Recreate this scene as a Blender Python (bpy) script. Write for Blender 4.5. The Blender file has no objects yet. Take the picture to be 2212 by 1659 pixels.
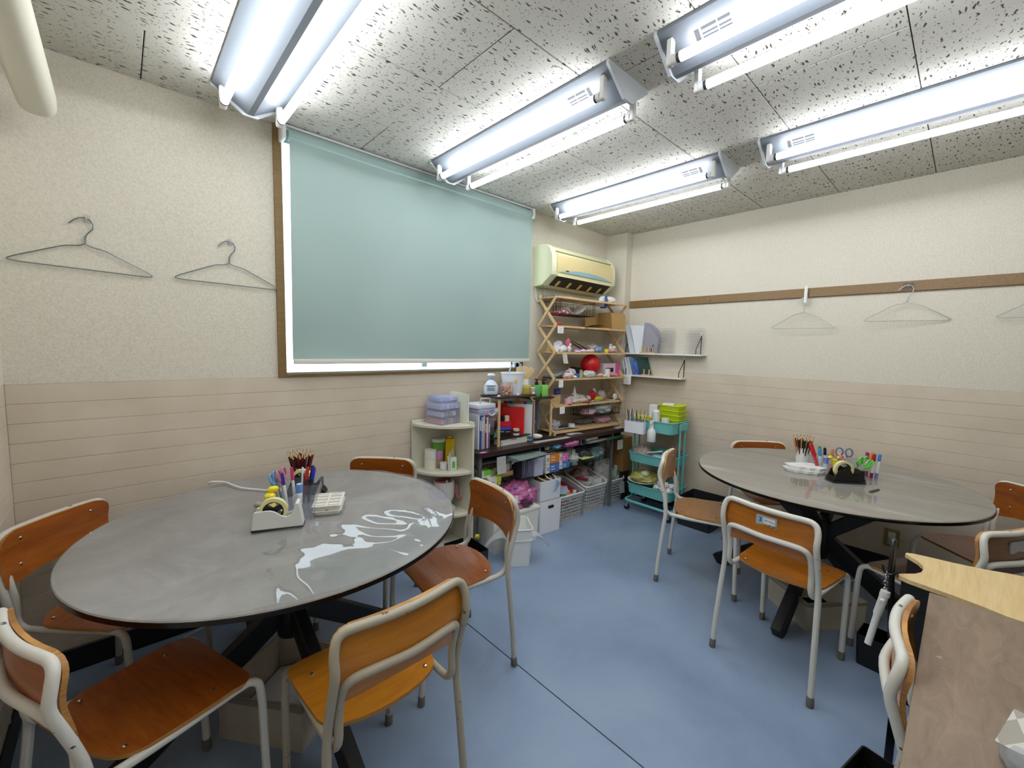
import bpy, bmesh, math, random
from mathutils import Vector, Matrix, noise
PI = math.pi
R = math.radians
rnd = random.Random(7)
SC = bpy.context.scene
COL = SC.collection

# ---------------------------------------------------------------- camera, world, exposure
F_PX, PITCH, ROLL, YAW = 912.49, 0.0867123, 0.0221567, 0.8225643
cam_d = bpy.data.cameras.new('camera')
cam = bpy.data.objects.new('camera', cam_d)
COL.objects.link(cam)
fw = Vector((math.cos(YAW)*math.cos(PITCH), math.sin(YAW)*math.cos(PITCH), -math.sin(PITCH)))
rt = Vector((math.sin(YAW), -math.cos(YAW), 0))
up = rt.cross(fw)
r2 = rt*math.cos(ROLL) + up*math.sin(ROLL)
u2 = -rt*math.sin(ROLL) + up*math.cos(ROLL)
cam.matrix_world = Matrix(((r2.x, u2.x, -fw.x, 0), (r2.y, u2.y, -fw.y, 0), (r2.z, u2.z, -fw.z, 1.5), (0, 0, 0, 1)))
cam_d.sensor_fit = 'HORIZONTAL'
cam_d.sensor_width = 36.0
cam_d.lens = 36.0*F_PX/2212.0
cam_d.clip_start = 0.02
SC.camera = cam

world = bpy.data.worlds.new('world')
SC.world = world
world.use_nodes = True
wn = world.node_tree.nodes
bg = wn['Background']
bg.inputs[0].default_value = (0.93, 0.97, 1.0, 1)
bg.inputs[1].default_value = 3.2
TUBE_STRENGTH = 21.0
vs = SC.view_settings
vs.view_transform = 'Standard'
vs.look = 'None'
vs.gamma = 1.0
vs.use_curve_mapping = False
vs.exposure = 0.34
SC.cycles.max_bounces = 8
SC.cycles.diffuse_bounces = 5
SC.cycles.transparent_max_bounces = 16
SC.cycles.use_denoising = True
SC.cycles.sample_clamp_indirect = 6.0

# ---------------------------------------------------------------- materials
def lin(h):
    h = h.lstrip('#')
    v = [int(h[i:i+2], 16)/255.0 for i in (0, 2, 4)]
    return tuple(x/12.92 if x <= 0.04045 else ((x+0.055)/1.055)**2.4 for x in v) + (1.0,)

MATS = {}
def M(col, rough=0.5, metal=0.0, coat=0.0, spec=0.5, emit=0.0):
    key = (col, rough, metal, coat, spec, emit)
    if key in MATS: return MATS[key]
    m = bpy.data.materials.new('m_'+col.strip('#'))
    m.use_nodes = True
    b = m.node_tree.nodes['Principled BSDF']
    b.inputs['Base Color'].default_value = lin(col)
    b.inputs['Roughness'].default_value = rough
    b.inputs['Metallic'].default_value = metal
    b.inputs['Coat Weight'].default_value = coat
    b.inputs['Coat Roughness'].default_value = 0.1
    b.inputs['Specular IOR Level'].default_value = spec
    if emit:
        b.inputs['Emission Color'].default_value = lin(col)
        b.inputs['Emission Strength'].default_value = emit
    MATS[key] = m
    return m

class NT:
    def __init__(s, name):
        s.m = bpy.data.materials.new(name); s.m.use_nodes = True
        s.n = s.m.node_tree.nodes; s.l = s.m.node_tree.links
        s.b = s.n['Principled BSDF']
    def add(s, t, **kw):
        n = s.n.new(t)
        for k, v in kw.items():
            if k.startswith('i_'): n.inputs[k[2:].replace('_', ' ')].default_value = v
            else: setattr(n, k, v)
        return n
    def link(s, a, ao, b, bi): s.l.new(a.outputs[ao], b.inputs[bi])
    def coords(s, scale=(1, 1, 1), kind='Object', rot=(0, 0, 0)):
        tc = s.add('ShaderNodeTexCoord'); mp = s.add('ShaderNodeMapping')
        mp.inputs['Scale'].default_value = scale; mp.inputs['Rotation'].default_value = rot
        s.link(tc, kind, mp, 'Vector'); return mp
    def noise(s, vec, scale, detail=3, rough=0.5, dist=0.0):
        n = s.add('ShaderNodeTexNoise'); n.inputs['Scale'].default_value = scale
        n.inputs['Detail'].default_value = detail; n.inputs['Roughness'].default_value = rough
        n.inputs['Distortion'].default_value = dist
        s.link(vec, 'Vector', n, 'Vector'); return n
    def ramp(s, src, out, stops):
        r = s.add('ShaderNodeValToRGB'); e = r.color_ramp.elements
        while len(e) < len(stops): e.new(0.5)
        for i, (p, c) in enumerate(stops):
            e[i].position = p; e[i].color = lin(c) if isinstance(c, str) else (c, c, c, 1)
        s.link(src, out, r, 'Fac'); return r
    def bump(s, src, out, strength, dist=0.002):
        b = s.add('ShaderNodeBump'); b.inputs['Strength'].default_value = strength
        b.inputs['Distance'].default_value = dist
        s.link(src, out, b, 'Height'); s.link(b, 'Normal', s.b, 'Normal'); return b
    def mix(s, fac, fo, a, ao, bcol):
        x = s.add('ShaderNodeMix', data_type='RGBA')
        s.link(fac, fo, x, 0)
        s.l.new(a.outputs[ao], x.inputs[6])
        if isinstance(bcol, str): x.inputs[7].default_value = lin(bcol)
        else: s.l.new(bcol[0].outputs[bcol[1]], x.inputs[7])
        return x

def mat_wallpaper():
    t = NT('wallpaper'); c = t.coords()
    n = t.noise(c, 130, 3, 0.6); n2 = t.noise(c, 2.2, 3)
    r = t.ramp(n, 'Fac', [(0.30, '#c7c0ae'), (0.62, '#d8d2c1')])
    r2 = t.ramp(n2, 'Fac', [(0.35, 0.0), (0.8, 0.35)])
    x = t.mix(r2, 'Color', r, 'Color', '#d6cfc1')
    t.link(x, 2, t.b, 'Base Color'); t.b.inputs['Roughness'].default_value = 0.75
    t.bump(n, 'Fac', 0.32, 0.004); return t.m
def mat_board():
    t = NT('painted_board'); c = t.coords()
    n = t.noise(c, 5, 4); n3 = t.noise(c, 220, 2)
    r = t.ramp(n, 'Fac', [(0.3, '#c8baa6'), (0.7, '#d2c5b1')])
    t.link(r, 'Color', t.b, 'Base Color'); t.b.inputs['Roughness'].default_value = 0.42
    t.bump(n3, 'Fac', 0.12, 0.001); return t.m
def mat_tile():
    t = NT('ceiling_tile'); c = t.coords()
    nd = t.noise(c, 26, 2, 0.5)
    sub = t.add('ShaderNodeVectorMath', operation='SUBTRACT'); sub.inputs[1].default_value = (0.5, 0.5, 0.5)
    t.link(nd, 'Color', sub, 0)
    sc = t.add('ShaderNodeVectorMath', operation='SCALE'); sc.inputs['Scale'].default_value = 0.03
    t.link(sub, 'Vector', sc, 0)
    ad = t.add('ShaderNodeVectorMath', operation='ADD')
    t.link(c, 'Vector', ad, 0); t.link(sc, 'Vector', ad, 1)
    masks = []
    for k, (sx, sy, off, th) in enumerate([(15, 54, 0.0, 0.12), (24, 50, 3.3, 0.085), (52, 70, 7.7, 0.09)]):
        mp = t.add('ShaderNodeMapping'); mp.inputs['Scale'].default_value = (sx, sy, 1); mp.inputs['Location'].default_value = (off, off*1.7, 0)
        t.link(ad, 'Vector', mp, 'Vector')
        v = t.add('ShaderNodeTexVoronoi', voronoi_dimensions='2D'); v.inputs['Scale'].default_value = 1.0
        t.link(mp, 'Vector', v, 'Vector')
        # random size per cell
        sep = t.add('ShaderNodeSeparateColor'); t.link(v, 'Color', sep, 'Color')
        ml = t.add('ShaderNodeMath', operation='MULTIPLY'); ml.inputs[1].default_value = th*2.1
        t.link(sep, 'Red', ml, 0)
        lt = t.add('ShaderNodeMath', operation='SUBTRACT'); t.link(ml, 'Value', lt, 0); t.link(v, 'Distance', lt, 1)
        mm = t.add('ShaderNodeMath', operation='MULTIPLY', use_clamp=True); mm.inputs[1].default_value = 9.0
        t.link(lt, 'Value', mm, 0); masks.append(mm)
    a = t.add('ShaderNodeMath', operation='MAXIMUM'); t.link(masks[0], 'Value', a, 0); t.link(masks[1], 'Value', a, 1)
    b = t.add('ShaderNodeMath', operation='MAXIMUM'); t.link(a, 'Value', b, 0); t.link(masks[2], 'Value', b, 1)
    n2 = t.noise(c, 4, 3)
    base = t.ramp(n2, 'Fac', [(0.3, '#c6c4ba'), (0.7, '#d0cec4')])
    x = t.mix(b, 'Value', base, 'Color', '#3c372f')
    t.link(x, 2, t.b, 'Base Color'); t.b.inputs['Roughness'].default_value = 0.9
    inv = t.add('ShaderNodeMath', operation='SUBTRACT'); inv.inputs[0].default_value = 1.0; t.link(b, 'Value', inv, 1)
    t.bump(inv, 'Value', 0.6, 0.003); return t.m
def mat_floor():
    t = NT('painted_concrete'); c = t.coords()
    n = t.noise(c, 1.6, 5, 0.6, 0.4); n2 = t.noise(c, 240, 2); n3 = t.noise(c, 9, 4, 0.7)
    r = t.ramp(n, 'Fac', [(0.28, '#7d8fa8'), (0.5, '#8b9eb8'), (0.75, '#98aabf')])
    n4 = t.noise(t.coords((1, 3, 1), rot=(0, 0, R(30))), 14, 5, 0.7)
    sp = t.ramp(n4, 'Fac', [(0.55, 0.0), (0.95, 0.3)])
    x = t.mix(sp, 'Color', r, 'Color', '#74869c')
    v = t.add('ShaderNodeTexVoronoi'); v.inputs['Scale'].default_value = 7; t.link(c, 'Vector', v, 'Vector')
    dk = t.ramp(v, 'Distance', [(0.015, 0.6), (0.03, 0.0)])
    x2 = t.add('ShaderNodeMix', data_type='RGBA'); t.link(dk, 'Color', x2, 0); t.l.new(x.outputs[2], x2.inputs[6]); x2.inputs[7].default_value = lin('#46566c')
    t.link(x2, 2, t.b, 'Base Color')
    t.b.inputs['Roughness'].default_value = 0.33
    ad = t.add('ShaderNodeMath', operation='ADD'); t.link(n2, 'Fac', ad, 0)
    t.bump(ad, 'Value', 0.12, 0.002); return t.m
def mat_ply(name, c1, c2, rough=0.3, coat=0.5):
    t = NT(name); c = t.coords((1.2, 9, 9))
    n = t.noise(c, 6, 5, 0.6, 0.6); n2 = t.noise(t.coords((1.5, 40, 40)), 8, 3)
    r = t.ramp(n, 'Fac', [(0.3, c1), (0.7, c2)])
    rr = t.ramp(n2, 'Fac', [(0.35, 0.0), (0.75, 0.3)])
    x = t.mix(rr, 'Color', r, 'Color', c1)
    t.link(x, 2, t.b, 'Base Color'); t.b.inputs['Roughness'].default_value = rough
    t.b.inputs['Coat Weight'].default_value = coat; t.b.inputs['Coat Roughness'].default_value = 0.18
    return t.m
def mat_paint(name, c1, chip, rough=0.38, th=0.66):
    t = NT(name); c = t.coords()
    n = t.noise(c, 28, 4, 0.7); r = t.ramp(n, 'Fac', [(th, c1), (th+0.04, chip)])
    t.link(r, 'Color', t.b, 'Base Color'); t.b.inputs['Roughness'].default_value = rough
    return t.m
def mat_wood(name, c1, c2, rough=0.5, scale=(2, 30, 30)):
    t = NT(name); c = t.coords(scale); n = t.noise(c, 3, 5, 0.6, 0.5)
    r = t.ramp(n, 'Fac', [(0.3, c1), (0.7, c2)]); t.link(r, 'Color', t.b, 'Base Color')
    t.b.inputs['Roughness'].default_value = rough; return t.m
def mat_desk():
    t = NT('worn_desk'); c = t.coords((2.2, 9, 9)); n = t.noise(c, 3, 6, 0.65, 1.2); n2 = t.noise(t.coords(), 38, 3)
    r = t.ramp(n, 'Fac', [(0.3, '#786550'), (0.52, '#897460'), (0.75, '#988268')])
    sp = t.ramp(n2, 'Fac', [(0.73, 0.0), (0.77, 0.7)]); x = t.mix(sp, 'Color', r, 'Color', '#b5a598')
    t.link(x, 2, t.b, 'Base Color'); t.b.inputs['Roughness'].default_value = 0.6; return t.m
def mat_top(name, c1, c2, c3):
    t = NT(name); n = t.noise(t.coords((1, 1, 1)), 3.2, 6, 0.65, 0.8)
    r = t.ramp(n, 'Fac', [(0.3, c1), (0.5, c2), (0.72, c3)]); t.link(r, 'Color', t.b, 'Base Color')
    t.b.inputs['Roughness'].default_value = 0.5; return t.m
def mat_streak(name, c1, c2, c3):
    t = NT(name); n = t.noise(t.coords((9, 1.0, 1), rot=(0, 0, R(12))), 1.6, 5, 0.6, 0.3)
    r = t.ramp(n, 'Fac', [(0.35, c1), (0.6, c2), (0.74, c3)]); t.link(r, 'Color', t.b, 'Base Color')
    t.b.inputs['Roughness'].default_value = 0.5; return t.m
def mat_clear(name, tint='#ffffff', haze=0.0, ior=1.45, rough=0.03, hazecol='#d8dde2', glo=1.0):
    m = bpy.data.materials.new(name); m.use_nodes = True; nt = m.node_tree; nt.nodes.clear()
    o = nt.nodes.new('ShaderNodeOutputMaterial'); tr = nt.nodes.new('ShaderNodeBsdfTransparent'); tr.inputs[0].default_value = lin(tint)
    gl = nt.nodes.new('ShaderNodeBsdfGlossy'); gl.inputs['Roughness'].default_value = rough
    fr = nt.nodes.new('ShaderNodeFresnel'); ge = nt.nodes.new('ShaderNodeNewGeometry'); mr = nt.nodes.new('ShaderNodeMapRange')
    mr.inputs[3].default_value = ior; mr.inputs[4].default_value = 1.0/ior
    nt.links.new(ge.outputs['Backfacing'], mr.inputs[0]); nt.links.new(mr.outputs[0], fr.inputs[0])
    df = nt.nodes.new('ShaderNodeBsdfDiffuse'); df.inputs[0].default_value = lin(hazecol)
    m1 = nt.nodes.new('ShaderNodeMixShader'); m1.inputs[0].default_value = haze
    nt.links.new(tr.outputs[0], m1.inputs[1]); nt.links.new(df.outputs[0], m1.inputs[2])
    m2 = nt.nodes.new('ShaderNodeMixShader'); nt.links.new(fr.outputs[0], m2.inputs[0])
    nt.links.new(m1.outputs[0], m2.inputs[1]); nt.links.new(gl.outputs[0], m2.inputs[2])
    nt.links.new(m2.outputs[0], o.inputs[0]); return m

WALLP, BOARD, TILE, FLOOR = mat_wallpaper(), mat_board(), mat_tile(), mat_floor()
BROWNTRIM = mat_wood('brown_trim', '#75592f', '#8a6c40', 0.45)
PALEWOOD = mat_wood('pale_wood', '#c6a46e', '#dcc193', 0.5)
BAMBOO = mat_wood('bamboo', '#d6b57c', '#e6cc98', 0.4, (2, 24, 24))
DARKWOOD = mat_wood('dark_wood', '#2c1c1a', '#3b2724', 0.35)
PLYEDGE = mat_wood('ply_edge', '#8a5a2a', '#d09a52', 0.5, (3, 3, 260))
FRAME_L = mat_paint('frame_light', '#dad8ce', '#5a5a52')
FRAME_B = mat_paint('frame_beige', '#b0a793', '#4c463c', 0.4, 0.64)
FRAME_D = mat_paint('frame_grey', '#c2beb2', '#4c4a42', 0.4, 0.68)
BLACK = M('#0c0c0d', 0.45); BLACKG = M('#0a0a0b', 0.22); WHITE = M('#e4e4e0', 0.45); PAPER = M('#ecebe6', 0.8)
CHROME = M('#c9c9c9', 0.2, 1.0); WIRE = M('#8f9492', 0.35, 0.7); RUBBER = M('#6e6a64', 0.8); BLACKWIRE = M('#15120f', 0.5, 0.3)
TEAL = M('#6fbdb6', 0.35); CREAM = M('#e0d8a8', 0.4); CREAM2 = M('#dcc48a', 0.4); LAMP = M('#6d737a', 0.4); LAMPCAP = M('#cdd2d6', 0.4); TRAY = M('#dad6cc', 0.35)  # LAMP: white reflector darkened in colour to hold down the tube glare
CLEAR = mat_clear('clear_acrylic', '#fafbfd', 0.08, 1.25); CLEARBAG = mat_clear('clear_bag', '#f2f4f6', 0.28, 1.4, 0.12)
VINYL = mat_clear('clear_vinyl', '#fafbfc', 0.07, 1.75, 0.025)
GLASS = mat_clear('window_glass', '#f2f8fb', 0.0, 1.45, 0.02)

# ---------------------------------------------------------------- geometry helpers
def fillet(pts, r, n=5):
    pts = [Vector(p) for p in pts]; out = [pts[0]]
    for i in range(1, len(pts)-1):
        a, b, c = pts[i-1], pts[i], pts[i+1]
        d1, d2 = (a-b), (c-b); l1, l2 = d1.length, d2.length; d1.normalize(); d2.normalize()
        k = min(r, l1*0.49, l2*0.49); p, q = b+d1*k, b+d2*k
        for j in range(n+1):
            t = j/n; out.append(p*(1-t)**2 + b*2*t*(1-t) + q*t*t)
    out.append(pts[-1]); return out

def smooth(pts, n=4):
    P = [Vector(p) for p in pts]; out = []
    for i in range(len(P)-1):
        p0, p1, p2, p3 = P[max(i-1, 0)], P[i], P[i+1], P[min(i+2, len(P)-1)]
        for j in range(n):
            t = j/n; out.append(0.5*((2*p1)+(p2-p0)*t+(2*p0-5*p1+4*p2-p3)*t*t+(3*p1-p0-3*p2+p3)*t*t*t))
    out.append(P[-1]); return out

class G:
    def __init__(s): s.bm = bmesh.new(); s.mi = 0
    def _f(s, vs):
        try:
            f = s.bm.faces.new(vs); f.material_index = s.mi; return f
        except ValueError: return None
    def box(s, x0, x1, y0, y1, z0, z1, bev=0.0, seg=2, rz=0.0, piv=None):
        b = bmesh.new()
        vs = [b.verts.new((x, y, z)) for z in (z0, z1) for y in (y0, y1) for x in (x0, x1)]
        for q in ((0, 2, 3, 1), (4, 5, 7, 6), (0, 1, 5, 4), (2, 6, 7, 3), (0, 4, 6, 2), (1, 3, 7, 5)): b.faces.new([vs[i] for i in q])
        if bev: bmesh.ops.bevel(b, geom=b.edges[:], offset=bev, segments=seg, affect='EDGES', profile=0.5)
        if rz:
            p = Vector(piv if piv else ((x0+x1)/2, (y0+y1)/2, 0))
            bmesh.ops.rotate(b, verts=b.verts, cent=p, matrix=Matrix.Rotation(rz, 3, 'Z'))
        s.add(b); return s
    def add(s, b, mtx=None):
        mp = {}
        for v in b.verts: mp[v] = s.bm.verts.new(mtx @ v.co if mtx else v.co)
        for f in b.faces: s._f([mp[v] for v in f.verts])
        b.free()
    def bar(s, p, q, w, h, up=(0, 0, 1), bev=0.0):
        p, q = Vector(p), Vector(q); d = q-p; L = d.length; d.normalize(); u = Vector(up)
        sx = d.cross(u)
        if sx.length < 1e-4: sx = d.cross(Vector((1, 0, 0)))
        sx.normalize(); sz = sx.cross(d)
        b = bmesh.new(); vs = []
        for z in (-h/2, h/2):
            for y in (0, L):
                for x in (-w/2, w/2): vs.append(b.verts.new(p + sx*x + d*y + sz*z))
        for f in ((0, 2, 3, 1), (4, 5, 7, 6), (0, 1, 5, 4), (2, 6, 7, 3), (0, 4, 6, 2), (1, 3, 7, 5)): b.faces.new([vs[i] for i in f])
        if bev: bmesh.ops.bevel(b, geom=b.edges[:], offset=bev, segments=1, affect='EDGES')
        s.add(b); return s
    def tube(s, pts, r, n=8, closed=False, caps=True):
        pts = [Vector(p) for p in pts]; N = len(pts); rings = []; prev = None
        rr = r if isinstance(r, (list, tuple)) else [r]*N
        for i in range(N):
            if closed: d = pts[(i+1) % N]-pts[i-1]
            else: d = pts[min(i+1, N-1)]-pts[max(i-1, 0)]
            d.normalize()
            if prev is None:
                a = d.orthogonal().normalized()
            else:
                a = prev - d*prev.dot(d)
                if a.length < 1e-6: a = d.orthogonal()
                a.normalize()
            prev = a; b = d.cross(a)
            rings.append([s.bm.verts.new(pts[i] + (a*math.cos(2*PI*k/n) + b*math.sin(2*PI*k/n))*rr[i]) for k in range(n)])
        for i in range(N if closed else N-1):
            A, B = rings[i], rings[(i+1) % N]
            for k in range(n): s._f([A[k], A[(k+1) % n], B[(k+1) % n], B[k]])
        if caps and not closed: s._f(rings[0][::-1]); s._f(rings[-1])
        return s
    def cyl(s, p, q, r, n=14, r2=None): return s.tube([p, q], [r, r if r2 is None else r2], n)
    def lathe(s, prof, cx=0, cy=0, cz=0, n=18, cap=True):
        rings = []
        for (r, z) in prof:
            if r < 1e-5: rings.append([s.bm.verts.new((cx, cy, cz+z))])
            else: rings.append([s.bm.verts.new((cx+r*math.cos(2*PI*k/n), cy+r*math.sin(2*PI*k/n), cz+z)) for k in range(n)])
        for A, B in zip(rings, rings[1:]):
            for k in range(n):
                j = (k+1) % n
                if len(A) == 1 and len(B) == 1: continue
                if len(A) == 1: s._f([A[0], B[k], B[j]])
                elif len(B) == 1: s._f([A[k], A[j], B[0]])
                else: s._f([A[k], A[j], B[j], B[k]])
        if cap:
            if len(rings[0]) > 1: s._f(rings[0][::-1])
            if len(rings[-1]) > 1: s._f(rings[-1])
        return s
    def prism(s, poly, a, b, axis='z', sidemat=None):
        def P(u, v, w): return {'z': (u, v, w), 'y': (u, w, v), 'x': (w, u, v)}[axis]
        A = [s.bm.verts.new(P(u, v, a)) for u, v in poly]; B = [s.bm.verts.new(P(u, v, b)) for u, v in poly]
        s._f(A[::-1]); s._f(B); N = len(poly); m0 = s.mi
        if sidemat is not None: s.mi = sidemat
        for i in range(N): s._f([A[i], A[(i+1) % N], B[(i+1) % N], B[i]])
        s.mi = m0; return s
    def ell(s, c, rad, n=14, m=9, jit=0.0, seed=0, flat=None, freq=2.5):
        c = Vector(c)
        if isinstance(rad, (int, float)): rad = (rad,)*3
        rings = []
        for i in range(m+1):
            th = PI*i/m; ring = []
            for k in range(1 if i in (0, m) else n):
                ph = 2*PI*k/n; d = Vector((math.sin(th)*math.cos(ph), math.sin(th)*math.sin(ph), math.cos(th)))
                o_ = Vector((seed*3.1, seed*1.7, seed)); f = 1 + (jit*(1.1*noise.noise(d*freq*0.6+o_) + 0.7*noise.noise(d*freq*1.4+o_*2) + 0.35*(1-2*abs(noise.noise(d*freq*2.6+o_)))) if jit else 0)
                p = Vector((d.x*rad[0]*f, d.y*rad[1]*f, d.z*rad[2]*f))
                if flat is not None: p.z = max(p.z, flat)
                ring.append(s.bm.verts.new(c+p))
            rings.append(ring)
        for A, B in zip(rings, rings[1:]):
            for k in range(n):
                j = (k+1) % n
                if len(A) == 1: s._f([A[0], B[k], B[j]])
                elif len(B) == 1: s._f([A[k], B[0], A[j]])
                else: s._f([A[k], B[k], B[j], A[j]])
        return s
    def plate(s, cols, nv, th, nrm, top, em=0):
        # cols: list of (lo, hi, fn(v)->Vector of the upper surface); closed plate of given thickness
        up_, dn = [], []
        for (fn) in cols:
            up_.append([s.bm.verts.new(fn(j/nv)) for j in range(nv+1)])
            dn.append([s.bm.verts.new(fn(j/nv) - Vector(nrm)*th) for j in range(nv+1)])
        nc = len(cols)
        for i in range(nc-1):
            for j in range(nv):
                s._f([up_[i][j], up_[i+1][j], up_[i+1][j+1], up_[i][j+1]]); s._f([dn[i][j], dn[i][j+1], dn[i+1][j+1], dn[i+1][j]])
        m0 = s.mi; s.mi = em
        for i in range(nc-1):
            s._f([dn[i][0], dn[i+1][0], up_[i+1][0], up_[i][0]]); s._f([up_[i][nv], up_[i+1][nv], dn[i+1][nv], dn[i][nv]])
        for j in range(nv):
            s._f([up_[0][j], up_[0][j+1], dn[0][j+1], dn[0][j]]); s._f([dn[-1][j], dn[-1][j+1], up_[-1][j+1], up_[-1][j]])
        s.mi = m0; return s
    def grid(s, fn, nu, nv):
        V = [[s.bm.verts.new(fn(i/nu, j/nv)) for j in range(nv+1)] for i in range(nu+1)]
        for i in range(nu):
            for j in range(nv): s._f([V[i][j], V[i+1][j], V[i+1][j+1], V[i][j+1]])
        return s
    def done(s, name, mats, parent=None, smooth=True, ang=35):
        bmesh.ops.recalc_face_normals(s.bm, faces=s.bm.faces[:])
        me = bpy.data.meshes.new(name); s.bm.to_mesh(me); s.bm.free()
        if not isinstance(mats, (list, tuple)): mats = [mats]
        for m in mats: me.materials.append(m)
        if smooth and len(me.polygons):
            me.polygons.foreach_set('use_smooth', [True]*len(me.polygons)); me.set_sharp_from_angle(angle=R(ang))
        o = bpy.data.objects.new(name, me); COL.objects.link(o)
        if parent: o.parent = parent
        return o

def tag(o, label=None, cat=None, group=None, kind=None):
    if label: o['label'] = label
    if cat: o['category'] = cat
    if group: o['group'] = group
    if kind: o['kind'] = kind
    return o
def thing(name, label, cat, loc=(0, 0, 0), rz=0.0, group=None):
    o = bpy.data.objects.new(name, None); COL.objects.link(o); o.location = loc; o.rotation_euler = (0, 0, rz)
    o.empty_display_size = 0.05
    return tag(o, label, cat, group)
def put(o, loc, rz=0.0, rx=0.0, ry=0.0):
    o.location = loc; o.rotation_euler = (rx, ry, rz); return o
def dup(o, parent=None):
    c = o.copy(); COL.objects.link(c)
    if parent is not None: c.parent = parent
    for ch in list(o.children): dup(ch, c)
    return c
def share(name, mesh_obj, parent, loc=(0, 0, 0), rot=(0, 0, 0)):
    c = bpy.data.objects.new(name, mesh_obj.data); COL.objects.link(c); c.parent = parent; c.location = loc; c.rotation_euler = rot; return c
def text(name, body, size, mat, parent, loc, rot, align='CENTER', bold=0.0):
    cu = bpy.data.curves.new(name, 'FONT'); cu.body = body; cu.size = size; cu.align_x = align; cu.align_y = 'CENTER'
    cu.extrude = 0.0002; cu.offset = bold; cu.materials.append(mat); cu.resolution_u = 3
    tmp = bpy.data.objects.new(name+'_curve', cu); COL.objects.link(tmp)
    me = bpy.data.meshes.new_from_object(tmp.evaluated_get(bpy.context.evaluated_depsgraph_get()))
    bpy.data.objects.remove(tmp); me.materials.clear(); me.materials.append(mat)
    o = bpy.data.objects.new(name, me); COL.objects.link(o); o.parent = parent; o.location = loc; o.rotation_euler = rot; return o
def rrect(x0, x1, y0, y1, r, n=4):
    out = []
    for cx, cy, a in ((x1-r, y1-r, 0), (x0+r, y1-r, 90), (x0+r, y0+r, 180), (x1-r, y0+r, 270)):
        for k in range(n+1): out.append((cx+r*math.cos(R(a+90*k/n)), cy+r*math.sin(R(a+90*k/n))))
    return out

# ---------------------------------------------------------------- room shell
H, YN, XE, XW, YS = 2.662, 2.635, 3.86, -0.35, -1.6
ZW, PITCHB = 1.304, 0.0823
def st(o): o['kind'] = 'structure'; return o

g = G(); g.box(XW-0.1, XE+0.1, YS-0.1, YN+0.12, -0.1, -0.012)
floor = st(g.done('floor', M('#2a2f36', 0.9), smooth=False))
for x0, x1 in ((XW-0.02, 1.3185), (1.3245, XE+0.02)):
    g = G(); g.box(x0, x1, YS, YN+0.02, -0.012, 0.0); g.done('slab', FLOOR, floor, False)

g = G(); g.box(XW-0.1, XE+0.1, YS-0.1, YN+0.12, H+0.011, H+0.1)
ceiling = st(g.done('ceiling', M('#1c1a17', 0.9), smooth=False))
yl = [YN+0.02, 2.217]
while yl[-1] > YS: yl.append(yl[-1]-0.4955)
for i in range(len(yl)-1):
    off = 0.12 if i % 2 == 0 else 0.615
    xs = [XW-0.02] + [off+0.99*k for k in range(-1, 6) if XW+0.05 < off+0.99*k < XE-0.05] + [XE+0.02]
    for a, b in zip(xs, xs[1:]):
        g = G(); g.box(a+0.002, b-0.002, max(yl[i+1], YS-0.02)+0.002, yl[i]-0.002, H, H+0.012, 0.0022, 1)
        g.done('tile', TILE, ceiling, False)

def boards(parent, kind, a, b, face):
    zt = ZW
    k = 0
    while zt > 0.11:
        zb = max(zt-PITCHB, 0.10)
        g = G(); e = 0.0007
        if kind == 'n': g.box(a, b, face, face+0.014, zb+e, zt-e, 0.0012, 1)
        elif kind == 'e': g.box(face, face+0.014, a, b, zb+e, zt-e, 0.0012, 1)
        elif kind == 'w': g.box(face-0.014, face, a, b, zb+e, zt-e, 0.0012, 1)
        else: g.box(a, b, face-0.014, face, zb+e, zt-e, 0.0012, 1)
        g.done('board', BOARD, parent, False)
        zt = zb if zb > 0.11 else 0
        k += 1
# window wall (opening X 0.69..2.52, Z 1.345..2.63)
WX0, WX1, WZ0, WZ1 = 0.69, 2.52, 1.345, 2.63
g = G()
g.box(XW-0.1, WX0, YN, YN+0.12, ZW, H+0.05); g.box(WX1, XE+0.1, YN, YN+0.12, ZW, H+0.05)
g.box(WX0, WX1, YN, YN+0.12, ZW, WZ0-0.024); g.box(WX0, WX1, YN, YN+0.12, WZ1, H+0.05)
g.box(XW-0.1, XE+0.1, YN+0.003, YN+0.12, -0.1, ZW)
wn_ = st(g.done('wall_north', WALLP, smooth=False)); boards(wn_, 'n', XW, 3.755, YN)
g = G(); g.box(XE, XE+0.1, YS-0.1, YN+0.12, ZW, H+0.05); g.box(XE+0.003, XE+0.1, YS-0.1, YN+0.12, -0.1, ZW)
we_ = st(g.done('wall_east', WALLP, smooth=False)); boards(we_, 'e', YS, 2.405, XE)
g = G(); g.box(XW-0.1, XW, YS-0.1, YN+0.12, ZW, H+0.05); g.box(XW-0.1, XW-0.003, YS-0.1, YN+0.12, -0.1, ZW)
ww_ = st(g.done('wall_west', WALLP, smooth=False)); boards(ww_, 'w', YS, YN, XW)
g = G(); g.box(XW-0.1, XE+0.1, YS-0.1, YS, ZW, H+0.05); g.box(XW-0.1, XE+0.1, YS-0.1, YS-0.012, -0.1, ZW)
ws_ = st(g.done('wall_south', WALLP, smooth=False)); boards(ws_, 's', XW, XE, YS)
g = G(); g.box(3.755, XE+0.01, 2.405, YN+0.01, ZW, H+0.02); g.box(3.769, XE+0.01, 2.419, YN+0.01, 0, ZW)
pil = st(g.done('pillar', WALLP, smooth=False))
boards(pil, 'e', 2.405, YN, 3.755)
zt = ZW
while zt > 0.11:
    zb = max(zt-PITCHB, 0.10); g = G(); g.box(3.77, XE, 2.405, 2.419, zb+0.0011, zt-0.0011, 0.0016, 1); g.done('board', BOARD, pil, False); zt = zb if zb > 0.11 else 0
BB = M('#101012', 0.4)
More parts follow.
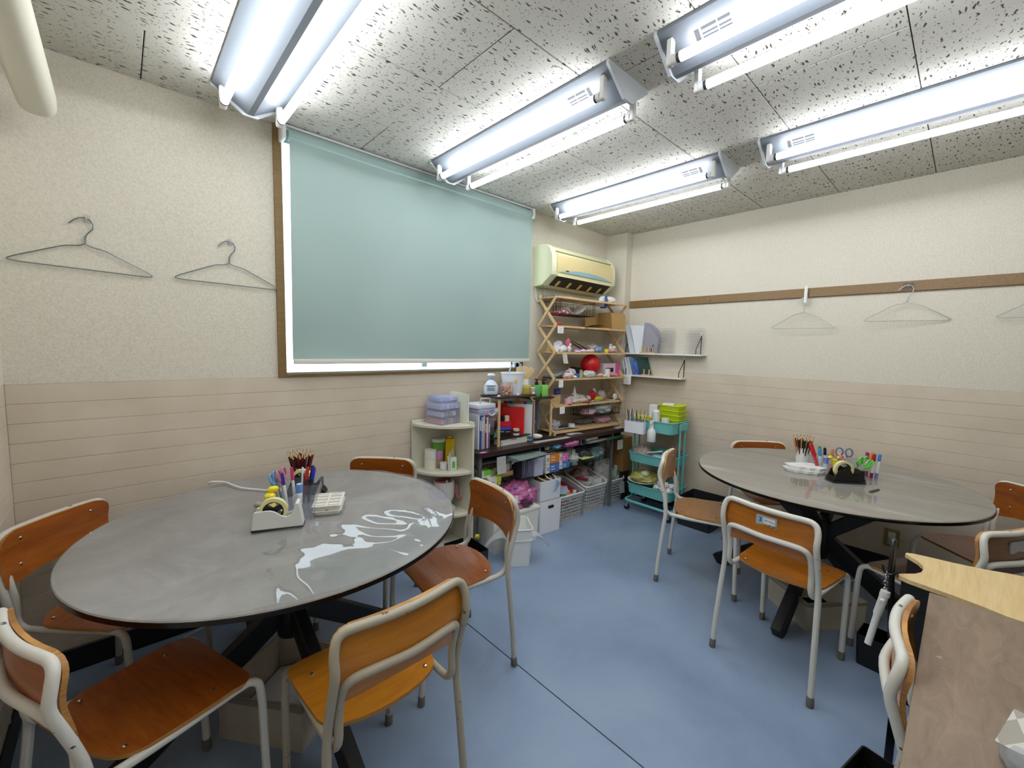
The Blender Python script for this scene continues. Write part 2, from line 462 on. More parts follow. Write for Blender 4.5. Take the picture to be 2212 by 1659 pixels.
for nm, bx in (('baseboard_north', (XW, 3.755, YN-0.008, YN+0.02)), ('baseboard_east', (XE-0.008, XE+0.02, YS, 2.405)), ('baseboard_west', (XW-0.02, XW+0.008, YS, YN)), ('baseboard_south', (XW, XE, YS-0.02, YS+0.008))):
    g = G(); g.box(bx[0], bx[1], bx[2], bx[3], 0.0, 0.11, 0.003, 1); st(g.done(nm, BB, smooth=False))

# window: brown casing, white sash, glass
g = G()
g.box(WX0-0.042, WX0, YN-0.014, YN+0.1, WZ0-0.042, H-0.002, 0.002, 1)
g.box(WX1, WX1+0.04, YN-0.014, YN+0.1, WZ0-0.042, H-0.002, 0.002, 1)
g.box(WX0, WX1, YN-0.014, YN+0.1, WZ0-0.042, WZ0-0.024, 0.002, 1)
g.box(WX0, WX1, YN-0.014, YN+0.1, WZ1-0.002, H-0.002, 0.002, 1)
win = st(g.done('window_1', BROWNTRIM, smooth=False))
g = G(); SASH = M('#d8dcdf', 0.35)
for (a, b, c, d) in ((WX0, WX0+0.008, WZ0-0.024, WZ1), (WX1-0.02, WX1, WZ0-0.016, WZ1), (WX0, WX1, WZ0-0.024, WZ0-0.018), (WX0, WX1, WZ1-0.03, WZ1), (1.59, 1.63, WZ0, WZ1)):
    g.box(a, b, YN+0.03, YN+0.06, c, d, 0.002, 1)
g.done('sash', SASH, win, False)
for a, b, yy in ((WX0+0.01, 1.61, YN+0.042), (1.61, WX1-0.015, YN+0.05)):
    g = G(); g.box(a, b, yy, yy+0.004, WZ0-0.018, WZ1-0.02); g.done('pane', GLASS, win, False)

# brown hanging rail on the east wall
g = G(); g.box(XE-0.02, XE, YS, 2.402, 1.927, 1.994, 0.002, 1); st(g.done('trim_1', BROWNTRIM, smooth=False))

# ---------------------------------------------------------------- ceiling lights
def fixture(x0, y0, y1, label):
    t = thing('ceiling_light', label, 'ceiling light', (x0, (y0+y1)/2, H), 0, 'twin tube ceiling lights')
    L = (y1-y0)/2
    g = G(); pr = [(-0.15, 0), (-0.15, -0.012), (-0.012, -0.098), (0.012, -0.098), (0.15, -0.012), (0.15, 0)]
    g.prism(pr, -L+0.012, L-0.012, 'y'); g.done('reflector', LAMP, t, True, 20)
    cap = [(-0.152, 0), (-0.152, -0.016), (-0.03, -0.104), (0.03, -0.104), (0.152, -0.016), (0.152, 0)]
    for s in (-1, 1):
        g = G(); g.prism(cap, s*L-0.012*(s > 0), s*L+0.012*(s < 0), 'y'); g.done('end_cap', LAMPCAP, t, False)
    for sx in (-1, 1):
        g = G(); g.cyl((sx*0.114, -L+0.085, -0.106), (sx*0.114, L-0.085, -0.106), 0.0165, 14)
        tb = g.done('tube', M('#f4f8ff', 0.4, emit=TUBE_STRENGTH), t)
        for sy in (-1, 1):
            g = G(); g.box(sx*0.114-0.014, sx*0.114+0.014, sy*(L-0.05)-0.011, sy*(L-0.05)+0.011, -0.124, -0.03, 0.004, 1)
            g.cyl((sx*0.114, sy*(L-0.06), -0.106), (sx*0.114, sy*(L-0.078), -0.106), 0.018, 12)
            g.done('lamp_holder', WHITE, t)
            g = G(); g.cyl((sx*0.114, sy*(L-0.078), -0.106), (sx*0.114, sy*(L-0.09), -0.106), 0.0172, 12); g.done('tube_ferrule', M('#5b5d60', 0.3, 0.8), t)
    # printed rating label at the end of one wing
    e = -1 if y0 > 0.9 else 1
    y = e*(L-0.13)
    n = Vector((-0.086, 0, -0.138)).normalized()
    g = G()
    for (a, b, w) in ((0.0, 0.016, 1), (0.024, 0.075, 0), (0.08, 0.12, 0)):
        for lo, hi in (((0.3, 0.55),) if w else ((0.3, 0.36), (0.42, 0.46), (0.5, 0.53))):
            def pt(u, yy): return Vector((-0.15+0.138*u, y-e*yy, -0.012-0.086*u)) + n*0.0008
            vs = [g.bm.verts.new(pt(u, yy)) for u, yy in ((lo, a), (hi, a), (hi, b), (lo, b))]; g._f(vs)
    g.done('rating_print', M('#2b2d31', 0.6), t, False)
    return t
fixture(0.50, 1.075, 2.41, 'twin tube ceiling light above the left round table, cut by the top edge')
fixture(0.50, -0.455, 0.88, 'unseen extra twin tube ceiling light past the top edge, added to brighten the foreground')  # extra lamp out of view, added to lift the foreground light
fixture(1.64, 1.075, 2.41, 'twin tube ceiling light with its far end almost touching the roller blind')
fixture(1.64, -0.455, 0.88, 'twin tube ceiling light at the top edge, in the middle row')
fixture(2.76, 1.075, 2.41, 'twin tube ceiling light nearest the air conditioner')
fixture(2.76, -0.455, 0.88, 'twin tube ceiling light above the right round table, cut by the right edge')

# cream duct at upper left
t = thing('pipe_duct', 'cream rounded pipe duct under the ceiling in the upper left corner', 'duct', (-0.192, 1.4, 2.396), 0)
g = G(); pf = rrect(-0.052, 0.05, -0.06, 0.058, 0.035, 5); pf = [(-0.05, -0.062)] + [p for p in pf if not (p[0] < 0 and p[1] < -0.02)]
pts = [(u, v) for u, v in rrect(-0.05, 0.054, -0.064, 0.06, 0.042, 5)]
g.prism(pts, -1.2, 1.06, 'y'); g.ell((0.002, 1.06, -0.002), (0.0515, 0.02, 0.0615), 16, 10)
g.done('duct_cover', M('#d9d4c2', 0.4), t)
for yy in (-0.9, 0.85):
    g = G(); g.bar((0, yy, 0.05), (0, yy, 0.262), 0.02, 0.03); g.done('hanger_strap', M('#d9d4c2', 0.5), t)

# ---------------------------------------------------------------- roller blind
t = thing('roller_blind', 'pale teal roller blind drawn down over the window', 'blind', (1.63, 2.585, 2.61))
TEALF = NT('blind_fabric'); c_ = TEALF.coords(); n_ = TEALF.noise(c_, 900, 2); n2_ = TEALF.noise(c_, 1.1, 2)
r_ = TEALF.ramp(n2_, 'Fac', [(0.3, '#93a8a2'), (0.7, '#9eb2ac')]); TEALF.link(r_, 'Color', TEALF.b, 'Base Color'); TEALF.b.inputs['Roughness'].default_value = 0.85; TEALF.bump(n_, 'Fac', 0.25, 0.001)
g = G()
def bl(u, v):
    x = -0.92 + u*1.848; z = -0.03 - v*1.178
    y = -0.03 + 0.006*math.sin(u*5.2+v*2) + 0.012*math.exp(-((u-0.08)**2+(v-0.95)**2)*30) - 0.005*math.cos(v*4+u*3)
    return Vector((x, y, z))
g.grid(bl, 40, 24); g.done('fabric', TEALF.m, t, True, 80)
g = G(); g.cyl((-0.92, 0, 0.0), (0.945, 0, 0.0), 0.029, 20); g.done('roller', TEALF.m, t)
for x in (-0.945, 0.955):
    g = G(); g.box(x-0.012, x+0.012, -0.034, 0.04, -0.036, 0.045, 0.008, 3); g.done('end_bracket', WHITE, t)
g = G(); g.box(-0.945, 0.955, -0.02, 0.035, 0.036, 0.048, 0.002, 1); g.done('head_rail', M('#c9ccc9', 0.4), t)
g = G(); g.box(-0.922, 0.93, -0.042, -0.026, -1.231, -1.203, 0.004, 2); g.done('bottom_bar', M('#dcd9cf', 0.4), t)

# ---------------------------------------------------------------- school chairs
PLY = {'deep': mat_ply('ply_deep', '#94490e', '#b06218'), 'red': mat_ply('ply_red', '#86440f', '#a55c1c'), 'amber': mat_ply('ply_amber', '#b5701a', '#c98524'), 'tan': mat_ply('ply_tan', '#9a5f1e', '#b27630'), 'orange': mat_ply('ply_orange', '#9e5810', '#b87220'), 'dark': mat_ply('ply_dark', '#5d3a20', '#7a4f2a')}
_riv = {}
def chair(x, y, deg, label, ply, frame, sticker=False):
    t = thing('school_chair', label, 'chair', (x, y, 0), R(deg)-PI/2, 'old school chairs at the tables')
    pm, fr = PLY[ply], frame
    # seat
    xs = [-1, -0.985, -0.95, -0.88, -0.75, -0.5, -0.25, 0, 0.25, 0.5, 0.75, 0.88, 0.95, 0.985, 1]
    def seatcol(u):
        x_ = u*0.195
        c = max(0, (abs(x_)-(0.195-0.045))/0.045)
        cut = 0.045*(1-math.sqrt(max(0, 1-c*c)))
        hi = 0.215-cut; lo = -0.148+0.055*abs(u)**2.2+cut*0.9
        def f(v):
            yy = lo+(hi-lo)*v
            xx = x_*(0.93+0.07*min(1, max(0, (yy+0.1)/0.2)))
            z = 0.471-0.012*math.exp(-((yy+0.02)/0.11)**2)*(1-u*u*0.6)-0.16*max(0, yy-0.15)**1.0*0.9*(yy > 0.15)+0.10*max(0, -0.09-yy)
            return Vector((xx, yy, z))
        return f
    g = G(); g.plate([seatcol(u) for u in xs], 10, 0.012, (0, 0, 1), None, em=1)
    seat = g.done('seat', [pm, PLYEDGE], t, True, 40)
    # backrest
    def bfront(u, z): return -0.205+0.029*u*u-0.018*math.exp(-((z-0.705)/0.075)**2)*(0.4+0.6*u*u)-0.006*(1-u*u)*max(0, min(1, (0.76-z)/0.06))
    def backcol(u):
        x_ = u*0.197; r = 0.05
        c = max(0, (abs(x_)-(0.197-r))/r); cut = r*(1-math.sqrt(max(0, 1-c*c)))
        hi, lo = 0.803-cut*1.0, 0.603+cut*0.35-0.028*abs(u)**2+0.018
        def f(v):
            z = lo+(hi-lo)*v
            return Vector((x_, bfront(u, z), z))
        return f
    g = G(); g.plate([backcol(u) for u in xs], 8, 0.011, (0, 1, 0), None, em=1)
    back = g.done('backrest', [pm, PLYEDGE], t, True, 40)
    def py(z): return -0.198-0.024*math.exp(-((z-0.705)/0.07)**2)+0.03*math.exp(-((z-0.47)/0.12)**2)
    rt_ = 0.0122
    # rear hoop
    side = [(0.203, py(0.44), 0.44), (0.2, py(0.52), 0.52), (0.199, py(0.58), 0.58), (0.198, py(0.64), 0.64), (0.198, py(0.70), 0.70), (0.198, py(0.74), 0.745)]
    L = [(-a, b, c) for a, b, c in side]
    path = L + [(-0.19, py(0.77)-0.001, 0.778), (-0.172, -0.208, 0.793), (-0.145, -0.213, 0.797), (-0.07, -0.226, 0.797), (0, -0.230, 0.797), (0.07, -0.226, 0.797), (0.145, -0.213, 0.797), (0.172, -0.208, 0.793), (0.19, py(0.77)-0.001, 0.778)] + side[::-1]
    g = G(); g.tube(smooth(path, 3), rt_, 12); g.done('back_frame', fr, t)
    # front hoop
    s1 = [(0.188, 0.232, 0.40), (0.187, 0.226, 0.43), (0.184, 0.205, 0.448), (0.183, 0.17, 0.452), (0.18, 0.0, 0.446), (0.179, -0.11, 0.447), (0.178, -0.15, 0.452), (0.177, -0.172, 0.472), (0.176, -0.18, 0.50), (0.175, py(0.56)+0.001, 0.56), (0.174, py(0.62), 0.625), (0.166, py(0.66)-0.002, 0.658), (0.145, -0.223, 0.672), (0.1, -0.232, 0.676), (0.0, -0.243, 0.676)]
    path = s1 + [(-a, b, c) for a, b, c in s1[::-1][1:]]
    g = G(); g.tube(smooth(path, 3), rt_*0.98, 12); g.done('seat_frame', fr, t)
    for sx in (-1, 1):
        for nm, P in (('rear', [(0.218, -0.206, 0.0), (0.214, -0.197, 0.15), (0.208, -0.182, 0.32), (0.203, py(0.44), 0.44)]), ('front', [(0.185, 0.248, 0.0), (0.186, 0.243, 0.15), (0.188, 0.236, 0.36), (0.188, 0.232, 0.40)])):
            g = G(); g.tube([(sx*a, b, c) for a, b, c in P], rt_*0.995, 10); leg = g.done('leg', fr, t)
            p0, p1 = Vector((sx*P[0][0], P[0][1], 0.0)), Vector((sx*P[1][0], P[1][1], 0.15)); d = (p1-p0)/0.15
            g = G(); g.tube([p0, p0+d*0.006, p0+d*0.04, p0+d*0.044], [0.0135, 0.0152, 0.0145, 0.0126], 10); g.done('foot_cap', RUBBER, leg)
    if 'm' not in _riv:
        g = G(); g.ell((0, 0, 0), (0.0065, 0.0065, 0.0035), 8, 5); r0 = g.done('rivet', CHROME, seat); _riv['m'] = r0.data; r0.location = (-0.14, 0.12, 0.468); first = True
    else: first = False
    def rv(par, loc, rot=(0, 0, 0)):
        c = bpy.data.objects.new('rivet', _riv['m']); COL.objects.link(c); c.parent = par; c.location = loc; c.rotation_euler = rot
    for px_, py_, pz in ((-0.14, 0.12, 0.470), (0.14, 0.12, 0.470), (-0.14, -0.085, 0.4695), (0.14, -0.085, 0.4695)):
        if first: first = False; continue
        rv(seat, (px_, py_, pz))
    for px_, pz in ((-0.128, 0.765), (0.128, 0.765), (-0.128, 0.665), (0.128, 0.665)):
        yy = bfront(px_/0.197, pz)
        rv(back, (px_, yy, pz), (R(90), 0, 0))
    if sticker:
        def by(x_, z): return bfront(x_/0.197, z)-0.011
        cx, cz = sticker if isinstance(sticker, tuple) else (0.0, 0.742)
        yb = by(0, cz)-0.0012
        g = G(); g.prism(rrect(cx-0.044, cx+0.044, cz-0.024, cz+0.024, 0.006), yb-0.0012, yb+0.004, 'y')
        lb = g.done('size_label', M('#a9adb4', 0.3), t, False)
        if sticker is True:
            g = G(); g.box(cx-0.036, cx-0.012, yb-0.0022, yb-0.001, cz-0.010, cz+0.017); g.done('blue_field', M('#9cc8e8', 0.4), lb, False)
            g = G(); g.box(cx-0.012, cx+0.037, yb-0.0022, yb-0.001, cz-0.010, cz+0.017); g.done('white_field', PAPER, lb, False)
            INK = M('#14183a', 0.5); q = (R(90), 0, 0)
            text('number', '2', 0.026, INK, lb, (cx-0.024, yb-0.0024, cz+0.0035), q, bold=0.0006)
            text('height_range', '159-172cm', 0.0098, INK, lb, (cx+0.0125, yb-0.0024, cz+0.003), q)
            text('maker_mark', '\u30db\u30ca\u30b3\u30b9'[1:3]+'X', 0.012, M('#0c0c10', 0.5), lb, (cx+0.026, yb-0.0014, cz-0.0165), q, bold=0.0005)
    return t
chair(-0.065, 2.265, -43.5, 'deep orange school chair at the far left, against the window wall beside the left table', 'deep', FRAME_D)
chair(0.0, 1.54, 19, 'school chair in the lower left corner, its long seat in deep shadow', 'deep', FRAME_L)
chair(0.54, 1.20, 91, 'amber school chair with beige frame, its back to us below the left table', 'amber', FRAME_B)
chair(1.131, 1.592, 172.5, 'reddish brown school chair right of the left table, in front of the white bins', 'red', FRAME_D)
chair(1.0, 2.25, -137, 'school chair behind the left table, only its back top showing beside the corner shelf', 'red', FRAME_D)
chair(2.774, 1.142, -74, 'school chair in profile in front of the teal trolley', 'tan', FRAME_L)
chair(2.33, 0.533, -8, 'orange school chair with a size label "2" on its back', 'orange', FRAME_L, True)
chair(3.495, 0.927, -136, 'school chair behind the right table, only its back top showing by the wall', 'deep', FRAME_L)
chair(3.40, -0.16, 134, 'school chair facing the right table from the far right wall', 'red', FRAME_L)
chair(2.76, 0.0, 62, 'school chair behind the bamboo topped stand, pale sticker on its back', 'dark', FRAME_L, (-0.01, 0.735))
chair(1.50, -0.15, -88, 'school chair pushed under the brown desk, seen edge on', 'amber', FRAME_L)

# ---------------------------------------------------------------- round tables
def round_table(cx, cy, r, top, label, angs, ftr):
    t = thing('round_table', label, 'table', (cx, cy, 0), 0, 'round tables with crossed black legs')
    g = G(); g.lathe([(0, 0.760), (r-0.006, 0.760), (r, 0.763), (r, 0.7745), (r-0.003, 0.778), (0, 0.778)], n=96); g.done('tabletop', [top], t, True, 30)
    g = G(); g.lathe([(r-0.004, 0.7585), (r+0.0022, 0.760), (r+0.0022, 0.771), (r+0.0012, 0.774), (r-0.001, 0.7735), (r-0.001, 0.762)], n=96, cap=False); g.done('edge_band', BLACKG, t)
    g = G(); g.lathe([(0.0, 0.28), (0.055, 0.28), (0.06, 0.3), (0.06, 0.5), (0.05, 0.52), (0, 0.52)], n=16); g.done('hub', BLACK, t)
    for a in angs:
        c, s = math.cos(R(a)), math.sin(R(a))
        g = G(); g.bar((c*ftr, s*ftr, 0.012), (c*0.03, s*0.03, 0.40), 0.05, 0.09, bev=0.004)
        g.done('leg', BLACK, t)
        g = G(); g.bar((c*0.02, s*0.02, 0.42), (c*0.36, s*0.36, 0.735), 0.05, 0.075, bev=0.004); g.bar((c*0.3, s*0.3, 0.752), (c*0.46, s*0.46, 0.752), 0.05, 0.014); g.done('arm', BLACK, t)
    return t
TOP_L = mat_top('table_grey', '#807c77', '#918d88', '#aaa6a0')
TOP_R = mat_streak('table_streaked', '#948c7e', '#a59c8e', '#d2cabc')
round_table(0.488, 1.865, 0.673, TOP_L, 'round grey table on the left, under a wrinkled clear sheet', (-86, 4, 94, 184), 0.58)
round_table(3.067, 0.538, 0.684, TOP_R, 'round grey brown table on the right, under a smooth clear sheet', (176, 88, -6, -98), 0.58)
def cover(cx, cy, r, amp, label, seed):
    g = G(); N, K = 150, 60
    rings = []
    for i in range(K+1):
        rr = r*i/K; ring = []
        for k in range(1 if i == 0 else N):
            a = 2*PI*k/N; x, y = rr*math.cos(a), rr*math.sin(a)
            w = amp(x, y)
            h = 0.0
            if w > 0:
                p = Vector((x, y, seed))
                n1 = noise.noise(p*3.2); n2 = noise.noise(Vector((x*9+n1*2.0, y*5, seed+5)))
                n3 = noise.noise(Vector((x*22, y*13, seed+9)))
                h = w*(0.0075*n1 + 0.0055*(1-abs(n2)*2) + 0.0016*n3)
            edge = max(0, (i/K-0.985)/0.015)
            ring.append(g.bm.verts.new((x, y, 0.7815+0.004*min(1, w)+h-edge*0.002)))
        rings.append(ring)
    for A, B in zip(rings, rings[1:]):
        for k in range(N):
            j = (k+1) % N
            if len(A) == 1: g._f([A[0], B[k], B[j]])
            else: g._f([A[k], B[k], B[j], A[j]])
    o = g.done('clear_table_cover', VINYL, None, True, 180); o.location = (cx, cy, 0); return tag(o, label, 'table cover')
def ampL(x, y):
    d = x*0.75-y*0.66   # towards the room side
    return 0.12+0.88*max(0, min(1, (d+0.12)/0.35))
cover(0.488, 1.865, 0.671, ampL, 'clear wrinkled plastic sheet shining on the left round table', 3.0)
cover(3.067, 0.538, 0.682, lambda x, y: 0.09, 'clear flat plastic sheet on the right round table', 8.0)

# ---------------------------------------------------------------- small-object builders
def box_thing(name, label, cat, c, size, rz, mats, group=None, bev=0.002, parts=()):
    t = thing(name, label, cat, c, rz, group); w, d, h = size
    g = G(); g.box(-w/2, w/2, -d/2, d/2, 0, h, bev, 1); g.done('body', mats, t, False)
    for nm, b, m in parts:
        g = G(); g.box(*b); g.done(nm, m, t, False)
    return t
def simple(name, label, cat, g, mats, loc=(0, 0, 0), rz=0.0, group=None, rx=0, ry=0, ang=40):
    o = g.done(name, mats, None, True, ang); put(o, loc, rz, rx, ry); return tag(o, label, cat, group)
def tub(g, w, d, h, t=0.003, r=0.015, taper=0.92, base=0.003):
    # open rounded tub, origin at the base centre
    def ring(k, z, off): return [g.bm.verts.new((x, y, z)) for x, y in rrect(-w*k/2+off, w*k/2-off, -d*k/2+off, d*k/2-off, max(0.001, r-off*0.5))]
    Rg = [ring(taper, 0, 0), ring(1, h, 0), ring(1, h, t), ring(taper, base, t)]
    for A, B in zip(Rg, Rg[1:]):
        n = len(A)
        for k in range(n): g._f([A[k], A[(k+1) % n], B[(k+1) % n], B[k]])
    g._f(Rg[0][::-1]); g._f(Rg[-1]); return g
def paper_tag(label, loc, rz, w=0.05, h=0.055, curl=0.0, writing=3, group='handwritten paper tags'):
    t = thing('paper_tag', label, 'tag', loc, rz, None)
    g = G(); g.grid(lambda u, v: Vector(((u-0.5)*w, -curl*v*v, -v*h)), 4, 6)
    if curl: bmesh.ops.solidify(g.bm, geom=g.bm.faces[:], thickness=0.0012)
    else: g.bm.free(); g = G(); g.box(-w/2, w/2, -0.0006, 0.0006, -h, 0)
    g.done('paper', PAPER, t, True, 60)
    if writing:
        g = G()
        for k in range(writing):
            zz = -h*(0.25+0.5*k/max(1, writing-1)) if writing > 1 else -h*0.4
            for q in range(3 if writing > 1 else 1):
                x0 = -w*0.28+q*w*0.2+rnd.uniform(-.003, .003); v = -zz/h
                yy = -curl*v*v-0.0014
                g.tube([(x0, yy, zz), (x0+w*0.05, yy, zz+rnd.uniform(0, .006)), (x0+w*0.08, yy, zz-rnd.uniform(0, .007)), (x0+w*0.13, yy, zz+rnd.uniform(-.003, .004))], 0.0007, 4)
        g.done('handwriting', M('#3a3c44', 0.8), t)
    return t
def bag(name, label, cat, c, rad, mat, seed, rz=0.0, jit=0.22, flat=-0.75, parts=(), group=None):
    t = thing(name, label, cat, c, rz, group)
    g = G(); g.ell((0, 0, rad[2]*abs(flat)), rad, 40, 28, jit, seed, flat*rad[2], 3.2); g.done('film', mat, t, True, 70)
    for nm, gg, m in parts: gg.done(nm, m, t)
    return t
def pencil_mesh(col, wood='#d9bd92', tip='#2a2622', L=0.172):
    g = G(); r = 0.0037
    g.tube([(0, 0, 0), (0, 0, L-0.024)], r, 6); g.mi = 1; g.tube([(0, 0, L-0.024), (0, 0, L-0.006)], [r, 0.0013], 6); g.mi = 2
    g.tube([(0, 0, L-0.006), (0, 0, L)], [0.0013, 0.0003], 6); g.mi = 0
    return g.done('pencil', [M(col, 0.35), M(wood, 0.6), M(tip, 0.5)], None)
def lean(o, base, azi, tilt, roll=0.0):
    # stand a z-long object at base, leaning by tilt towards azimuth azi
    d = Vector((math.sin(tilt)*math.cos(azi), math.sin(tilt)*math.sin(azi), math.cos(tilt)))
    o.rotation_mode = 'QUATERNION'; o.rotation_quaternion = d.to_track_quat('Z', 'Y'); o.location = base
    return o
def marker(label, base, azi, tilt, cap, body='#e8e6e2', L=0.14, r=0.0062, capfrac=0.36, group=None, name='marker_pen', cat='pen', end=None):
    t = thing(name, label, cat, base, 0, group)
    g = G(); g.tube([(0, 0, 0), (0, 0, 0.004), (0, 0, L*(1-capfrac))], [r*0.8, r, r], 10); g.done('barrel', M(body, 0.35), t)
    g = G(); z0 = L*(1-capfrac); g.tube([(0, 0, z0), (0, 0, z0+0.001), (0, 0, L-0.006), (0, 0, L)], [r, r*1.12, r*1.05, r*0.75], 10); g.box(-0.0018, 0.0018, r*1.0, r*1.35, z0+0.004, L-0.005); g.done('cap', M(cap, 0.3), t)
    if end:
        g = G(); g.tube([(0, 0, -0.001), (0, 0, 0.03)], r*1.05, 10); g.done('end_plug', M(end, 0.3), t)
    lean(t, base, azi, tilt); return t
def cup(label, c, r, h, mat, group=None, name='pencil_cup'):
    t = thing(name, label, 'cup', c, 0, group)
    g = G(); g.lathe([(0, 0), (r*0.97, 0), (r, 0.003), (r, h), (r-0.0025, h), (r-0.0025, 0.004), (0, 0.004)], n=28, cap=False); g.done('wall', mat, t, True, 30); return t
def glue_stick(label, base, azi, tilt, cap='#5f86c8', body='#eef0f0'):
    t = thing('glue_stick', label, 'glue', base); r = 0.0125
    g = G(); g.cyl((0, 0, 0), (0, 0, 0.055), r, 16); g.done('barrel', M(body, 0.35), t)
    g = G(); g.tube([(0, 0, 0.055), (0, 0, 0.088), (0, 0, 0.091)], [r*1.08, r*1.05, r*0.95], 16); g.done('cap', M(cap, 0.35), t)
    g = G(); g.cyl((0, 0, 0.0905), (0, 0, 0.0925), r*0.9, 16); g.done('cap_top', M('#c5cfdc', 0.4), t)
    lean(t, base, azi, tilt); return t
def scissors(label, base, azi, tilt, col, L=0.15, spin=0.0):
    t = thing('scissors', label, 'scissors', base)
    for s in (-1, 1):
        g = G(); lp = [(s*0.024+0.017*math.cos(a), 0, L-0.024+0.024*math.sin(a)) for a in [2*PI*k/14 for k in range(14)]]
        g.tube(lp, 0.0045, 7, closed=True); g.tube([(s*0.014, 0, L-0.046), (s*0.004, 0, L-0.075)], [0.005, 0.004], 7); g.done('handle', M(col, 0.35), t)
        g = G(); g.bar((s*0.004, s*0.0008, L-0.075), (-s*0.002, s*0.0008, 0.0), 0.009, 0.0015, up=(0, 1, 0)); g.done('blade', CHROME, t)
    lean(t, base, azi, tilt); return t
def tape_dispenser(label, c, rz, body, L=0.175, W=0.058, hubcol='#15120f', style=0):
    t = thing('tape_dispenser', label, 'tape dispenser', c, rz)
    if style == 0:
        prof = [(0, 0.008), (0.008, 0.072), (0.012, 0.076), (0.062, 0.076), (0.078, 0.070), (0.10, 0.053), (0.118, 0.047), (0.132, 0.052), (0.142, 0.068), (0.146, 0.092), (0.152, 0.097), (0.160, 0.095), (0.164, 0.075), (L, 0.008)]
    else:
        prof = [(0, 0.012), (0.012, 0.03), (0.026, 0.062), (0.034, 0.072), (0.085, 0.074), (0.10, 0.05), (0.108, 0.04), (0.13, 0.042), (0.146, 0.07), (0.158, 0.072), (0.16, 0.03), (L, 0.012)]
    g = G(); prof = [(p-L/2, q) for p, q in prof]
    for a, b in ((-W/2, -W/2+0.012), (W/2-0.012, W/2)): g.prism(prof, a, b, 'y')
    low = [(p, min(q, 0.035)) for p, q in prof]; g.prism(low, -W/2+0.012, W/2-0.012, 'y')
    hl = [(p, q) for p, q in prof if p > L/2-0.045]; hl = [(hl[0][0], 0.03)] + hl
    g.prism(hl, -W/2+0.011, W/2-0.011, 'y')
    g.done('body', body, t, False)
    g = G(); g.box(-L/2-0.002, L/2+0.002, -W/2-0.002, W/2+0.002, 0.0, 0.008, 0.002, 1); g.done('base_pad', BLACK, t, False)
    cx, cz = -L/2+0.07, 0.068
    g = G(); n = 32; prof2 = [(0.050, -0.011), (0.050, 0.011), (0.037, 0.011), (0.037, -0.011)]
    rings = []
    for k in range(n):
        a = 2*PI*k/n; rings.append([g.bm.verts.new((cx+r*math.cos(a), y, cz+r*math.sin(a))) for r, y in prof2])
    for k in range(n):
        A, B = rings[k], rings[(k+1) % n]
        for j in range(4): g._f([A[j], A[(j+1) % 4], B[(j+1) % 4], B[j]])
    g.done('tape_roll', M('#dcd79a', 0.35), t, True, 30)
    g = G(); g.tube([(cx, -0.014, cz), (cx, 0.014, cz)], 0.008, 12)
    for k in range(3):
        a = 2*PI*k/3+0.5; g.bar((cx, 0, cz), (cx+0.036*math.cos(a), 0, cz+0.036*math.sin(a)), 0.02, 0.012, up=(0, 1, 0))
    g.tube([(cx+0.0345*math.cos(2*PI*k/24), 0, cz+0.0345*math.sin(2*PI*k/24)) for k in range(24)], 0.004, 6, closed=True)
    g.done('hub', M(hubcol, 0.4), t)
    return t
def organizer(label, c, rz, w, d, h):
    t = thing('desk_organizer', label, 'organizer', c, rz); th = 0.002
    g = G(); g.box(-w/2, w/2, -d/2, d/2, 0, th)
    g.done('base', CLEAR, t, False)
    walls = [('side_wall', (-w/2, -w/2+th, -d/2, d/2, th, h)), ('side_wall', (w/2-th, w/2, -d/2, d/2, th, h*0.8)), ('front_wall', (-w/2, w/2, -d/2, -d/2+th, th, h*0.55)), ('back_wall', (-w/2, w/2, d/2-th, d/2, th, h)), ('divider', (-0.001, 0.001, -d/2, d/2, th, h*0.85)), ('divider', (-w/2, w/2, -d*0.18, -d*0.18+th, th, h*0.7)), ('divider', (-w/2, w/2, d*0.15, d*0.15+th, th, h*0.85))]
    for nm, b in walls:
        g = G(); g.box(*b); g.done(nm, CLEAR, t, False)
    return t
def palette(label, c, rz, w=0.115, d=0.155, rows=4, group=None, clean=False):
    t = thing('paint_palette', label, 'palette', c, rz, group)
    g = G(); h = 0.018
    g.prism(rrect(-w/2+0.008, w/2-0.008, -d/2+0.008, d/2-0.008, 0.012), 0, h-0.003, 'z'); g.prism(rrect(-w/2, w/2, -d/2, d/2, 0.008), h-0.003, h, 'z')
    g.done('tray', TRAY, t, False)
    for i in range(2):
        for j in range(rows):
            x0 = -w/2+0.008+i*(w/2-0.004); y0 = -d/2+0.01+j*(d-0.02)/rows
            g = G(); xa, xb, ya, yb = x0, x0+w/2-0.014, y0, y0+(d-0.02)/rows-0.006
            for q in ((xa, xb, ya, ya+0.002), (xa, xb, yb-0.002, yb), (xa, xa+0.002, ya, yb), (xb-0.002, xb, ya, yb)): g.box(q[0], q[1], q[2], q[3], h-0.001, h+0.003)
            g.done('well_rim', TRAY, t, False)
    if not clean:
        for (x, y, c_) in ((-0.02, 0.0, '#d99a98'), (0.025, 0.045, '#6d6a68')):
            g = G(); g.ell((x, y, h), (0.016, 0.006, 0.0012), 10, 5); g.done('paint_smear', M(c_, 0.6), t)
    return t

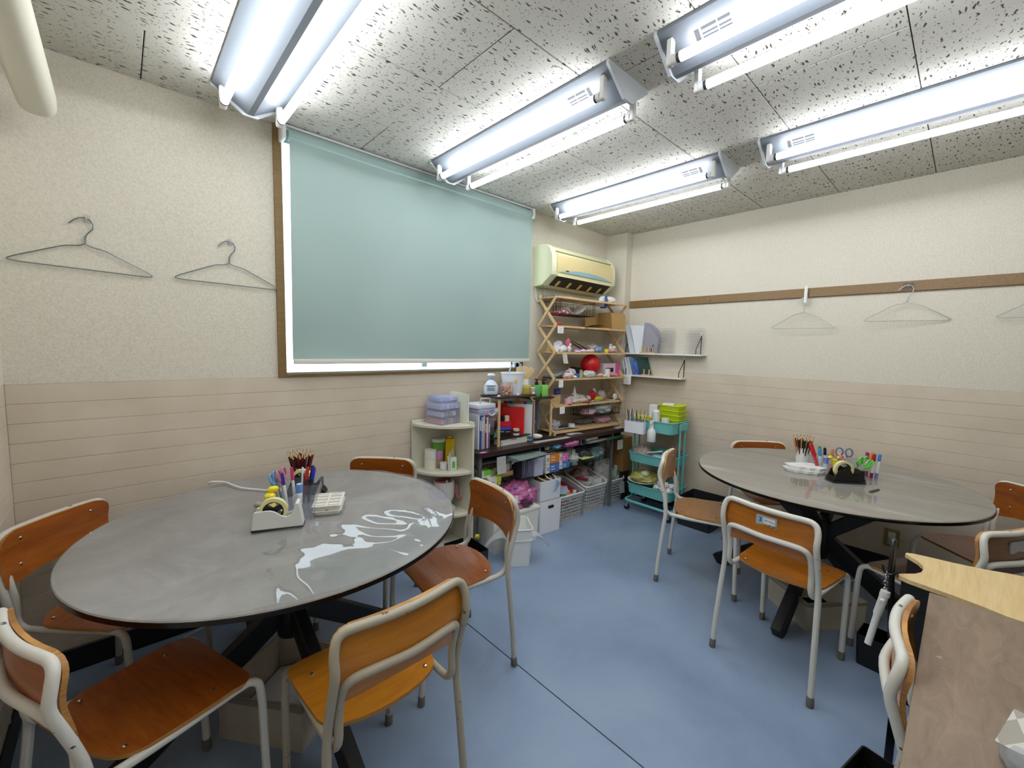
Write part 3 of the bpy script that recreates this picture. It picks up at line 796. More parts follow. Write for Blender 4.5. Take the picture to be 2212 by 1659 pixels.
# ---------------------------------------------------------------- left table things
ZT = 0.7835
tape_dispenser('white tape dispenser on the left table', (0.425, 1.772, ZT), R(-22.5), M('#d6d8d2', 0.35))
tape_dispenser('black tape dispenser half hidden behind the clear organizer on the left table', (0.625, 2.10, ZT), R(-30), BLACKG, style=1)
organizer('clear compartment organizer between the dispensers on the left table', (0.535, 1.93, ZT), R(-25), 0.17, 0.25, 0.10)
palette('lower white paint palette of the pair on the left table', (0.642, 1.845, ZT), R(-27), 0.115, 0.17)
palette('upper white paint palette of the pair on the left table, stained wells', (0.642, 1.847, ZT+0.0215), R(-27), 0.115, 0.17)
cup('white cup full of dark pencils on the left table', (0.640, 2.225, ZT), 0.036, 0.098, M('#e6e4e0', 0.4))
cols = ['#2a1416', '#5c1518', '#1c1a2e', '#8a2424', '#2a1020', '#151519', '#701c1c', '#b03030']
PM = [pencil_mesh(c) for c in cols]
nm = ['very dark maroon', 'dark red', 'navy', 'brick red', 'dark plum', 'black', 'crimson', 'bright red']
used = {}
def pencils(cx, cy, r, z, set_, names, where, n, seed):
    q = random.Random(seed)
    for k in range(n):
        a = 2.399963*k; rr = r*math.sqrt((k+0.5)/n)*0.80
        j = q.randrange(len(set_)); o = set_[j]
        c = bpy.data.objects.new('pencil', o.data); COL.objects.link(c)
        lean(c, (cx+rr*math.cos(a)*0.82, cy+rr*math.sin(a)*0.82, z+0.005+q.uniform(0, 0.008)), a, 0.03+0.26*rr/r+q.uniform(0, .02))
        va = math.atan2(cy, cx); da = (a-va+PI) % (2*PI)-PI
        side = ['far', 'far left', 'left', 'near left', 'near', 'near right', 'right', 'far right'][int(((da+PI/8) % (2*PI))//(PI/4))]
        ring = 'outermost ' if rr/r > 0.66 else ('middle ring ' if rr/r > 0.42 else 'inner ')
        lb = ring+names[j]+' pencil on the '+side+' side of the '+where+' table cup'
        used.setdefault(lb, []).append(c); tag(c, lb, 'pencil', 'pencils in the '+where+' table cup')
pencils(0.640, 2.225, 0.036, ZT, PM, nm, 'left', 38, 3)
for o in PM: bpy.data.objects.remove(o)
marker('purple capped marker leaning in the organizer on the left table', (0.505, 1.96, ZT+0.004), R(110), 0.22, '#43228c', L=0.15)
marker('pink capped marker in the organizer on the left table', (0.545, 1.99, ZT+0.004), R(115), 0.12, '#d8386e', L=0.16)
marker('white capped pen in the organizer on the left table', (0.57, 1.99, ZT+0.004), R(30), 0.08, '#e8e8e8', '#c8ccd0', L=0.155, r=0.0045, name='pen', capfrac=0.2)
marker('red marker between pencils and organizer on the left table', (0.575, 1.98, ZT+0.004), R(40), 0.26, '#b8182a', '#5c1620', L=0.155, r=0.007)
marker('blue marker between pencils and organizer on the left table', (0.592, 1.965, ZT+0.004), R(35), 0.30, '#1c2a9c', '#15183a', L=0.155, r=0.007)
marker('navy marker behind the blue marker on the left table', (0.60, 1.995, ZT+0.004), R(38), 0.27, '#171a4a', '#12142c', L=0.155, r=0.007)
glue_stick('glue stick with blue cap in the organizer on the left table', (0.545, 1.935, ZT+0.012), R(20), 0.04)
scissors('blue handled scissors in the organizer on the left table', (0.50, 2.0, ZT+0.004), R(150), 0.30, '#5d9ac0')
scissors('pink handled scissors behind the blue ones on the left table', (0.52, 2.03, ZT+0.004), R(140), 0.16, '#c06a8c')
for k, (x, y, nm_, col) in enumerate([(0.475, 1.925, 'wooden', '#c9a06a'), (0.49, 1.93, 'light blue', '#5a90b8')]):
    o = pencil_mesh(col, L=0.11); lean(o, (x, y, ZT+0.004), R(160), 0.18); tag(o, nm_+' short pencil beside the yellow glue bottle on the left table', 'pencil')
t = thing('glue_bottle', 'yellow glue bottle with red neck behind the white dispenser', 'glue', (0.425, 1.90, ZT))
g = G(); g.lathe([(0, 0), (0.02, 0), (0.021, 0.004), (0.021, 0.05), (0.014, 0.062), (0, 0.062)], n=18); g.done('bottle', M('#e6c65a', 0.4), t)
g = G(); g.lathe([(0.015, 0.060), (0.017, 0.062), (0.017, 0.074), (0, 0.074)], n=16); g.done('neck', M('#a8221e', 0.35), t)
g = G(); g.lathe([(0.017, 0.074), (0.02, 0.078), (0.02, 0.092), (0.012, 0.10), (0, 0.101)], n=16); g.ell((0.014, 0.006, 0.112), (0.022, 0.012, 0.014), 12, 8); g.done('cap', M('#efdc1e', 0.35), t)
for k, (dx, dz) in enumerate(((0, 0), (0.004, 0.024), (0.0, 0.048))):
    g = G(); g.ell((0, 0, 0.013), (0.017, 0.015, 0.0128), 12, 8, 0.12, k); simple('clay_lump', ['bottom', 'middle', 'top'][k]+' grey putty lump stacked behind the white tape dispenser', 'clay', g, M('#9b948a', 0.8), (0.385+dx, 1.90, ZT+dz))
g = G(); g.tube(fillet([(0.285, 2.545, 0.70), (0.295, 2.535, 0.79), (0.31, 2.515, 0.80), (0.36, 2.50, 0.792), (0.40, 2.36, 0.789), (0.47, 2.27, 0.788), (0.53, 2.2, 0.788)], 0.05), 0.0045, 8)
simple('power_cord', 'white cord lying over the wall side of the left table', 'cord', g, M('#e2e2e0', 0.4))

# ---------------------------------------------------------------- right table things
ZR = 0.7828
def scallop(label, c, rz, group=None):
    t = thing('paint_palette', label, 'palette', c, rz, group)
    out = [(-0.10, 0.02), (-0.09, 0.07), (0.02, 0.075), (0.085, 0.06), (0.09, -0.055), (0.03, -0.075), (0.012, -0.060), (-0.02, -0.058), (-0.035, -0.035), (-0.07, -0.03), (-0.085, -0.005)]
    g = G(); g.prism([(x*0.92, y*0.92) for x, y in out], 0, 0.013, 'z'); g.prism(out, 0.013, 0.017, 'z'); g.done('tray', WHITE, t, False)
    for k, (x, y) in enumerate(((-0.06, 0.03), (-0.02, 0.035), (0.02, 0.035), (0.06, 0.03), (0.05, -0.03), (0.01, -0.02))):
        g = G(); g.tube([(x+0.015*math.cos(2*PI*i/12), y+0.015*math.sin(2*PI*i/12), 0.0175) for i in range(12)], 0.002, 5, closed=True); g.done('well_rim', WHITE, t)
    return t
scallop('lower white scalloped palette under the cup side of the right table', (3.04, 0.63, ZR), R(-42))
scallop('upper white scalloped palette of the pair on the right table', (3.055, 0.625, ZR+0.0185), R(-40))
cup('white cup full of dark green and brown pencils on the right table', (3.285, 0.70, ZR), 0.036, 0.10, M('#e6e4e2', 0.4))
cols = ['#1d2a20', '#24362a', '#15151a', '#a8381e', '#c79a55', '#3a2418', '#6e2418']
PM = [pencil_mesh(c) for c in cols]; nm = ['dark green', 'forest green', 'black', 'orange red', 'bare wooden', 'dark brown', 'red brown']
pencils(3.285, 0.70, 0.036, ZR, PM, nm, 'right', 36, 9)
for o in PM: bpy.data.objects.remove(o)
for lb, L_ in used.items():
    if len(L_) > 1:
        for i_, c in enumerate(L_): c['label'] = lb.replace(' pencil on', [' pencil nearer centre,', ' pencil nearer rim,', ' pencil at rim,', ' pencil between,'][min(i_, 3)])
tape_dispenser('black tape dispenser on the right table', (2.995, 0.425, ZR), R(-48), BLACKG, 0.17, 0.075, style=1)
organizer('clear organizer of pens and scissors on the right table', (3.20, 0.49, ZR), R(-48), 0.26, 0.18, 0.085)
marker('red craft knife leaning beside the white cup on the right table', (3.10, 0.575, ZR+0.022), R(130), 0.35, '#c41620', '#c2404a', L=0.16, r=0.010, name='craft_knife', cat='knife', capfrac=0.5)
for lb, x, y, a, tl, cap, L in (('light blue capped marker', 3.16, 0.575, 100, 0.08, '#3f93cf', .13), ('green capped marker', 3.20, 0.585, 80, 0.08, '#2b8c5c', .135), ('black capped marker', 3.21, 0.56, 60, 0.10, '#141414', .13), ('orange capped marker', 3.20, 0.53, 0, 0.12, '#d07a4a', .13)):
    marker(lb+' in the near end of the right table organizer', (x, y, ZR+0.005), R(a), tl, cap, L=L, r=0.007)
glue_stick('glue stick with blue cap on the right table', (3.125, 0.545, ZR+0.001), 0, 0.0, '#5b74c4')
t = thing('glue_bottle', 'yellow glue bottle with winged cap on the right table', 'glue', (3.17, 0.51, ZR+0.003))
g = G(); g.lathe([(0, 0), (0.02, 0), (0.021, 0.004), (0.021, 0.04), (0.014, 0.052), (0, 0.052)], n=18); g.done('bottle', M('#d88a50', 0.4), t)
g = G(); g.lathe([(0.013, 0.05), (0.015, 0.075), (0.0, 0.082)], n=14); g.ell((-0.022, 0.018, 0.09), (0.024, 0.012, 0.010), 12, 8); g.ell((0.024, -0.018, 0.088), (0.024, 0.012, 0.011), 12, 8); g.done('cap', M('#ecd61e', 0.35), t)
scissors('grey handled scissors in the right table organizer', (3.23, 0.47, ZR+0.004), R(20), 0.22, '#5f6a80', 0.14)
scissors('green handled scissors in the right table organizer', (3.15, 0.42, ZR+0.004), R(250), 0.42, '#6cc64a', 0.14)
scissors('bright green scissors lying against the right table organizer', (3.12, 0.40, ZR+0.006), R(285), 0.62, '#57b83a', 0.13)
scissors('pink handled scissors in the right table organizer', (3.19, 0.45, ZR+0.004), R(130), 0.34, '#d9a0a8', 0.12)
for lb, x, y, a, tl, cap, end in (('magenta capped marker', 3.22, 0.36, 120, 0.05, '#b0184e', '#8a1440'), ('green and orange capped marker', 3.23, 0.34, 60, 0.04, '#d9863a', None), ('dark red capped marker', 3.19, 0.335, 300, 0.05, '#a51322', '#8a1440'), ('sky blue capped marker', 3.205, 0.315, 330, 0.10, '#3f86d0', '#5b78c8')):
    marker(lb+' standing at the far right end of the right table organizer', (x, y, ZR+0.004), R(a), tl, cap, L=0.142, r=0.0075, capfrac=0.3, end=end)
g = G(); g.bar((0, 0, 0.003), (0.09, -0.035, 0.003), 0.012, 0.003); simple('tape_scrap', 'small dark strip lying on the right table by the markers', 'scrap', g, M('#4a3a34', 0.5), (2.86, 0.30, ZR), 0.1)

# ---------------------------------------------------------------- desk corner at lower right
t = thing('desk', 'worn brown desk in the lower right corner', 'desk', (1.4, -0.4, 0))
g = G(); g.box(-0.62, 0.455, -0.45, 0.428, 0.728, 0.755, 0.003, 2); g.done('desktop', mat_desk(), t)
g = G(); g.box(-0.58, 0.42, -0.42, 0.38, 0.69, 0.728); g.done('apron', BLACK, t, False)
for x in (-0.56, 0.41):
    for y in (-0.41, 0.36):
        g = G(); g.box(x-0.014, x+0.014, y-0.014, y+0.014, 0, 0.69, 0.002, 1); g.done('leg', BLACK, t, False)
t = thing('tissue_pack', 'tissue pack with pale diamond pattern in clear film on the brown desk', 'tissues', (1.20, -0.165, 0.755), R(-25))
g = G(); g.ell((0, 0, 0.028), (0.10, 0.062, 0.040), 26, 14, 0.16, 4, -0.028, 3.0); g.done('film', CLEARBAG, t, True, 70)
g = G(); g.box(-0.06, 0.075, -0.045, 0.045, 0.004, 0.036, 0.012, 3); g.done('tissues', M('#a8a298', 0.8), t)
g = G(); g.grid(lambda u, v: Vector((-0.07+v*0.05+0.01*math.sin(u*4), -0.10+u*0.15, 0.050+0.05*v+0.006*math.sin(u*5))), 12, 10)
DM = NT('diamond_print'); cc = DM.coords((1, 34, 34), rot=(R(45), 0, 0)); ck = DM.add('ShaderNodeTexChecker'); ck.inputs['Scale'].default_value = 1.0
ck.inputs['Color1'].default_value = lin('#e6e2d8'); ck.inputs['Color2'].default_value = lin('#b5aea2'); DM.link(cc, 'Vector', ck, 'Vector'); DM.link(ck, 'Color', DM.b, 'Base Color')
g.done('flap', DM.m, t)
g = G(); g.prism(rrect(-0.075, -0.05, 0.058, 0.09, 0.008), -0.066, -0.040, 'x'); g.done('blue_sticker', M('#5c86b0', 0.4), t)

t = thing('bamboo_top_stand', 'black narrow stand with flared bamboo top behind the brown desk', 'stand', (2.075, 0.0, 0))
half = [(0.125, 0.106), (0.138, 0.085), (0.146, 0.04), (0.155, -0.02), (0.172, -0.09), (0.200, -0.16), (0.225, -0.24), (0.235, -0.34), (0.225, -0.42)]
notch = [(-0.112, 0.108), (-0.092, 0.092), (-0.066, 0.070), (-0.035, 0.056), (0.0, 0.052), (0.035, 0.056), (0.066, 0.070), (0.092, 0.092), (0.112, 0.108)]
poly = [(-x, y) for x, y in half[::-1]] + notch + half
g = G(); g.prism(poly, 0.728, 0.742, 'z'); g.done('bamboo_top', BAMBOO, t, False)
poly2 = [(x*0.95, y*0.97-0.004) for x, y in poly]
g = G(); g.prism(poly2, 0.30, 0.728, 'z'); g.done('body', BLACK, t, False)
for sx in (-1, 1):
    for y in (0.085, -0.38):
        g = G(); g.box(sx*0.10-0.012, sx*0.10+0.012, y-0.012, y+0.012, 0, 0.30, 0.002, 1); g.done('leg', BLACKG, t, False)
g = G(); g.prism(rrect(-0.10, -0.07, 0.11, 0.125, 0.006), 0.35, 0.80, 'z')
g = G(); g.tube(fillet([(-0.105, 0.112, 0.50), (-0.115, 0.13, 0.72), (-0.11, 0.13, 0.80), (-0.085, 0.13, 0.86), (-0.06, 0.13, 0.80), (-0.055, 0.13, 0.72), (-0.06, 0.112, 0.50)], 0.04), 0.008, 8); g.done('carry_handle', M('#3a3a3c', 0.2, 0.6), t)
g = G(); g.tube(fillet([(-0.126, 0.100, 0.76), (-0.126, 0.13, 0.732), (-0.126, 0.148, 0.742), (-0.126, 0.150, 0.765)], 0.015), 0.0035, 7); g.done('hook', BLACKG, t)
t = thing('white_rod', 'white plastic rod hanging from a chain on the black stand', 'rod', (1.949, 0.138, 0.742))
g = G()
for k in range(6):
    a = (k % 2)*PI/2
    g.tube([(0.006*math.cos(q)*math.cos(a), 0.006*math.cos(q)*math.sin(a), -0.006-0.012*k+0.008*math.sin(q)) for q in [2*PI*i/10 for i in range(10)]], 0.0016, 5, closed=True)
g.done('chain', CHROME, t)
g = G(); g.tube([(0.0, -0.002, -0.07), (-0.002, 0.0, -0.088), (-0.003, 0.001, -0.090), (-0.014, 0.012, -0.155), (-0.015, 0.013, -0.162), (-0.034, 0.028, -0.268)], [0.0135, 0.015, 0.013, 0.013, 0.0105, 0.0105], 14); g.box(-0.022, -0.008, -0.004, 0.01, -0.108, -0.096, 0.002, 1); g.done('rod', WHITE, t)
t = thing('bin', 'small black bin on the floor under the hanging white rod', 'bin', (2.635, 0.165, 0), R(-5))
g = G(); tub(g, 0.14, 0.20, 0.15, 0.004, 0.012, 0.93); g.done('body', BLACKG, t)
t = thing('tray_box', 'black box with a shiny clip at the bottom edge by the desk', 'box', (1.665, 0.09, 0), R(-12))
g = G(); tub(g, 0.24, 0.16, 0.18, 0.005, 0.01, 0.95); g.done('body', BLACK, t)
g = G(); g.box(-0.105, 0.105, -0.066, 0.066, 0.006, 0.12); g.done('contents', M('#101013', 0.5), t, False)
g = G(); g.bar((-0.02, 0.02, 0.125), (0.03, -0.02, 0.13), 0.03, 0.01, bev=0.003); g.bar((-0.03, -0.01, 0.13), (0.02, 0.03, 0.128), 0.012, 0.012, bev=0.003); g.done('clip', CHROME, t)

# fabric bins under the round tables
FAB = NT('canvas'); fc = FAB.coords(); fn = FAB.noise(fc, 6, 4); ff = FAB.noise(fc, 500, 1); fr_ = FAB.ramp(fn, 'Fac', [(0.3, '#b3aa98'), (0.7, '#c6beac')]); FAB.link(fr_, 'Color', FAB.b, 'Base Color'); FAB.b.inputs['Roughness'].default_value = 0.9; FAB.bump(ff, 'Fac', 0.3, 0.001)
def fabric_bin(label, c, rz, w, d, h, seed, content):
    t = thing('fabric_bin', label, 'bin', c, rz)
    g = G(); hw, hd = w/2, d/2; cs = [(-hw, -hd), (hw, -hd), (hw, hd), (-hw, hd)]; N = 10; pts = []
    for k in range(4):
        a, b = cs[k], cs[(k+1) % 4]
        for i in range(N): pts.append((a[0]+(b[0]-a[0])*i/N, a[1]+(b[1]-a[1])*i/N))
    def P(p, z, off):
        s = 1-off/max(hw, hd); w_ = 0.018*noise.noise(Vector((p[0]*6, p[1]*6, z*7+seed)))*(0.3+z/h)
        zz = z+(0.016*noise.noise(Vector((p[0]*5, p[1]*5, seed+4))) if z > h*0.9 else 0)
        f = s*(1+w_*2.2); return Vector((p[0]*f, p[1]*f, zz))
    zs = [0, h*0.25, h*0.5, h*0.75, h]
    rings = [[g.bm.verts.new(P(p, z, 0)) for p in pts] for z in zs] + [[g.bm.verts.new(P(p, z, 0.006)) for p in pts] for z in zs[::-1]]
    for A, B in zip(rings, rings[1:]):
        n = len(A)
        for k in range(n): g._f([A[k], A[(k+1) % n], B[(k+1) % n], B[k]])
    g._f(rings[0][::-1]); g._f(rings[-1]); g.done('body', FAB.m, t, True, 60)
    g = G(); zs2 = [h*0.86, h*1.0]
    rings = [[g.bm.verts.new(P(p, z, -0.003)) for p in pts] for z in zs2]
    for k in range(len(pts)): g._f([rings[0][k], rings[0][(k+1) % len(pts)], rings[1][(k+1) % len(pts)], rings[1][k]])
    g.done('hem', M('#8f887a', 0.9), t, True, 60)
    if content:
        g = G(); g.grid(lambda u, v: Vector(((u-0.5)*w*0.84, (v-0.5)*d*0.84, 0.05+0.10*h*math.sin(u*3)*v+0.05*u)), 10, 10); g.done('white_sheet', M('#e3e6ea', 0.7), t)
    return t
fabric_bin('cream canvas bin with white paper inside, under the left round table', (0.45, 1.785, 0.0), R(-52), 0.35, 0.33, 0.18, 1.0, True)
fabric_bin('cream canvas bin under the right round table', (2.90, 0.50, 0.0), R(-38), 0.35, 0.30, 0.155, 5.0, False)
g = G(); g.tube(fillet([(-0.02, 2.50, 0.005), (0.05, 2.50, 0.006), (0.25, 2.48, 0.09), (0.42, 2.44, 0.06), (0.62, 2.40, 0.006), (0.75, 2.36, 0.006)], 0.12), 0.004, 7)
g.tube(fillet([(-0.02, 2.50, 0.005), (-0.06, 2.45, 0.005), (-0.05, 2.38, 0.005), (0.05, 2.36, 0.005)], 0.05), 0.004, 7)
simple('extension_cord', 'white cord looping on the floor under the left table by the wall', 'cord', g, M('#dcdcda', 0.5))

# ---------------------------------------------------------------- hangers
def hanger(label, loc, wall, width=0.43, drop=0.21, tilt=0.0, swing=0.0, mat=WIRE):
    # local frame: x along the wall, y out of the wall (negative = into the room), z up; origin at the hook's top
    t = thing('wire_hanger', label, 'hanger', loc, 0)
    w = width/2; r = 0.0024
    hook = [(-0.048, 0, -0.034), (-0.035, 0, -0.018), (-0.018, 0, -0.004), (0.0, 0, 0.0), (0.017, 0, -0.008), (0.026, 0, -0.026), (0.024, 0, -0.044), (0.010, 0, -0.062), (0.002, 0, -0.078), (0.0, 0, -0.112)]
    g = G(); g.tube(hook, r*1.15, 7); g.done('hook', mat, t)
    body = fillet([(0.0, 0, -0.110), (-0.02, 0, -0.121), (-0.06, 0, -0.127), (-w+0.012, 0, -drop+0.012), (-w-0.012, 0, -drop-0.004), (-w+0.02, 0, -drop-0.009), (w-0.02, 0, -drop-0.009), (w+0.012, 0, -drop-0.004), (w-0.012, 0, -drop+0.012), (0.06, 0, -0.127), (0.02, 0, -0.121), (0.0, 0, -0.110)], 0.02, 4)
    g = G(); g.tube(body, r, 7); g.tube([(0.003*math.cos(k*1.3), 0.003*math.sin(k*1.3), -0.078-0.002*k) for k in range(18)], r*0.8, 5); g.done('frame', mat, t)
    return t
DWIRE = M('#7c8688', 0.35, 0.6)
h = hanger('grey wire hanger farther from the window on the wall over the left table', (-0.087, YN-0.012, 2.013), 'n', mat=DWIRE); h.rotation_euler = (0, R(2), 0)
h = hanger('grey wire hanger touching the window casing on the wall over the left table', (0.434, YN-0.012, 2.009), 'n', mat=DWIRE); h.rotation_euler = (R(-0), R(1), 0)
for x, z, lb in ((-0.082, 2.009, 'clear adhesive hook holding the hanger farther from the window'), (0.438, 2.005, 'clear adhesive hook holding the hanger touching the window casing')):
    t = thing('adhesive_hook', lb, 'hook', (x, YN, z))
    g = G(); g.prism(rrect(-0.012, 0.012, -0.018, 0.02, 0.006), -0.0025, 0, 'y'); g.done('plate', CLEAR, t)
    g = G(); g.tube([(0, -0.002, 0), (0, -0.012, -0.006), (0, -0.022, -0.004), (0, -0.024, 0.004)], 0.002, 6); g.done('prong', M('#cfcbc0', 0.4), t)
for y, z, rot, lb, w in ((0.878, 1.925, 92, 'pale wire hanger hanging from the white clip on the brown rail', 0.40), (0.307, 1.965, 98, 'pale wire hanger on the clear hook of the brown rail', 0.41), (-0.30, 1.97, 90, 'pale wire hanger cut by the right edge below the brown rail', 0.41)):
    h = hanger(lb, (XE-0.042, y, z), 'e', w, 0.225, mat=M('#b9bdb8', 0.35, 0.4)); h.rotation_euler = (R(-3 if rot == 92 else 0), 0, R(rot)+PI)
t = thing('rail_clip', 'white clothes clip clamped on the brown rail', 'clip', (XE-0.026, 0.876, 1.95))
for dy, z0, z1 in ((0.0, -0.078, 0.062),):
    g = G(); g.box(-0.012, -0.004, -0.010, 0.010, z0, z1, 0.003, 1); g.box(-0.022, -0.014, -0.010, 0.010, z0+0.01, z1-0.012, 0.003, 1); g.done('jaw', WHITE, t, False)
    g = G(); g.cyl((-0.012, -0.012, 0.0), (-0.012, 0.012, 0.0), 0.006, 10); g.done('spring', CHROME, t)
for y, lb in ((2.12, 'small clear hook on the brown rail nearest the pillar'), (1.60, 'small clear hook on the brown rail above the white wall shelf end'), (0.31, 'wide clear hook plate on the brown rail holding a hanger'), (-0.30, 'clear hook on the brown rail at the right edge')):
    t = thing('adhesive_hook', lb, 'hook', (XE-0.02, y, 1.962))
    wd = 0.055 if y == 0.31 else 0.014
    g = G(); g.prism(rrect(-wd/2, wd/2, -0.026 if wd > 0.03 else -0.016, 0.02, 0.004), -0.003, 0.0, 'x'); g.done('plate', CLEAR, t)
    g = G(); g.tube([(-0.002, 0, -0.004), (-0.012, 0, -0.010), (-0.022, 0, -0.006), (-0.024, 0, 0.003)], 0.0022, 6); g.done('prong', M('#d8d4cc', 0.3), t)

# outlet on the east wall
t = thing('wall_outlet', 'beige wall outlet with white plug under the right table', 'outlet', (XE, 0.267, 0.245))
g = G(); g.prism(rrect(-0.04, 0.04, -0.062, 0.062, 0.004), -0.007, 0, 'x'); g.done('plate', M('#8f7f4c', 0.4), t, False)
g = G(); g.box(-0.010, -0.006, -0.02, 0.02, -0.045, 0.045); g.done('socket_insert', M('#cfc8b0', 0.4), t, False)
g = G(); g.prism([(-0.018, 0.035), (0.018, 0.035), (0.014, 0.012), (0.006, 0.0), (-0.006, 0.0), (-0.014, 0.012)], -0.03, -0.010, 'x'); g.done('plug', WHITE, t, False)
g = G(); g.tube(fillet([(-0.02, 0, 0.004), (-0.03, -0.002, -0.08), (-0.03, -0.01, -0.235), (-0.2, 0.1, -0.238), (-0.55, 0.2, -0.238)], 0.05), 0.0035, 7); g.done('cord', WHITE, t)

# ---------------------------------------------------------------- air conditioner
t = thing('air_conditioner', 'yellowed wall air conditioner above the scissor shelf', 'air conditioner', (3.13, YN, 2.20))
prof = [(0, 0.165), (-0.07, 0.178), (-0.13, 0.170), (-0.17, 0.135), (-0.195, 0.08), (-0.20, 0.0), (-0.198, -0.06), (-0.192, -0.082), (-0.092, -0.158), (0, -0.165)]
prof = [(p[0]*1.05, p[1]) for p in prof]
g = G(); g.prism(prof, -0.455, 0.455, 'x'); g.done('body', M('#d9dab0', 0.4), t, True, 28)
for a, b in ((-0.46, -0.40), (0.42, 0.46)):
    g = G(); g.prism([(p[0]*1.03-0.002, p[1]*1.02) for p in prof], a, b, 'x'); g.done('side_cover', M('#dcdfbc', 0.4), t, True, 28)
pf = [(-0.188, 0.105), (-0.212, 0.08), (-0.219, 0.0), (-0.213, -0.055), (-0.205, -0.055), (-0.205, 0.09)]
g = G(); g.prism(pf, -0.392, 0.42, 'x'); g.done('front_panel', M('#dccb94', 0.4), t, True, 30)
g = G(); g.box(-0.40, 0.42, -0.19, -0.176, 0.112, 0.124); g.done('intake_slot', M('#8c8050', 0.6), t, False)
g = G(); n = 24; A = []; B = []
for k in range(n+1):
    u = k/n; x = -0.35+0.75*u; zt_ = -0.050+0.062*math.sin(PI*u)**0.9*(0.55+0.0*u); A.append((x, zt_)); B.append((x, -0.053))
for k in range(n):
    def yy(z): return -0.2205+abs(z)*0.06
    v = [g.bm.verts.new((x, yy(z)-0.001, z)) for x, z in (A[k], A[k+1], B[k+1], B[k])]; g._f(v)
g.done('blue_band', M('#8cb4ba', 0.3), t, False)
g = G(); g.box(-0.28, -0.245, -0.2225, -0.2195, -0.040, -0.032); g.done('display_window', BLACK, t, False)
g = G(); g.box(0.045, 0.068, -0.2212, -0.2195, 0.012, 0.05); g.done('logo_sticker', M('#e8e0c0', 0.5), t, False)
g = G(); g.box(0.049, 0.064, -0.2216, -0.2210, 0.038, 0.044); g.box(0.049, 0.064, -0.2216, -0.2210, 0.016, 0.019); g.done('logo_print', M('#8c8672', 0.6), t, False)
g = G(); g.prism([(-0.200, -0.092), (-0.112, -0.1585), (-0.10, -0.14), (-0.18, -0.078)], -0.37, 0.40, 'x'); g.done('air_outlet', M('#2c2210', 0.8), t, False)
for k in range(5):
    x = -0.30+0.15*k; g = G(); g.bar((x, -0.167, -0.1195), (x, -0.120, -0.155), 0.028, 0.006, up=(0, 0.6, 0.8)); g.done('outlet_vane', M('#c8b264', 0.5), t, False)
g = G(); g.bar((-0.38, -0.080, -0.163), (0.41, -0.080, -0.163), 0.05, 0.006, up=(0, 0.3, 1)); g.bar((-0.38, -0.205, -0.078), (0.41, -0.205, -0.078), 0.014, 0.022); g.done('flap', M('#dcd6a6', 0.4), t, False)
t = thing('ac_outlet', 'small beige socket with white plug below the air conditioner', 'outlet', (2.765, YN, 1.962))
g = G(); g.prism(rrect(-0.034, 0.034, -0.062, 0.062, 0.004), -0.007, 0, 'y'); g.done('plate', M('#b8b48c', 0.4), t, False)
g = G(); g.tube([(0, -0.006, -0.01), (0, -0.03, -0.012)], [0.02, 0.014], 12); g.done('plug', WHITE, t)
g = G(); g.tube(fillet([(0, -0.028, -0.012), (-0.02, -0.03, -0.06), (-0.06, -0.01, -0.05), (-0.08, -0.006, 0.08), (-0.07, -0.006, 0.115)], 0.03), 0.004, 7); g.done('cord', WHITE, t)

# ---------------------------------------------------------------- white wall shelves (east wall)
def wall_shelf(label, y0, y1, z, brk, x0=3.745):
    t = thing('wall_shelf', label, 'shelf', (XE, (y0+y1)/2, z))
    g = G(); L = (y1-y0)/2; g.box(x0-XE, -0.0005, -L, L, -0.014, 0, 0.001, 1); g.done('board', WHITE, t, False)
    for y in brk:
        yy = y-(y0+y1)/2
        g = G(); g.tube(fillet([(x0-XE+0.012, yy, 0.0), (x0-XE+0.012, yy, 0.045), (-0.012, yy, 0.15), (-0.005, yy, 0.17), (-0.004, yy, 0.0)], 0.012), 0.0032, 7); g.done('wire_bracket', BLACKWIRE, t)
        g = G(); g.cyl((-0.012, yy, 0.182), (0, yy, 0.182), 0.012, 12); g.done('pin_head', WHITE, t)
    return t
wall_shelf('upper white wall shelf with black wire brackets', 1.60, 2.39, 1.472, (2.37, 2.085, 1.655))
wall_shelf('lower white wall shelf with black wire brackets', 1.775, 2.385, 1.252, (1.80, 2.36))
def leaf_panel(name, label, cat, y0, z0, w, h, slant, depth, col, thick=0.006, x=3.80, group=None, mat=None):
    # stiff sheet standing on a shelf, leaning along the wall, turned to the room
    t = thing(name, label, cat, (x, y0, z0), 0, group)
    g = G(); d = depth
    pts = [(0, 0), (-w, 0), (-w+slant, h), (slant, h)]
    A = [g.bm.verts.new((-d/2+d*(i in (1, 2)), p[0], p[1])) for i, p in enumerate(pts)]
    B = [g.bm.verts.new((v.co.x+thick*0.6, v.co.y+thick*0.7, v.co.z)) for v in A]
    g._f(A); g._f(B[::-1])
    for k in range(4): g._f([A[k], A[(k+1) % 4], B[(k+1) % 4], B[k]])
    g.done('sheet', mat or M(col, 0.7), t, False); return t
leaf_panel('foam_board', 'pale foam board leaning at the pillar end of the upper wall shelf', 'board', 2.33, 1.4725, 0.09, 0.275, 0.07, 0.05, '#c9d2d8', 0.012)
leaf_panel('foam_board', 'wide pale foam board behind the curled papers on the upper wall shelf', 'board', 2.265, 1.4725, 0.15, 0.27, 0.075, 0.05, '#d5dade', 0.012)
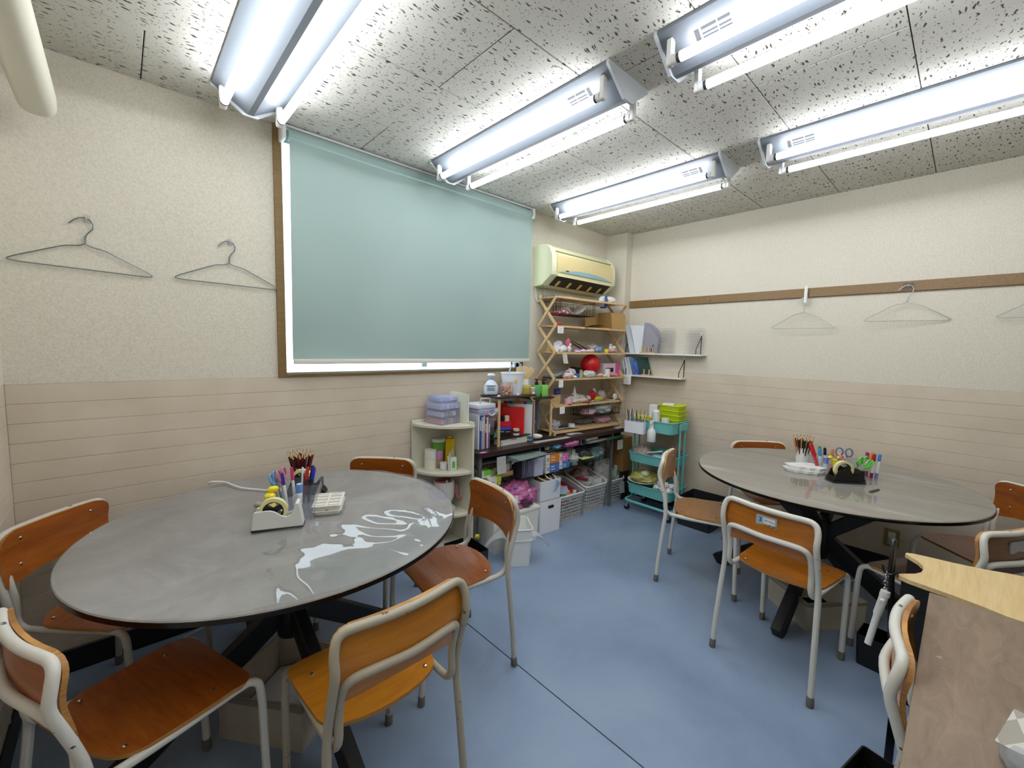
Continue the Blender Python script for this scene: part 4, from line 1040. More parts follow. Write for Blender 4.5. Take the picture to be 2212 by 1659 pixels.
for k, (y, w, h_, cv) in enumerate(((2.215, 0.15, 0.30, 0.05), (2.20, 0.15, 0.285, 0.075), (2.19, 0.14, 0.265, 0.095))):
    g = G(); g.grid(lambda u, v: Vector((0.02*u-0.03*k*0.3, -u*w-0.02*v, v*h_-cv*v*u*u*1.6)), 10, 10); bmesh.ops.solidify(g.bm, geom=g.bm.faces[:], thickness=0.0012)
    simple('paper_sheet', ['tallest lavender sheet curling', 'middle lavender sheet curling', 'front lavender sheet drooping'][k]+' on the upper wall shelf', 'paper', g, M(['#c3c0cd', '#bcb9c6', '#cbc8d2'][k], 0.7), (3.80-0.004*k, y, 1.4725), 0, 'lavender papers on the wall shelf')
def peg_stand(label, y, z, n, sp, h_, L, x=3.77):
    t = thing('plate_stand', label, 'stand', (x, y, z))
    g = G(); g.box(-0.016, 0.016, -L/2, L/2, 0, 0.012, 0.002, 1); g.done('base', PALEWOOD, t, False)
    for k in range(n):
        g = G(); g.box(-0.005, 0.005, (k-(n-1)/2)*sp-0.0045, (k-(n-1)/2)*sp+0.0045, 0.012, h_, 0.001, 1); g.done('peg', PALEWOOD, t, False)
peg_stand('wooden peg stand holding papers on the upper wall shelf', 2.135, 1.4725, 4, 0.036, 0.062, 0.15, 3.765)
peg_stand('wooden peg stand holding the notebooks on the lower wall shelf', 2.13, 1.2525, 2, 0.055, 0.062, 0.10, 3.765)
def wire_trays(label, y, z, n, w, flip):
    t = thing('clear_tray_stack', label, 'trays', (3.805, y, z))
    for k in range(n):
        g = G(); zz = 0.012+k*0.0255
        pr = [(-0.045, zz), (-0.04, zz-0.008), (0.04, zz-0.008), (0.045, zz)]
        g.tube(fillet([(-0.045, -w/2, zz), (-0.045, w/2, zz+0.002*flip), (0.045, w/2, zz), (0.045, -w/2, zz)], 0.015), 0.0017, 5, closed=True)
        g.box(-0.042, 0.042, -w/2+0.003, w/2-0.003, zz-0.009, zz-0.008)
        g.done('tray', CLEARTRAY, t)
CLEARTRAY = mat_clear('clear_tray', '#fdfdfe', 0.10, 1.12, 0.1, '#e4e8ec')
wire_trays('stack of clear trays nearer the papers on the upper wall shelf', 1.965, 1.473, 10, 0.14, 1)
wire_trays('stack of clear trays at the open end of the upper wall shelf', 1.695, 1.473, 10, 0.15, -1)
for k, (y, c_, lb) in enumerate(((2.375, '#c7d0d6', 'blue grey'), (2.34, '#d3d9dc', 'pale grey'), (2.305, '#ddd4d6', 'pinkish white'))):
    leaf_panel('notebook', lb+' thin notebook leaning on the lower wall shelf', 'notebook', y, 1.2525, 0.045, 0.175, 0.045, 0.06, c_, 0.010, 3.795, 'leaning notebooks on the lower wall shelf')
COV = NT('cover_print'); cc = COV.coords(); nn = COV.noise(cc, 9, 3, 0.6, 1.0); rr_ = COV.ramp(nn, 'Fac', [(0.4, '#143a78'), (0.52, '#2a63a8'), (0.63, '#8fb4d8')]); COV.link(rr_, 'Color', COV.b, 'Base Color')
tb = leaf_panel('notebook', 'blue picture notebook with a green dot on the lower wall shelf', 'notebook', 2.275, 1.2525, 0.085, 0.178, 0.055, 0.06, '#1d4f96', 0.006, 3.793, 'leaning notebooks on the lower wall shelf', COV.m)
g = G(); g.lathe([(0.014, 0), (0.014, 0.001), (0, 0.001)], n=14); dd = g.done('green_dot', M('#7fc06a', 0.6), tb); dd.location = (-0.024, 0.015, 0.150); dd.rotation_euler = (0, R(-90), R(-35))
leaf_panel('notebook', 'dark green notebook on the lower wall shelf', 'notebook', 2.19, 1.2525, 0.085, 0.178, 0.055, 0.06, '#0f3a30', 0.006, 3.798, 'leaning notebooks on the lower wall shelf')
paper_tag('handwritten white tag hanging below the pillar end of the lower wall shelf', (3.742, 2.325, 1.248), R(-90), 0.085, 0.095, 0.0, 4)

# ---------------------------------------------------------------- teal trolley
t = thing('trolley', 'teal three tier trolley in the corner beside the pillar', 'trolley', (3.61, 1.885, 0), 0)
for nm_, z, h_, in (('upper_tray', 0.775, 0.10), ('middle_tray', 0.475, 0.085), ('lower_tray', 0.175, 0.09)):
    g = G(); tub(g, 0.35, 0.43, h_, 0.003, 0.045, 0.95); bmesh.ops.translate(g.bm, verts=g.bm.verts, vec=(0, 0, z)); tr = g.done(nm_, TEAL, t, True, 40)
    g = G(); g.tube([(x, y, z+h_) for x, y in rrect(-0.176, 0.176, -0.216, 0.216, 0.046, 5)], 0.005, 6, closed=True); g.done('rim', TEAL, tr)
for sy in (-1, 1):
    for sx in (-1, 1):
        g = G(); g.box(sx*0.045-0.008, sx*0.045+0.008, sy*0.222-0.006, sy*0.222+0.006, 0.10, 0.86, 0.002, 1); g.done('post', TEAL, t, False)
    g = G(); g.box(-0.06, 0.06, sy*0.222-0.008, sy*0.222+0.008, 0.80, 0.865, 0.003, 1); g.done('post_plate', TEAL, t, False)
g = G(); g.tube([(x, y, 0.098) for x, y in rrect(-0.18, 0.18, -0.225, 0.225, 0.05, 5)], 0.012, 8, closed=True); g.done('base_frame', TEAL, t)
for sx in (-1, 1):
    for sy in (-1, 1):
        x, y = sx*0.155, sy*0.205
        g = G(); g.cyl((x, y, 0.05), (x, y, 0.09), 0.009, 8); g.bar((x-0.012, y, 0.055), (x-0.012, y, 0.03), 0.004, 0.03, up=(0, 1, 0)); g.bar((x+0.012, y, 0.055), (x+0.012, y, 0.03), 0.004, 0.03, up=(0, 1, 0)); c_ = g.done('caster', CHROME, t)
        g = G(); g.tube([(x-0.009, y, 0.026), (x+0.009, y, 0.026)], 0.0255, 16); g.done('wheel', BLACK, c_)
t = thing('hanging_bin', 'white box of brushes hooked on the front of the teal trolley', 'box', (3.395, 2.005, 0.755))
g = G(); tub(g, 0.065, 0.19, 0.105, 0.003, 0.004, 0.97); g.done('body', M('#eceef2', 0.4), t)
q = random.Random(5)
for k in range(20):
    br = thing('paint_brush', ['leftmost', 'second from left', 'middle', 'second from right', 'rightmost'][k//4]+' '+['worn white', 'brown handled', 'grey handled', 'thin blue'][k % 4]+' brush in the white box on the trolley', 'brush', (0, 0, 0), 0, 'brushes in the white trolley box')
    L = q.uniform(0.15, 0.215); cl = ['#d8d6cf', '#6e5138', '#7d8088', '#4a5a86'][k % 4]
    g = G(); g.tube([(0, 0, 0), (0, 0, L*0.72), (0, 0, L*0.8)], [0.0022, 0.0032, 0.003], 6); g.done('stick', M(cl, 0.4), br)
    g = G(); g.tube([(0, 0, L*0.8), (0, 0, L*0.88), (0, 0, L)], [0.0034, 0.0045, 0.001], 7); g.done('bristles', M(['#e8e6e0', '#5a4634', '#8f8c88', '#2a2420'][k % 4], 0.9), br)
    x, y = q.uniform(-0.02, 0.02), 0.068-0.034*(k//4)+q.uniform(-0.012, 0.012)
    lean(br, (3.395+x, 2.005+y, 0.762), q.choice((90, -90))+0.0 if False else R(q.choice((80, 100, -85, -95))), q.uniform(0.02, 0.20))
t = thing('spray_bottle', 'white spray bottle hung on the front of the teal trolley', 'bottle', (3.40, 1.845, 0.70))
g = G(); g.lathe([(0, 0), (0.034, 0), (0.037, 0.005), (0.037, 0.085), (0.03, 0.105), (0.015, 0.122), (0.013, 0.135), (0, 0.135)], n=20); g.done('bottle', M('#dfe5e6', 0.35), t)
g = G(); g.cyl((0, 0, 0.135), (0, 0, 0.155), 0.014, 12); g.box(-0.03, 0.018, -0.009, 0.009, 0.155, 0.185, 0.004, 1); g.bar((-0.02, 0, 0.158), (-0.035, 0, 0.12), 0.008, 0.005, up=(0, 1, 0)); g.done('trigger_head', WHITE, t)
for k in range(5):
    t = thing('lime_tray', ['bottom', 'second from bottom', 'middle', 'second from top', 'top'][k]+' lime green tray of the stack on the trolley', 'tray', (3.68, 1.80, 0.79+k*0.042), R([3, -4, 2, -2, 1][k]), 'lime trays on the trolley')
    g = G(); tub(g, 0.17, 0.20, 0.05, 0.003, 0.02, 0.86); g.done('body', M('#c3d41e', 0.35), t)
    g = G(); g.tube([(x, y, 0.05) for x, y in rrect(-0.086, 0.086, -0.101, 0.101, 0.022, 4)], 0.004, 5, closed=True); g.done('rim', M('#cfe02a', 0.35), t)
g = G(); g.box(-0.05, 0.05, -0.05, 0.05, 0, 0.025, 0.008, 2); simple('white_packet', 'white packet lying in the topmost lime tray', 'packet', g, WHITE, (3.66, 1.83, 0.998), 0.3)
cup('white roll shaped tub beside the lime trays on the trolley', (3.53, 1.79, 0.782), 0.034, 0.12, M('#e6e4de', 0.5), name='white_tub')
t = thing('tall_bottle', 'tall white bottle behind the spray bottle on the trolley', 'bottle', (3.50, 1.865, 0.782))
g = G(); g.lathe([(0, 0), (0.032, 0), (0.034, 0.005), (0.034, 0.175), (0.02, 0.19), (0, 0.19)], n=18); g.done('bottle', M('#e4e2da', 0.4), t)
t = box_thing('milk_carton', 'white paper carton behind the tall bottle on the trolley', 'carton', (3.60, 1.94, 0.782), (0.07, 0.07, 0.22), 0.2, M('#dfe0de', 0.6))
cup('yellow paint jar behind the brushes on the trolley', (3.53, 1.945, 0.782), 0.036, 0.11, M('#d8be2c', 0.4), name='paint_jar')
g = G(); g.box(-0.05, 0.05, -0.075, 0.075, 0, 0.105, 0.004, 1); simple('yellow_box', 'yellow box at the pillar end of the upper trolley tray', 'box', g, M('#e2cf2a', 0.5), (3.60, 2.04, 0.782), 0.1)
bag('plastic_bag', 'clear bag of pink and cream cloth in the middle trolley tray', 'bag', (3.55, 2.00, 0.482), (0.11, 0.085, 0.075), M('#b8a49c', 0.5), 3, 0.3)
for k, (c_, lb) in enumerate((('#5a6270', 'slate grey'), ('#3c4250', 'dark grey'), ('#a83a30', 'red'))):
    g = G(); g.box(-0.05, 0.05, -0.15, 0.15, 0, 0.012, 0.004, 1); simple('sheet_packet', lb+' flat packet leaning in the middle trolley tray', 'packet', g, M(c_, 0.3), (3.59+0.02*k, 1.84-0.015*k, 0.52+0.012*k), 0.15*k, None, R(-22))
g = G(); g.tube([(0, 0, 0), (0, -0.22, 0.06)], 0.007, 8); simple('white_tube', 'white tube lying across the middle trolley tray', 'tube', g, WHITE, (3.49, 2.00, 0.55))
g = G(); g.box(-0.05, 0.05, -0.05, 0.05, 0, 0.03, 0.01, 2); simple('tissue_packet', 'pale blue packet at the front of the middle trolley tray', 'packet', g, M('#a8c4dc', 0.5), (3.50, 1.82, 0.535), 0.3)
g = G(); g.lathe([(0, 0), (0.09, 0.0), (0.14, 0.022), (0.138, 0.026), (0.088, 0.005), (0, 0.005)], n=30, cap=False); simple('white_plate', 'large white plate on the lower trolley tray', 'plate', g, M('#e6e6e4', 0.4), (3.55, 1.99, 0.27))
bag('plastic_bag', 'yellow edged clear bag lying on the white plate of the trolley', 'bag', (3.56, 1.98, 0.285), (0.12, 0.12, 0.05), M('#b8b062', 0.35), 8, 0.5)
g = G(); g.ell((0, 0, 0.03), (0.05, 0.035, 0.028), 14, 8, 0.3, 3); simple('clear_wrap', 'crumpled clear wrap on top of the yellow edged bag', 'wrap', g, M('#d6d4b0', 0.4), (3.50, 1.94, 0.34))
for k in range(6):
    g = G(); g.ell((0, 0, 0.022), (0.03, 0.028, 0.022), 18, 12, 0.4, k+11)
    simple('tissue_ball', ['front left', 'front middle', 'front right', 'rear left', 'rear middle', 'rear right'][k]+' crumpled white tissue in the lower trolley tray', 'tissue', g, M('#e4e0e0', 0.8), (3.53+0.055*(k//3), 1.84-0.058*(k % 3), 0.235+0.03*(k//3)), 0, 'crumpled tissues in the lower trolley tray')
g = G(); tub(g, 0.34, 0.30, 0.24, 0.004, 0.02, 0.92); simple('black_tub', 'black plastic tub on the floor against the wall right of the trolley', 'tub', g, M('#202326', 0.4), (3.66, 1.485, 0), 0.0)

# ---------------------------------------------------------------- white corner shelf
CS = M('#d6d2bf', 0.45)
t = thing('corner_shelf', 'off white corner shelf with rounded shelves beside the long dark table', 'shelf', (1.79, YN-0.009, 0))
g = G(); g.box(-0.016, 0, -0.325, 0, 0.0, 0.975, 0.001, 1); g.done('side_panel', CS, t, False)
g = G(); g.box(-0.31, -0.016, -0.012, 0, 0.0, 0.975, 0.001, 1); g.done('back_panel', CS, t, False)
for z in (0.09, 0.33, 0.625, 0.955):
    ww, dd_ = 0.30, 0.315
    if z > 0.9: ww, dd_ = 0.315, 0.33
    pl = [(-0.0165 if z < 0.9 else 0, -0.0125 if z < 0.9 else 0)] + [((-0.0165 if z < 0.9 else 0)-ww*0.985*math.sin(a), -0.0125-dd_*0.97*math.cos(a)) for a in [PI/2*k/16 for k in range(17)]]
    g = G(); g.prism(pl, z-0.016, z, 'z'); g.done('shelf_board', CS, t, False)
CB = mat_clear('clear_case', '#f6f7fd', 0.22, 1.2, 0.08, '#e2e3f2')
def case(label, c, rz, w, d, h, items):
    t = thing('bead_case', label, 'case', c, rz, 'clear bead cases on the corner shelf')
    g = G(); tub(g, w, d, h-0.006, 0.002, 0.008, 0.98, 0.002); g.done('box', CB, t)
    g = G(); g.box(-w/2-0.003, w/2+0.003, -d/2-0.003, d/2+0.003, h-0.008, h, 0.002, 1); g.done('lid', CB, t, False)
    n = len(items)
    for k, c_ in enumerate(items):
        if c_:
            g = G(); g.box(-w/2+0.006+k*(w-0.012)/n, -w/2+0.001+(k+1)*(w-0.012)/n, -d/2+0.006, d/2-0.006, 0.003, h*0.72, 0.004, 1); g.done('contents', M(c_, 0.6), t, False)
    return t
case('bottom clear case with coloured bead compartments on the corner shelf', (1.668, 2.505, 0.956), R(8), 0.19, 0.17, 0.052, ['#d8785e', '#45437c', '#50607c', '#d8b840', '#4a4a7c', '#c84a54'])
case('second clear case with brownish beads on the corner shelf', (1.668, 2.505, 0.9585+0.05), R(8), 0.19, 0.17, 0.048, ['#c8c6d8', '#8c6a6e', '#95707a', '#cfcfe0', '#55606c'])
case('third clear empty looking case on the corner shelf', (1.668, 2.507, 0.959+0.10), R(7), 0.19, 0.17, 0.05, ['#c9cbe6', '#cfd0e8', '#c6cae6', '#d2d4ec'])
case('topmost flat clear case with pale blue contents on the corner shelf', (1.685, 2.53, 1.11), R(5), 0.17, 0.14, 0.04, ['#b4cce8', '#a8c4ea', '#d4d4ea', '#dcd8ec'])
for k, (x, c_, lb) in enumerate(((1.772, '#d8dcc4', 'pale green'), (1.781, '#e4e2d4', 'cream'), (1.7885, '#dde0e6', 'pale grey'))):
    g = G(); g.box(-0.003, 0.003, -0.10, 0.10, 0, 0.215-0.008*k); simple('paper_pad', lb+' paper pad standing at the table end of the corner shelf', 'paper', g, M(c_, 0.7), (x-0.008, 2.46, 0.956), 0, 'paper pads on the corner shelf')
def roll(label, c, r, h, col, name='white_roll', cat='roll'):
    t = thing(name, label, cat, c); g = G(); g.lathe([(r*0.35, 0), (r, 0), (r, h), (r*0.35, h), (r*0.35, 0)], n=20, cap=False); g.done('paper_body', M(col, 0.7), t); return t
def jar(label, c, r, h, col, lid=None, name='jar', cat='jar', lidh=0.02, mat=None):
    t = thing(name, label, cat, c); g = G(); g.lathe([(0, 0), (r*0.94, 0), (r, 0.004), (r, h), (0, h)], n=20); g.done('body', mat or M(col, 0.4), t)
    if lid: g = G(); g.lathe([(r*1.06, h), (r*1.06, h+lidh-0.002), (r*1.02, h+lidh), (0, h+lidh)], n=20); g.done('lid', M(lid, 0.4), t)
    return t
roll('lower white roll on the middle corner shelf level', (1.59, 2.55, 0.626), 0.043, 0.075, '#dedcd0'); roll('upper white roll on the middle corner shelf level', (1.59, 2.55, 0.702), 0.042, 0.062, '#e4e2d8')
jar('tan jar under the pink one on the middle corner shelf level', (1.66, 2.555, 0.626), 0.036, 0.06, '#b89878')
jar('pink jar between tan and green tubs on the middle corner shelf level', (1.66, 2.555, 0.687), 0.037, 0.065, '#d49ad0')
jar('green tub with grey lid on top of the pink jar', (1.66, 2.555, 0.753), 0.046, 0.06, '#5f9c38', '#c9cdc4', lidh=0.022)
jar('small white lidded tub in front on the middle corner shelf level', (1.655, 2.475, 0.626), 0.027, 0.036, '#e6e8ea', '#e2e4e8', lidh=0.014)
t = box_thing('yellow_box', 'tall yellow box with hanging loop on the middle corner shelf level', 'box', (1.745, 2.54, 0.626), (0.07, 0.05, 0.20), R(-20), M('#e6c518', 0.45), parts=[('tab', (-0.012, 0.012, -0.006, 0.006, 0.20, 0.215), M('#e6c518', 0.45))])
for k in range(4):
    g = G(); g.box(-0.0015, 0.0015, -0.05, 0.05, 0, 0.15-0.015*k); simple('paper_bag', ['tallest', 'second tallest', 'third tallest', 'shortest'][k]+' pale paper packet leaning before the yellow box', 'packet', g, M(['#dcd9c4', '#e0deca', '#d5d4c0', '#e2e2d6'][k], 0.7), (1.737-0.014*k, 2.46-0.008*k, 0.627), R(-40-6*k), 'paper packets on the corner shelf', 0, R(-6))
t = box_thing('picture_box', 'small white box with green window on the middle corner shelf level', 'box', (1.700, 2.425, 0.626), (0.045, 0.02, 0.09), R(-20), M('#e4e6e0', 0.5))
g = G(); g.prism([(-0.012, 0.012), (0.012, 0.012), (0.012, 0.05)] + [(0.012*math.cos(a), 0.05+0.014*math.sin(a)) for a in [PI*k/8 for k in range(1, 8)]] + [(-0.012, 0.05)], -0.0108, -0.0098, 'y'); g.done('green_window', M('#5fb44a', 0.5), t, False)
t = thing('ice_shaver', 'white and dusty pink hand cranked ice machine on the lower corner shelf level', 'machine', (1.655, 2.47, 0.331))
g = G(); g.lathe([(0.075, 0), (0.082, 0.004), (0.08, 0.02), (0.055, 0.03), (0.052, 0.06), (0.07, 0.10), (0.074, 0.19), (0.070, 0.215), (0.066, 0.215), (0.066, 0.15), (0, 0.15)], n=26, cap=False); g.done('body', M('#dfdcd6', 0.35), t)
g = G(); g.lathe([(0.067, 0.19), (0.067, 0.217), (0.05, 0.222), (0.048, 0.20), (0, 0.20)], n=24, cap=False); g.done('pink_ring', M('#b06a70', 0.4), t)
for a in (-1.9, -1.2):
    g = G(); g.bar((0.069*math.cos(a), 0.069*math.sin(a), 0.19), (0.069*math.cos(a), 0.069*math.sin(a), 0.235), 0.02, 0.006, bev=0.002); g.done('ear', WHITE, t)
g = G(); g.ell((0.092, -0.01, 0.14), (0.022, 0.022, 0.042), 14, 9); g.tube([(0.10, -0.01, 0.12), (0.105, -0.02, 0.075), (0.115, -0.055, 0.072)], [0.014, 0.013, 0.011], 10); g.done('crank', M('#bf7f80', 0.4), t)
g = G(); tub(g, 0.20, 0.24, 0.2, 0.003, 0.01, 0.95); o = simple('black_tub', 'black plastic tub on the floor in front of the corner shelf', 'tub', g, M('#18191b', 0.35), (1.60, 2.13, 0), R(-5))
g = G(); g.ell((0, 0, 0.02), (0.02, 0.016, 0.02), 10, 7, 0.1, 2); simple('yellow_lump', 'small yellow piece on the rim of the black tub by the corner shelf', 'scrap', g, M('#b8b030', 0.5), (1.715, 2.16, 0.20))

# ---------------------------------------------------------------- long dark table with net shelf
TR = R(-2.6); TO = Vector((1.82, 2.285))
def T2(u, v):   # u along the table, v from its front edge to the wall
    return (TO.x+u*math.cos(TR)-v*math.sin(TR), TO.y+u*math.sin(TR)+v*math.cos(TR))
t = thing('long_table', 'long dark brown folding table with a shelf below, against the window wall', 'table', (TO.x, TO.y, 0), TR)
g = G(); pts = rrect(0, 1.74, 0, 0.345, 0.03, 4); g.prism(pts, 0.712, 0.745, 'z'); g.done('tabletop', DARKWOOD, t, False)
GREY = M('#6d706c', 0.45, 0.3)
for x in (0.03, 1.71):
    xl = min(x, 1.572)
    for y in (0.03, 0.32):
        g = G(); g.box(xl-0.012, xl+0.012, y-0.012, y+0.012, 0, 0.712, 0.002, 1); g.done('leg', GREY, t, False)
    g = G(); g.box(x-0.006, x+0.006, 0.03, 0.32, 0.62, 0.712); g.done('side_plate', GREY, t, False)
g = G(); g.box(0.03, 1.71, 0.03, 0.32, 0.655, 0.663)
g.done('lower_shelf', M('#55585a', 0.5, 0.3), t, False)
for x in (0.62, 1.12):
    g = G(); g.box(x-0.004, x+0.004, 0.02, 0.32, 0.663, 0.712); g.done('divider', M('#8b8f8e', 0.4, 0.4), t, False)
def flat_stack(label, u, v, w, d, cols, z=0.664, rz=0.0, group=None):
    for k, c_ in enumerate(cols):
        x, y = T2(u+0.008*k, v-0.01*k); g = G(); g.grid(lambda a, b: Vector(((a-0.5)*w, (b-0.5)*d, 0.003*math.sin(a*4+k)*math.sin(b*3))), 6, 4); bmesh.ops.solidify(g.bm, geom=g.bm.faces[:], thickness=0.002)
        simple('sheet', label % ['lowest', 'second', 'third', 'topmost', 'loose'][min(k if k < len(cols)-1 or len(cols) < 3 else 3, 4)], 'sheet', g, M(c_, 0.6), (x, y, z+0.0035+k*0.0065), TR+rz+0.05*k, group)
flat_stack('%s pale green sheet sticking out of the long table shelf', 0.42, 0.03, 0.32, 0.24, ['#8fa29c', '#9fb0aa', '#a9bbb4'], group='pale green sheets in the long table shelf')
g = G(); g.ell((0, 0, 0.02), (0.02, 0.025, 0.02), 10, 7, 0.2, 6); x, y = T2(0.72, 0.05); simple('twine_ball', 'small beige ball in the long table shelf next to the blue packet', 'ball', g, M('#c2b394', 0.8), (x, y, 0.664))
x, y = T2(0.83, 0.06); bag('plastic_packet', 'light blue plastic packet in the long table shelf', 'packet', (x, y, 0.664), (0.06, 0.05, 0.028), M('#5f9fbe', 0.3), 12, 0.2)
x, y = T2(1.0, 0.07); bag('pink_cloth', 'pink cloth bundled in the long table shelf', 'cloth', (x, y, 0.664), (0.12, 0.08, 0.033), M('#b85a92', 0.5), 14, 0.25)
flat_stack('%s grey board leaning in the right half of the long table shelf', 1.29, 0.08, 0.26, 0.2, ['#8c8e88', '#b0b0a8', '#a2a49c'], group='grey boards in the long table shelf')
x, y = T2(1.27, 0.03); box_thing('white_box', 'flat white box in the right half of the long table shelf', 'box', (x, y+0.03, 0.685), (0.16, 0.08, 0.024), TR, M('#d8d8d2', 0.5))
flat_stack('%s green sheet at the right end of the long table shelf', 1.55, 0.07, 0.24, 0.2, ['#4f7a4c', '#6fae5e', '#3f6a44'], z=0.666, group='green sheets in the long table shelf')
paper_tag('white tag hanging from the left end of the long table front', T2(0.20, -0.004)+(0.70,), TR, 0.085, 0.125, 0.012, 1)
paper_tag('white tag hanging from the right end of the long table front', T2(1.66, -0.004)+(0.64,), TR, 0.085, 0.09, 0.0, 3)

# wire baskets hooked under the long table, and what is in them
def wire_basket(label, x0, y0, z0, w, d, h, rz, nx, ny, nz, top=0.0, mat=BLACKWIRE, hooks=True, slats=True):
    t = thing('wire_basket', label, 'basket', (x0, y0, z0), rz)
    g = G(); r = 0.0016
    loop = [(0, 0), (w, 0), (w, d), (0, d)]
    for z in (0.0, h):
        g.tube(fillet([(0, 0, z), (w, 0, z), (w, d, z), (0, d, z), (0, 0.001, z)], 0.02), r*1.5, 5)
    g.done('rim', mat, t)
    g = G()
    for i in range(nx+1):
        x = w*i/nx; g.tube(fillet([(x, d, h), (x, d, 0), (x, 0, 0), (x, 0, h*0.25 if i not in (0, nx) else h)], 0.012), r, 5)
    for j in range(1, ny):
        y = d*j/ny; g.tube(fillet([(0, y, h), (0, y, 0), (w, y, 0), (w, y, h)], 0.012), r, 5)
    for k in range(1, nz):
        z = h*k/nz; g.tube([(0, 0, z), (0, d, z), (w, d, z), (w, 0, z)], r, 5)
    g.done('grid', mat, t)
    if hooks:
        for x in (w*0.04, w*0.96):
            g = G(); g.tube(fillet([(x, 0, 0.0), (x, 0.0, h+top), (x, d*0.7, h+top)], 0.012), 0.003, 6); g.done('hanging_arm', mat, t)
    return t
x, y = T2(0.02, 0.02); wire_basket('black wire basket of green boxes hooked under the left end of the long table', x, y, 0.47, 0.30, 0.26, 0.165, TR, 9, 6, 3, 0.019)
x, y = T2(0.40, 0.02); wire_basket('black wire basket of medical boxes hooked under the middle of the long table', x, y, 0.475, 0.52, 0.26, 0.16, TR, 10, 6, 3, 0.019)
x, y = T2(0.97, 0.02); wire_basket('black wire basket of bags hooked under the right part of the long table', x, y, 0.485, 0.52, 0.26, 0.15, TR, 10, 6, 3, 0.019)
def tb(u, v, z): x, y = T2(u, v); return (x, y, z)
box_thing('card_box', 'white box with green lid end, upper left in the green box basket', 'box', tb(0.10, 0.10, 0.545), (0.08, 0.11, 0.055), TR, M('#dfe6d8', 0.5), parts=[('green_panel', (-0.02, 0.041, -0.056, 0.056, 0.018, 0.056), M('#7fcf3e', 0.5))])
box_thing('card_box', 'white and yellow green box at the front of the green box basket', 'box', tb(0.165, 0.075, 0.476), (0.12, 0.10, 0.068), TR+R(3), M('#e6e6da', 0.5), parts=[('yellow_panel', (0.02, 0.061, -0.051, 0.051, 0.0, 0.069), M('#d2dc3e', 0.5)), ('print', (-0.05, -0.02, -0.0508, -0.0495, 0.012, 0.04), M('#8f938c', 0.6))])
for k in range(4):
    box_thing('card_box', ['first', 'second', 'third', 'fourth'][k]+' slim pale box from the left inside the green box basket', 'box', tb(0.04+0.03*k, 0.20, 0.476), (0.026, 0.10, 0.10), TR, M(['#a8c838', '#dcdcd4', '#d2d2cc', '#e0e0d8'][k], 0.5), 'slim boxes in the green box basket')
t = thing('clear_wrapped_roll', 'clear wrapped green roll in the green box basket', 'roll', tb(0.20, 0.10, 0.565), R(35))
g = G(); g.tube([(-0.07, 0, 0), (0.07, -0.01, 0)], [0.022, 0.03], 14); g.done('wrap', M('#a9b58a', 0.15), t)
t = thing('cardboard_tube', 'cardboard tube end beside the green roll', 'tube', tb(0.285, 0.04, 0.545), R(60)); g = G(); g.lathe([(0.013, -0.05), (0.020, -0.05), (0.020, 0.05), (0.013, 0.05)], n=14, cap=False); o = g.done('tube', M('#b29468', 0.7), t); o.rotation_euler = (R(80), 0, 0)
t = thing('cloth_glove', 'red and white work glove hanging over the green box basket', 'glove', tb(0.305, 0.05, 0.53), R(-10))
g = G(); g.ell((0, 0, 0.06), (0.03, 0.02, 0.06), 12, 9, 0.15, 5); g.tube([(0.02, 0, 0.08), (0.05, -0.01, 0.10), (0.075, -0.01, 0.11)], [0.013, 0.011, 0.008], 8); g.done('cloth', M('#cfcac2', 0.9), t)
g = G(); g.ell((0.012, -0.002, 0.02), (0.036, 0.024, 0.035), 12, 9, 0.2, 8); g.done('red_palm', M('#b43a4c', 0.7), t)
for k in range(5):
    box_thing('picture_book', ['first', 'second', 'third', 'fourth', 'fifth'][k]+' grey violet booklet from the left in the medical box basket', 'book', tb(0.44+0.022*k, 0.14, 0.479), (0.018, 0.22, 0.145-0.003*k), TR, M(['#5a5868', '#7a7890', '#68667c', '#7f7d94', '#8684a0'][k], 0.6), 'booklets in the medical box basket')
box_thing('white_box', 'tall pale lavender box in the medical box basket', 'box', tb(0.60, 0.11, 0.479), (0.10, 0.2, 0.14), TR, M('#c4c6dc', 0.5))
box_thing('file_folder', 'thin green folder between the lavender box and the medical boxes', 'folder', tb(0.664, 0.13, 0.479), (0.015, 0.2, 0.155), TR, M('#7fa69e', 0.5))
def med(label, u, z, w, h, col, col2):
    t = box_thing('glove_box', label, 'box', tb(u, 0.09, z), (w, 0.16, h), TR, M('#e2e0dc', 0.5), 'boxes of gloves in the medical box basket')
    g = G(); g.box(-w*0.22, w/2+0.0008, -0.0808, -0.07, 0.0005, h+0.0006); g.done('colour_panel', M(col, 0.5), t, False)
    g = G()
    for i in range(2): g.box(-w*0.12, w*0.16, -0.0815, -0.0805, h*0.62-i*h*0.3, h*0.72-i*h*0.3)
    g.done('print_lines', M('#efeae2', 0.6), t, False)
    g = G(); g.box(-w*0.42, -w*0.28, -0.0808, -0.079, h*0.3, h*0.7); g.done('print_block', M('#9aa29c', 0.6), t, False)
med('orange and white glove box, upper left of the medical boxes', 0.755, 0.556, 0.155, 0.075, '#d8842e', 0); med('blue and white glove box under the orange one', 0.755, 0.479, 0.155, 0.074, '#4f74bc', 0)
med('pink and white glove box, upper right of the medical boxes', 0.887, 0.545, 0.10, 0.072, '#d76aae', 0); med('bright blue and white box under the pink glove box', 0.90, 0.490, 0.12, 0.052, '#2f86c8', 0)
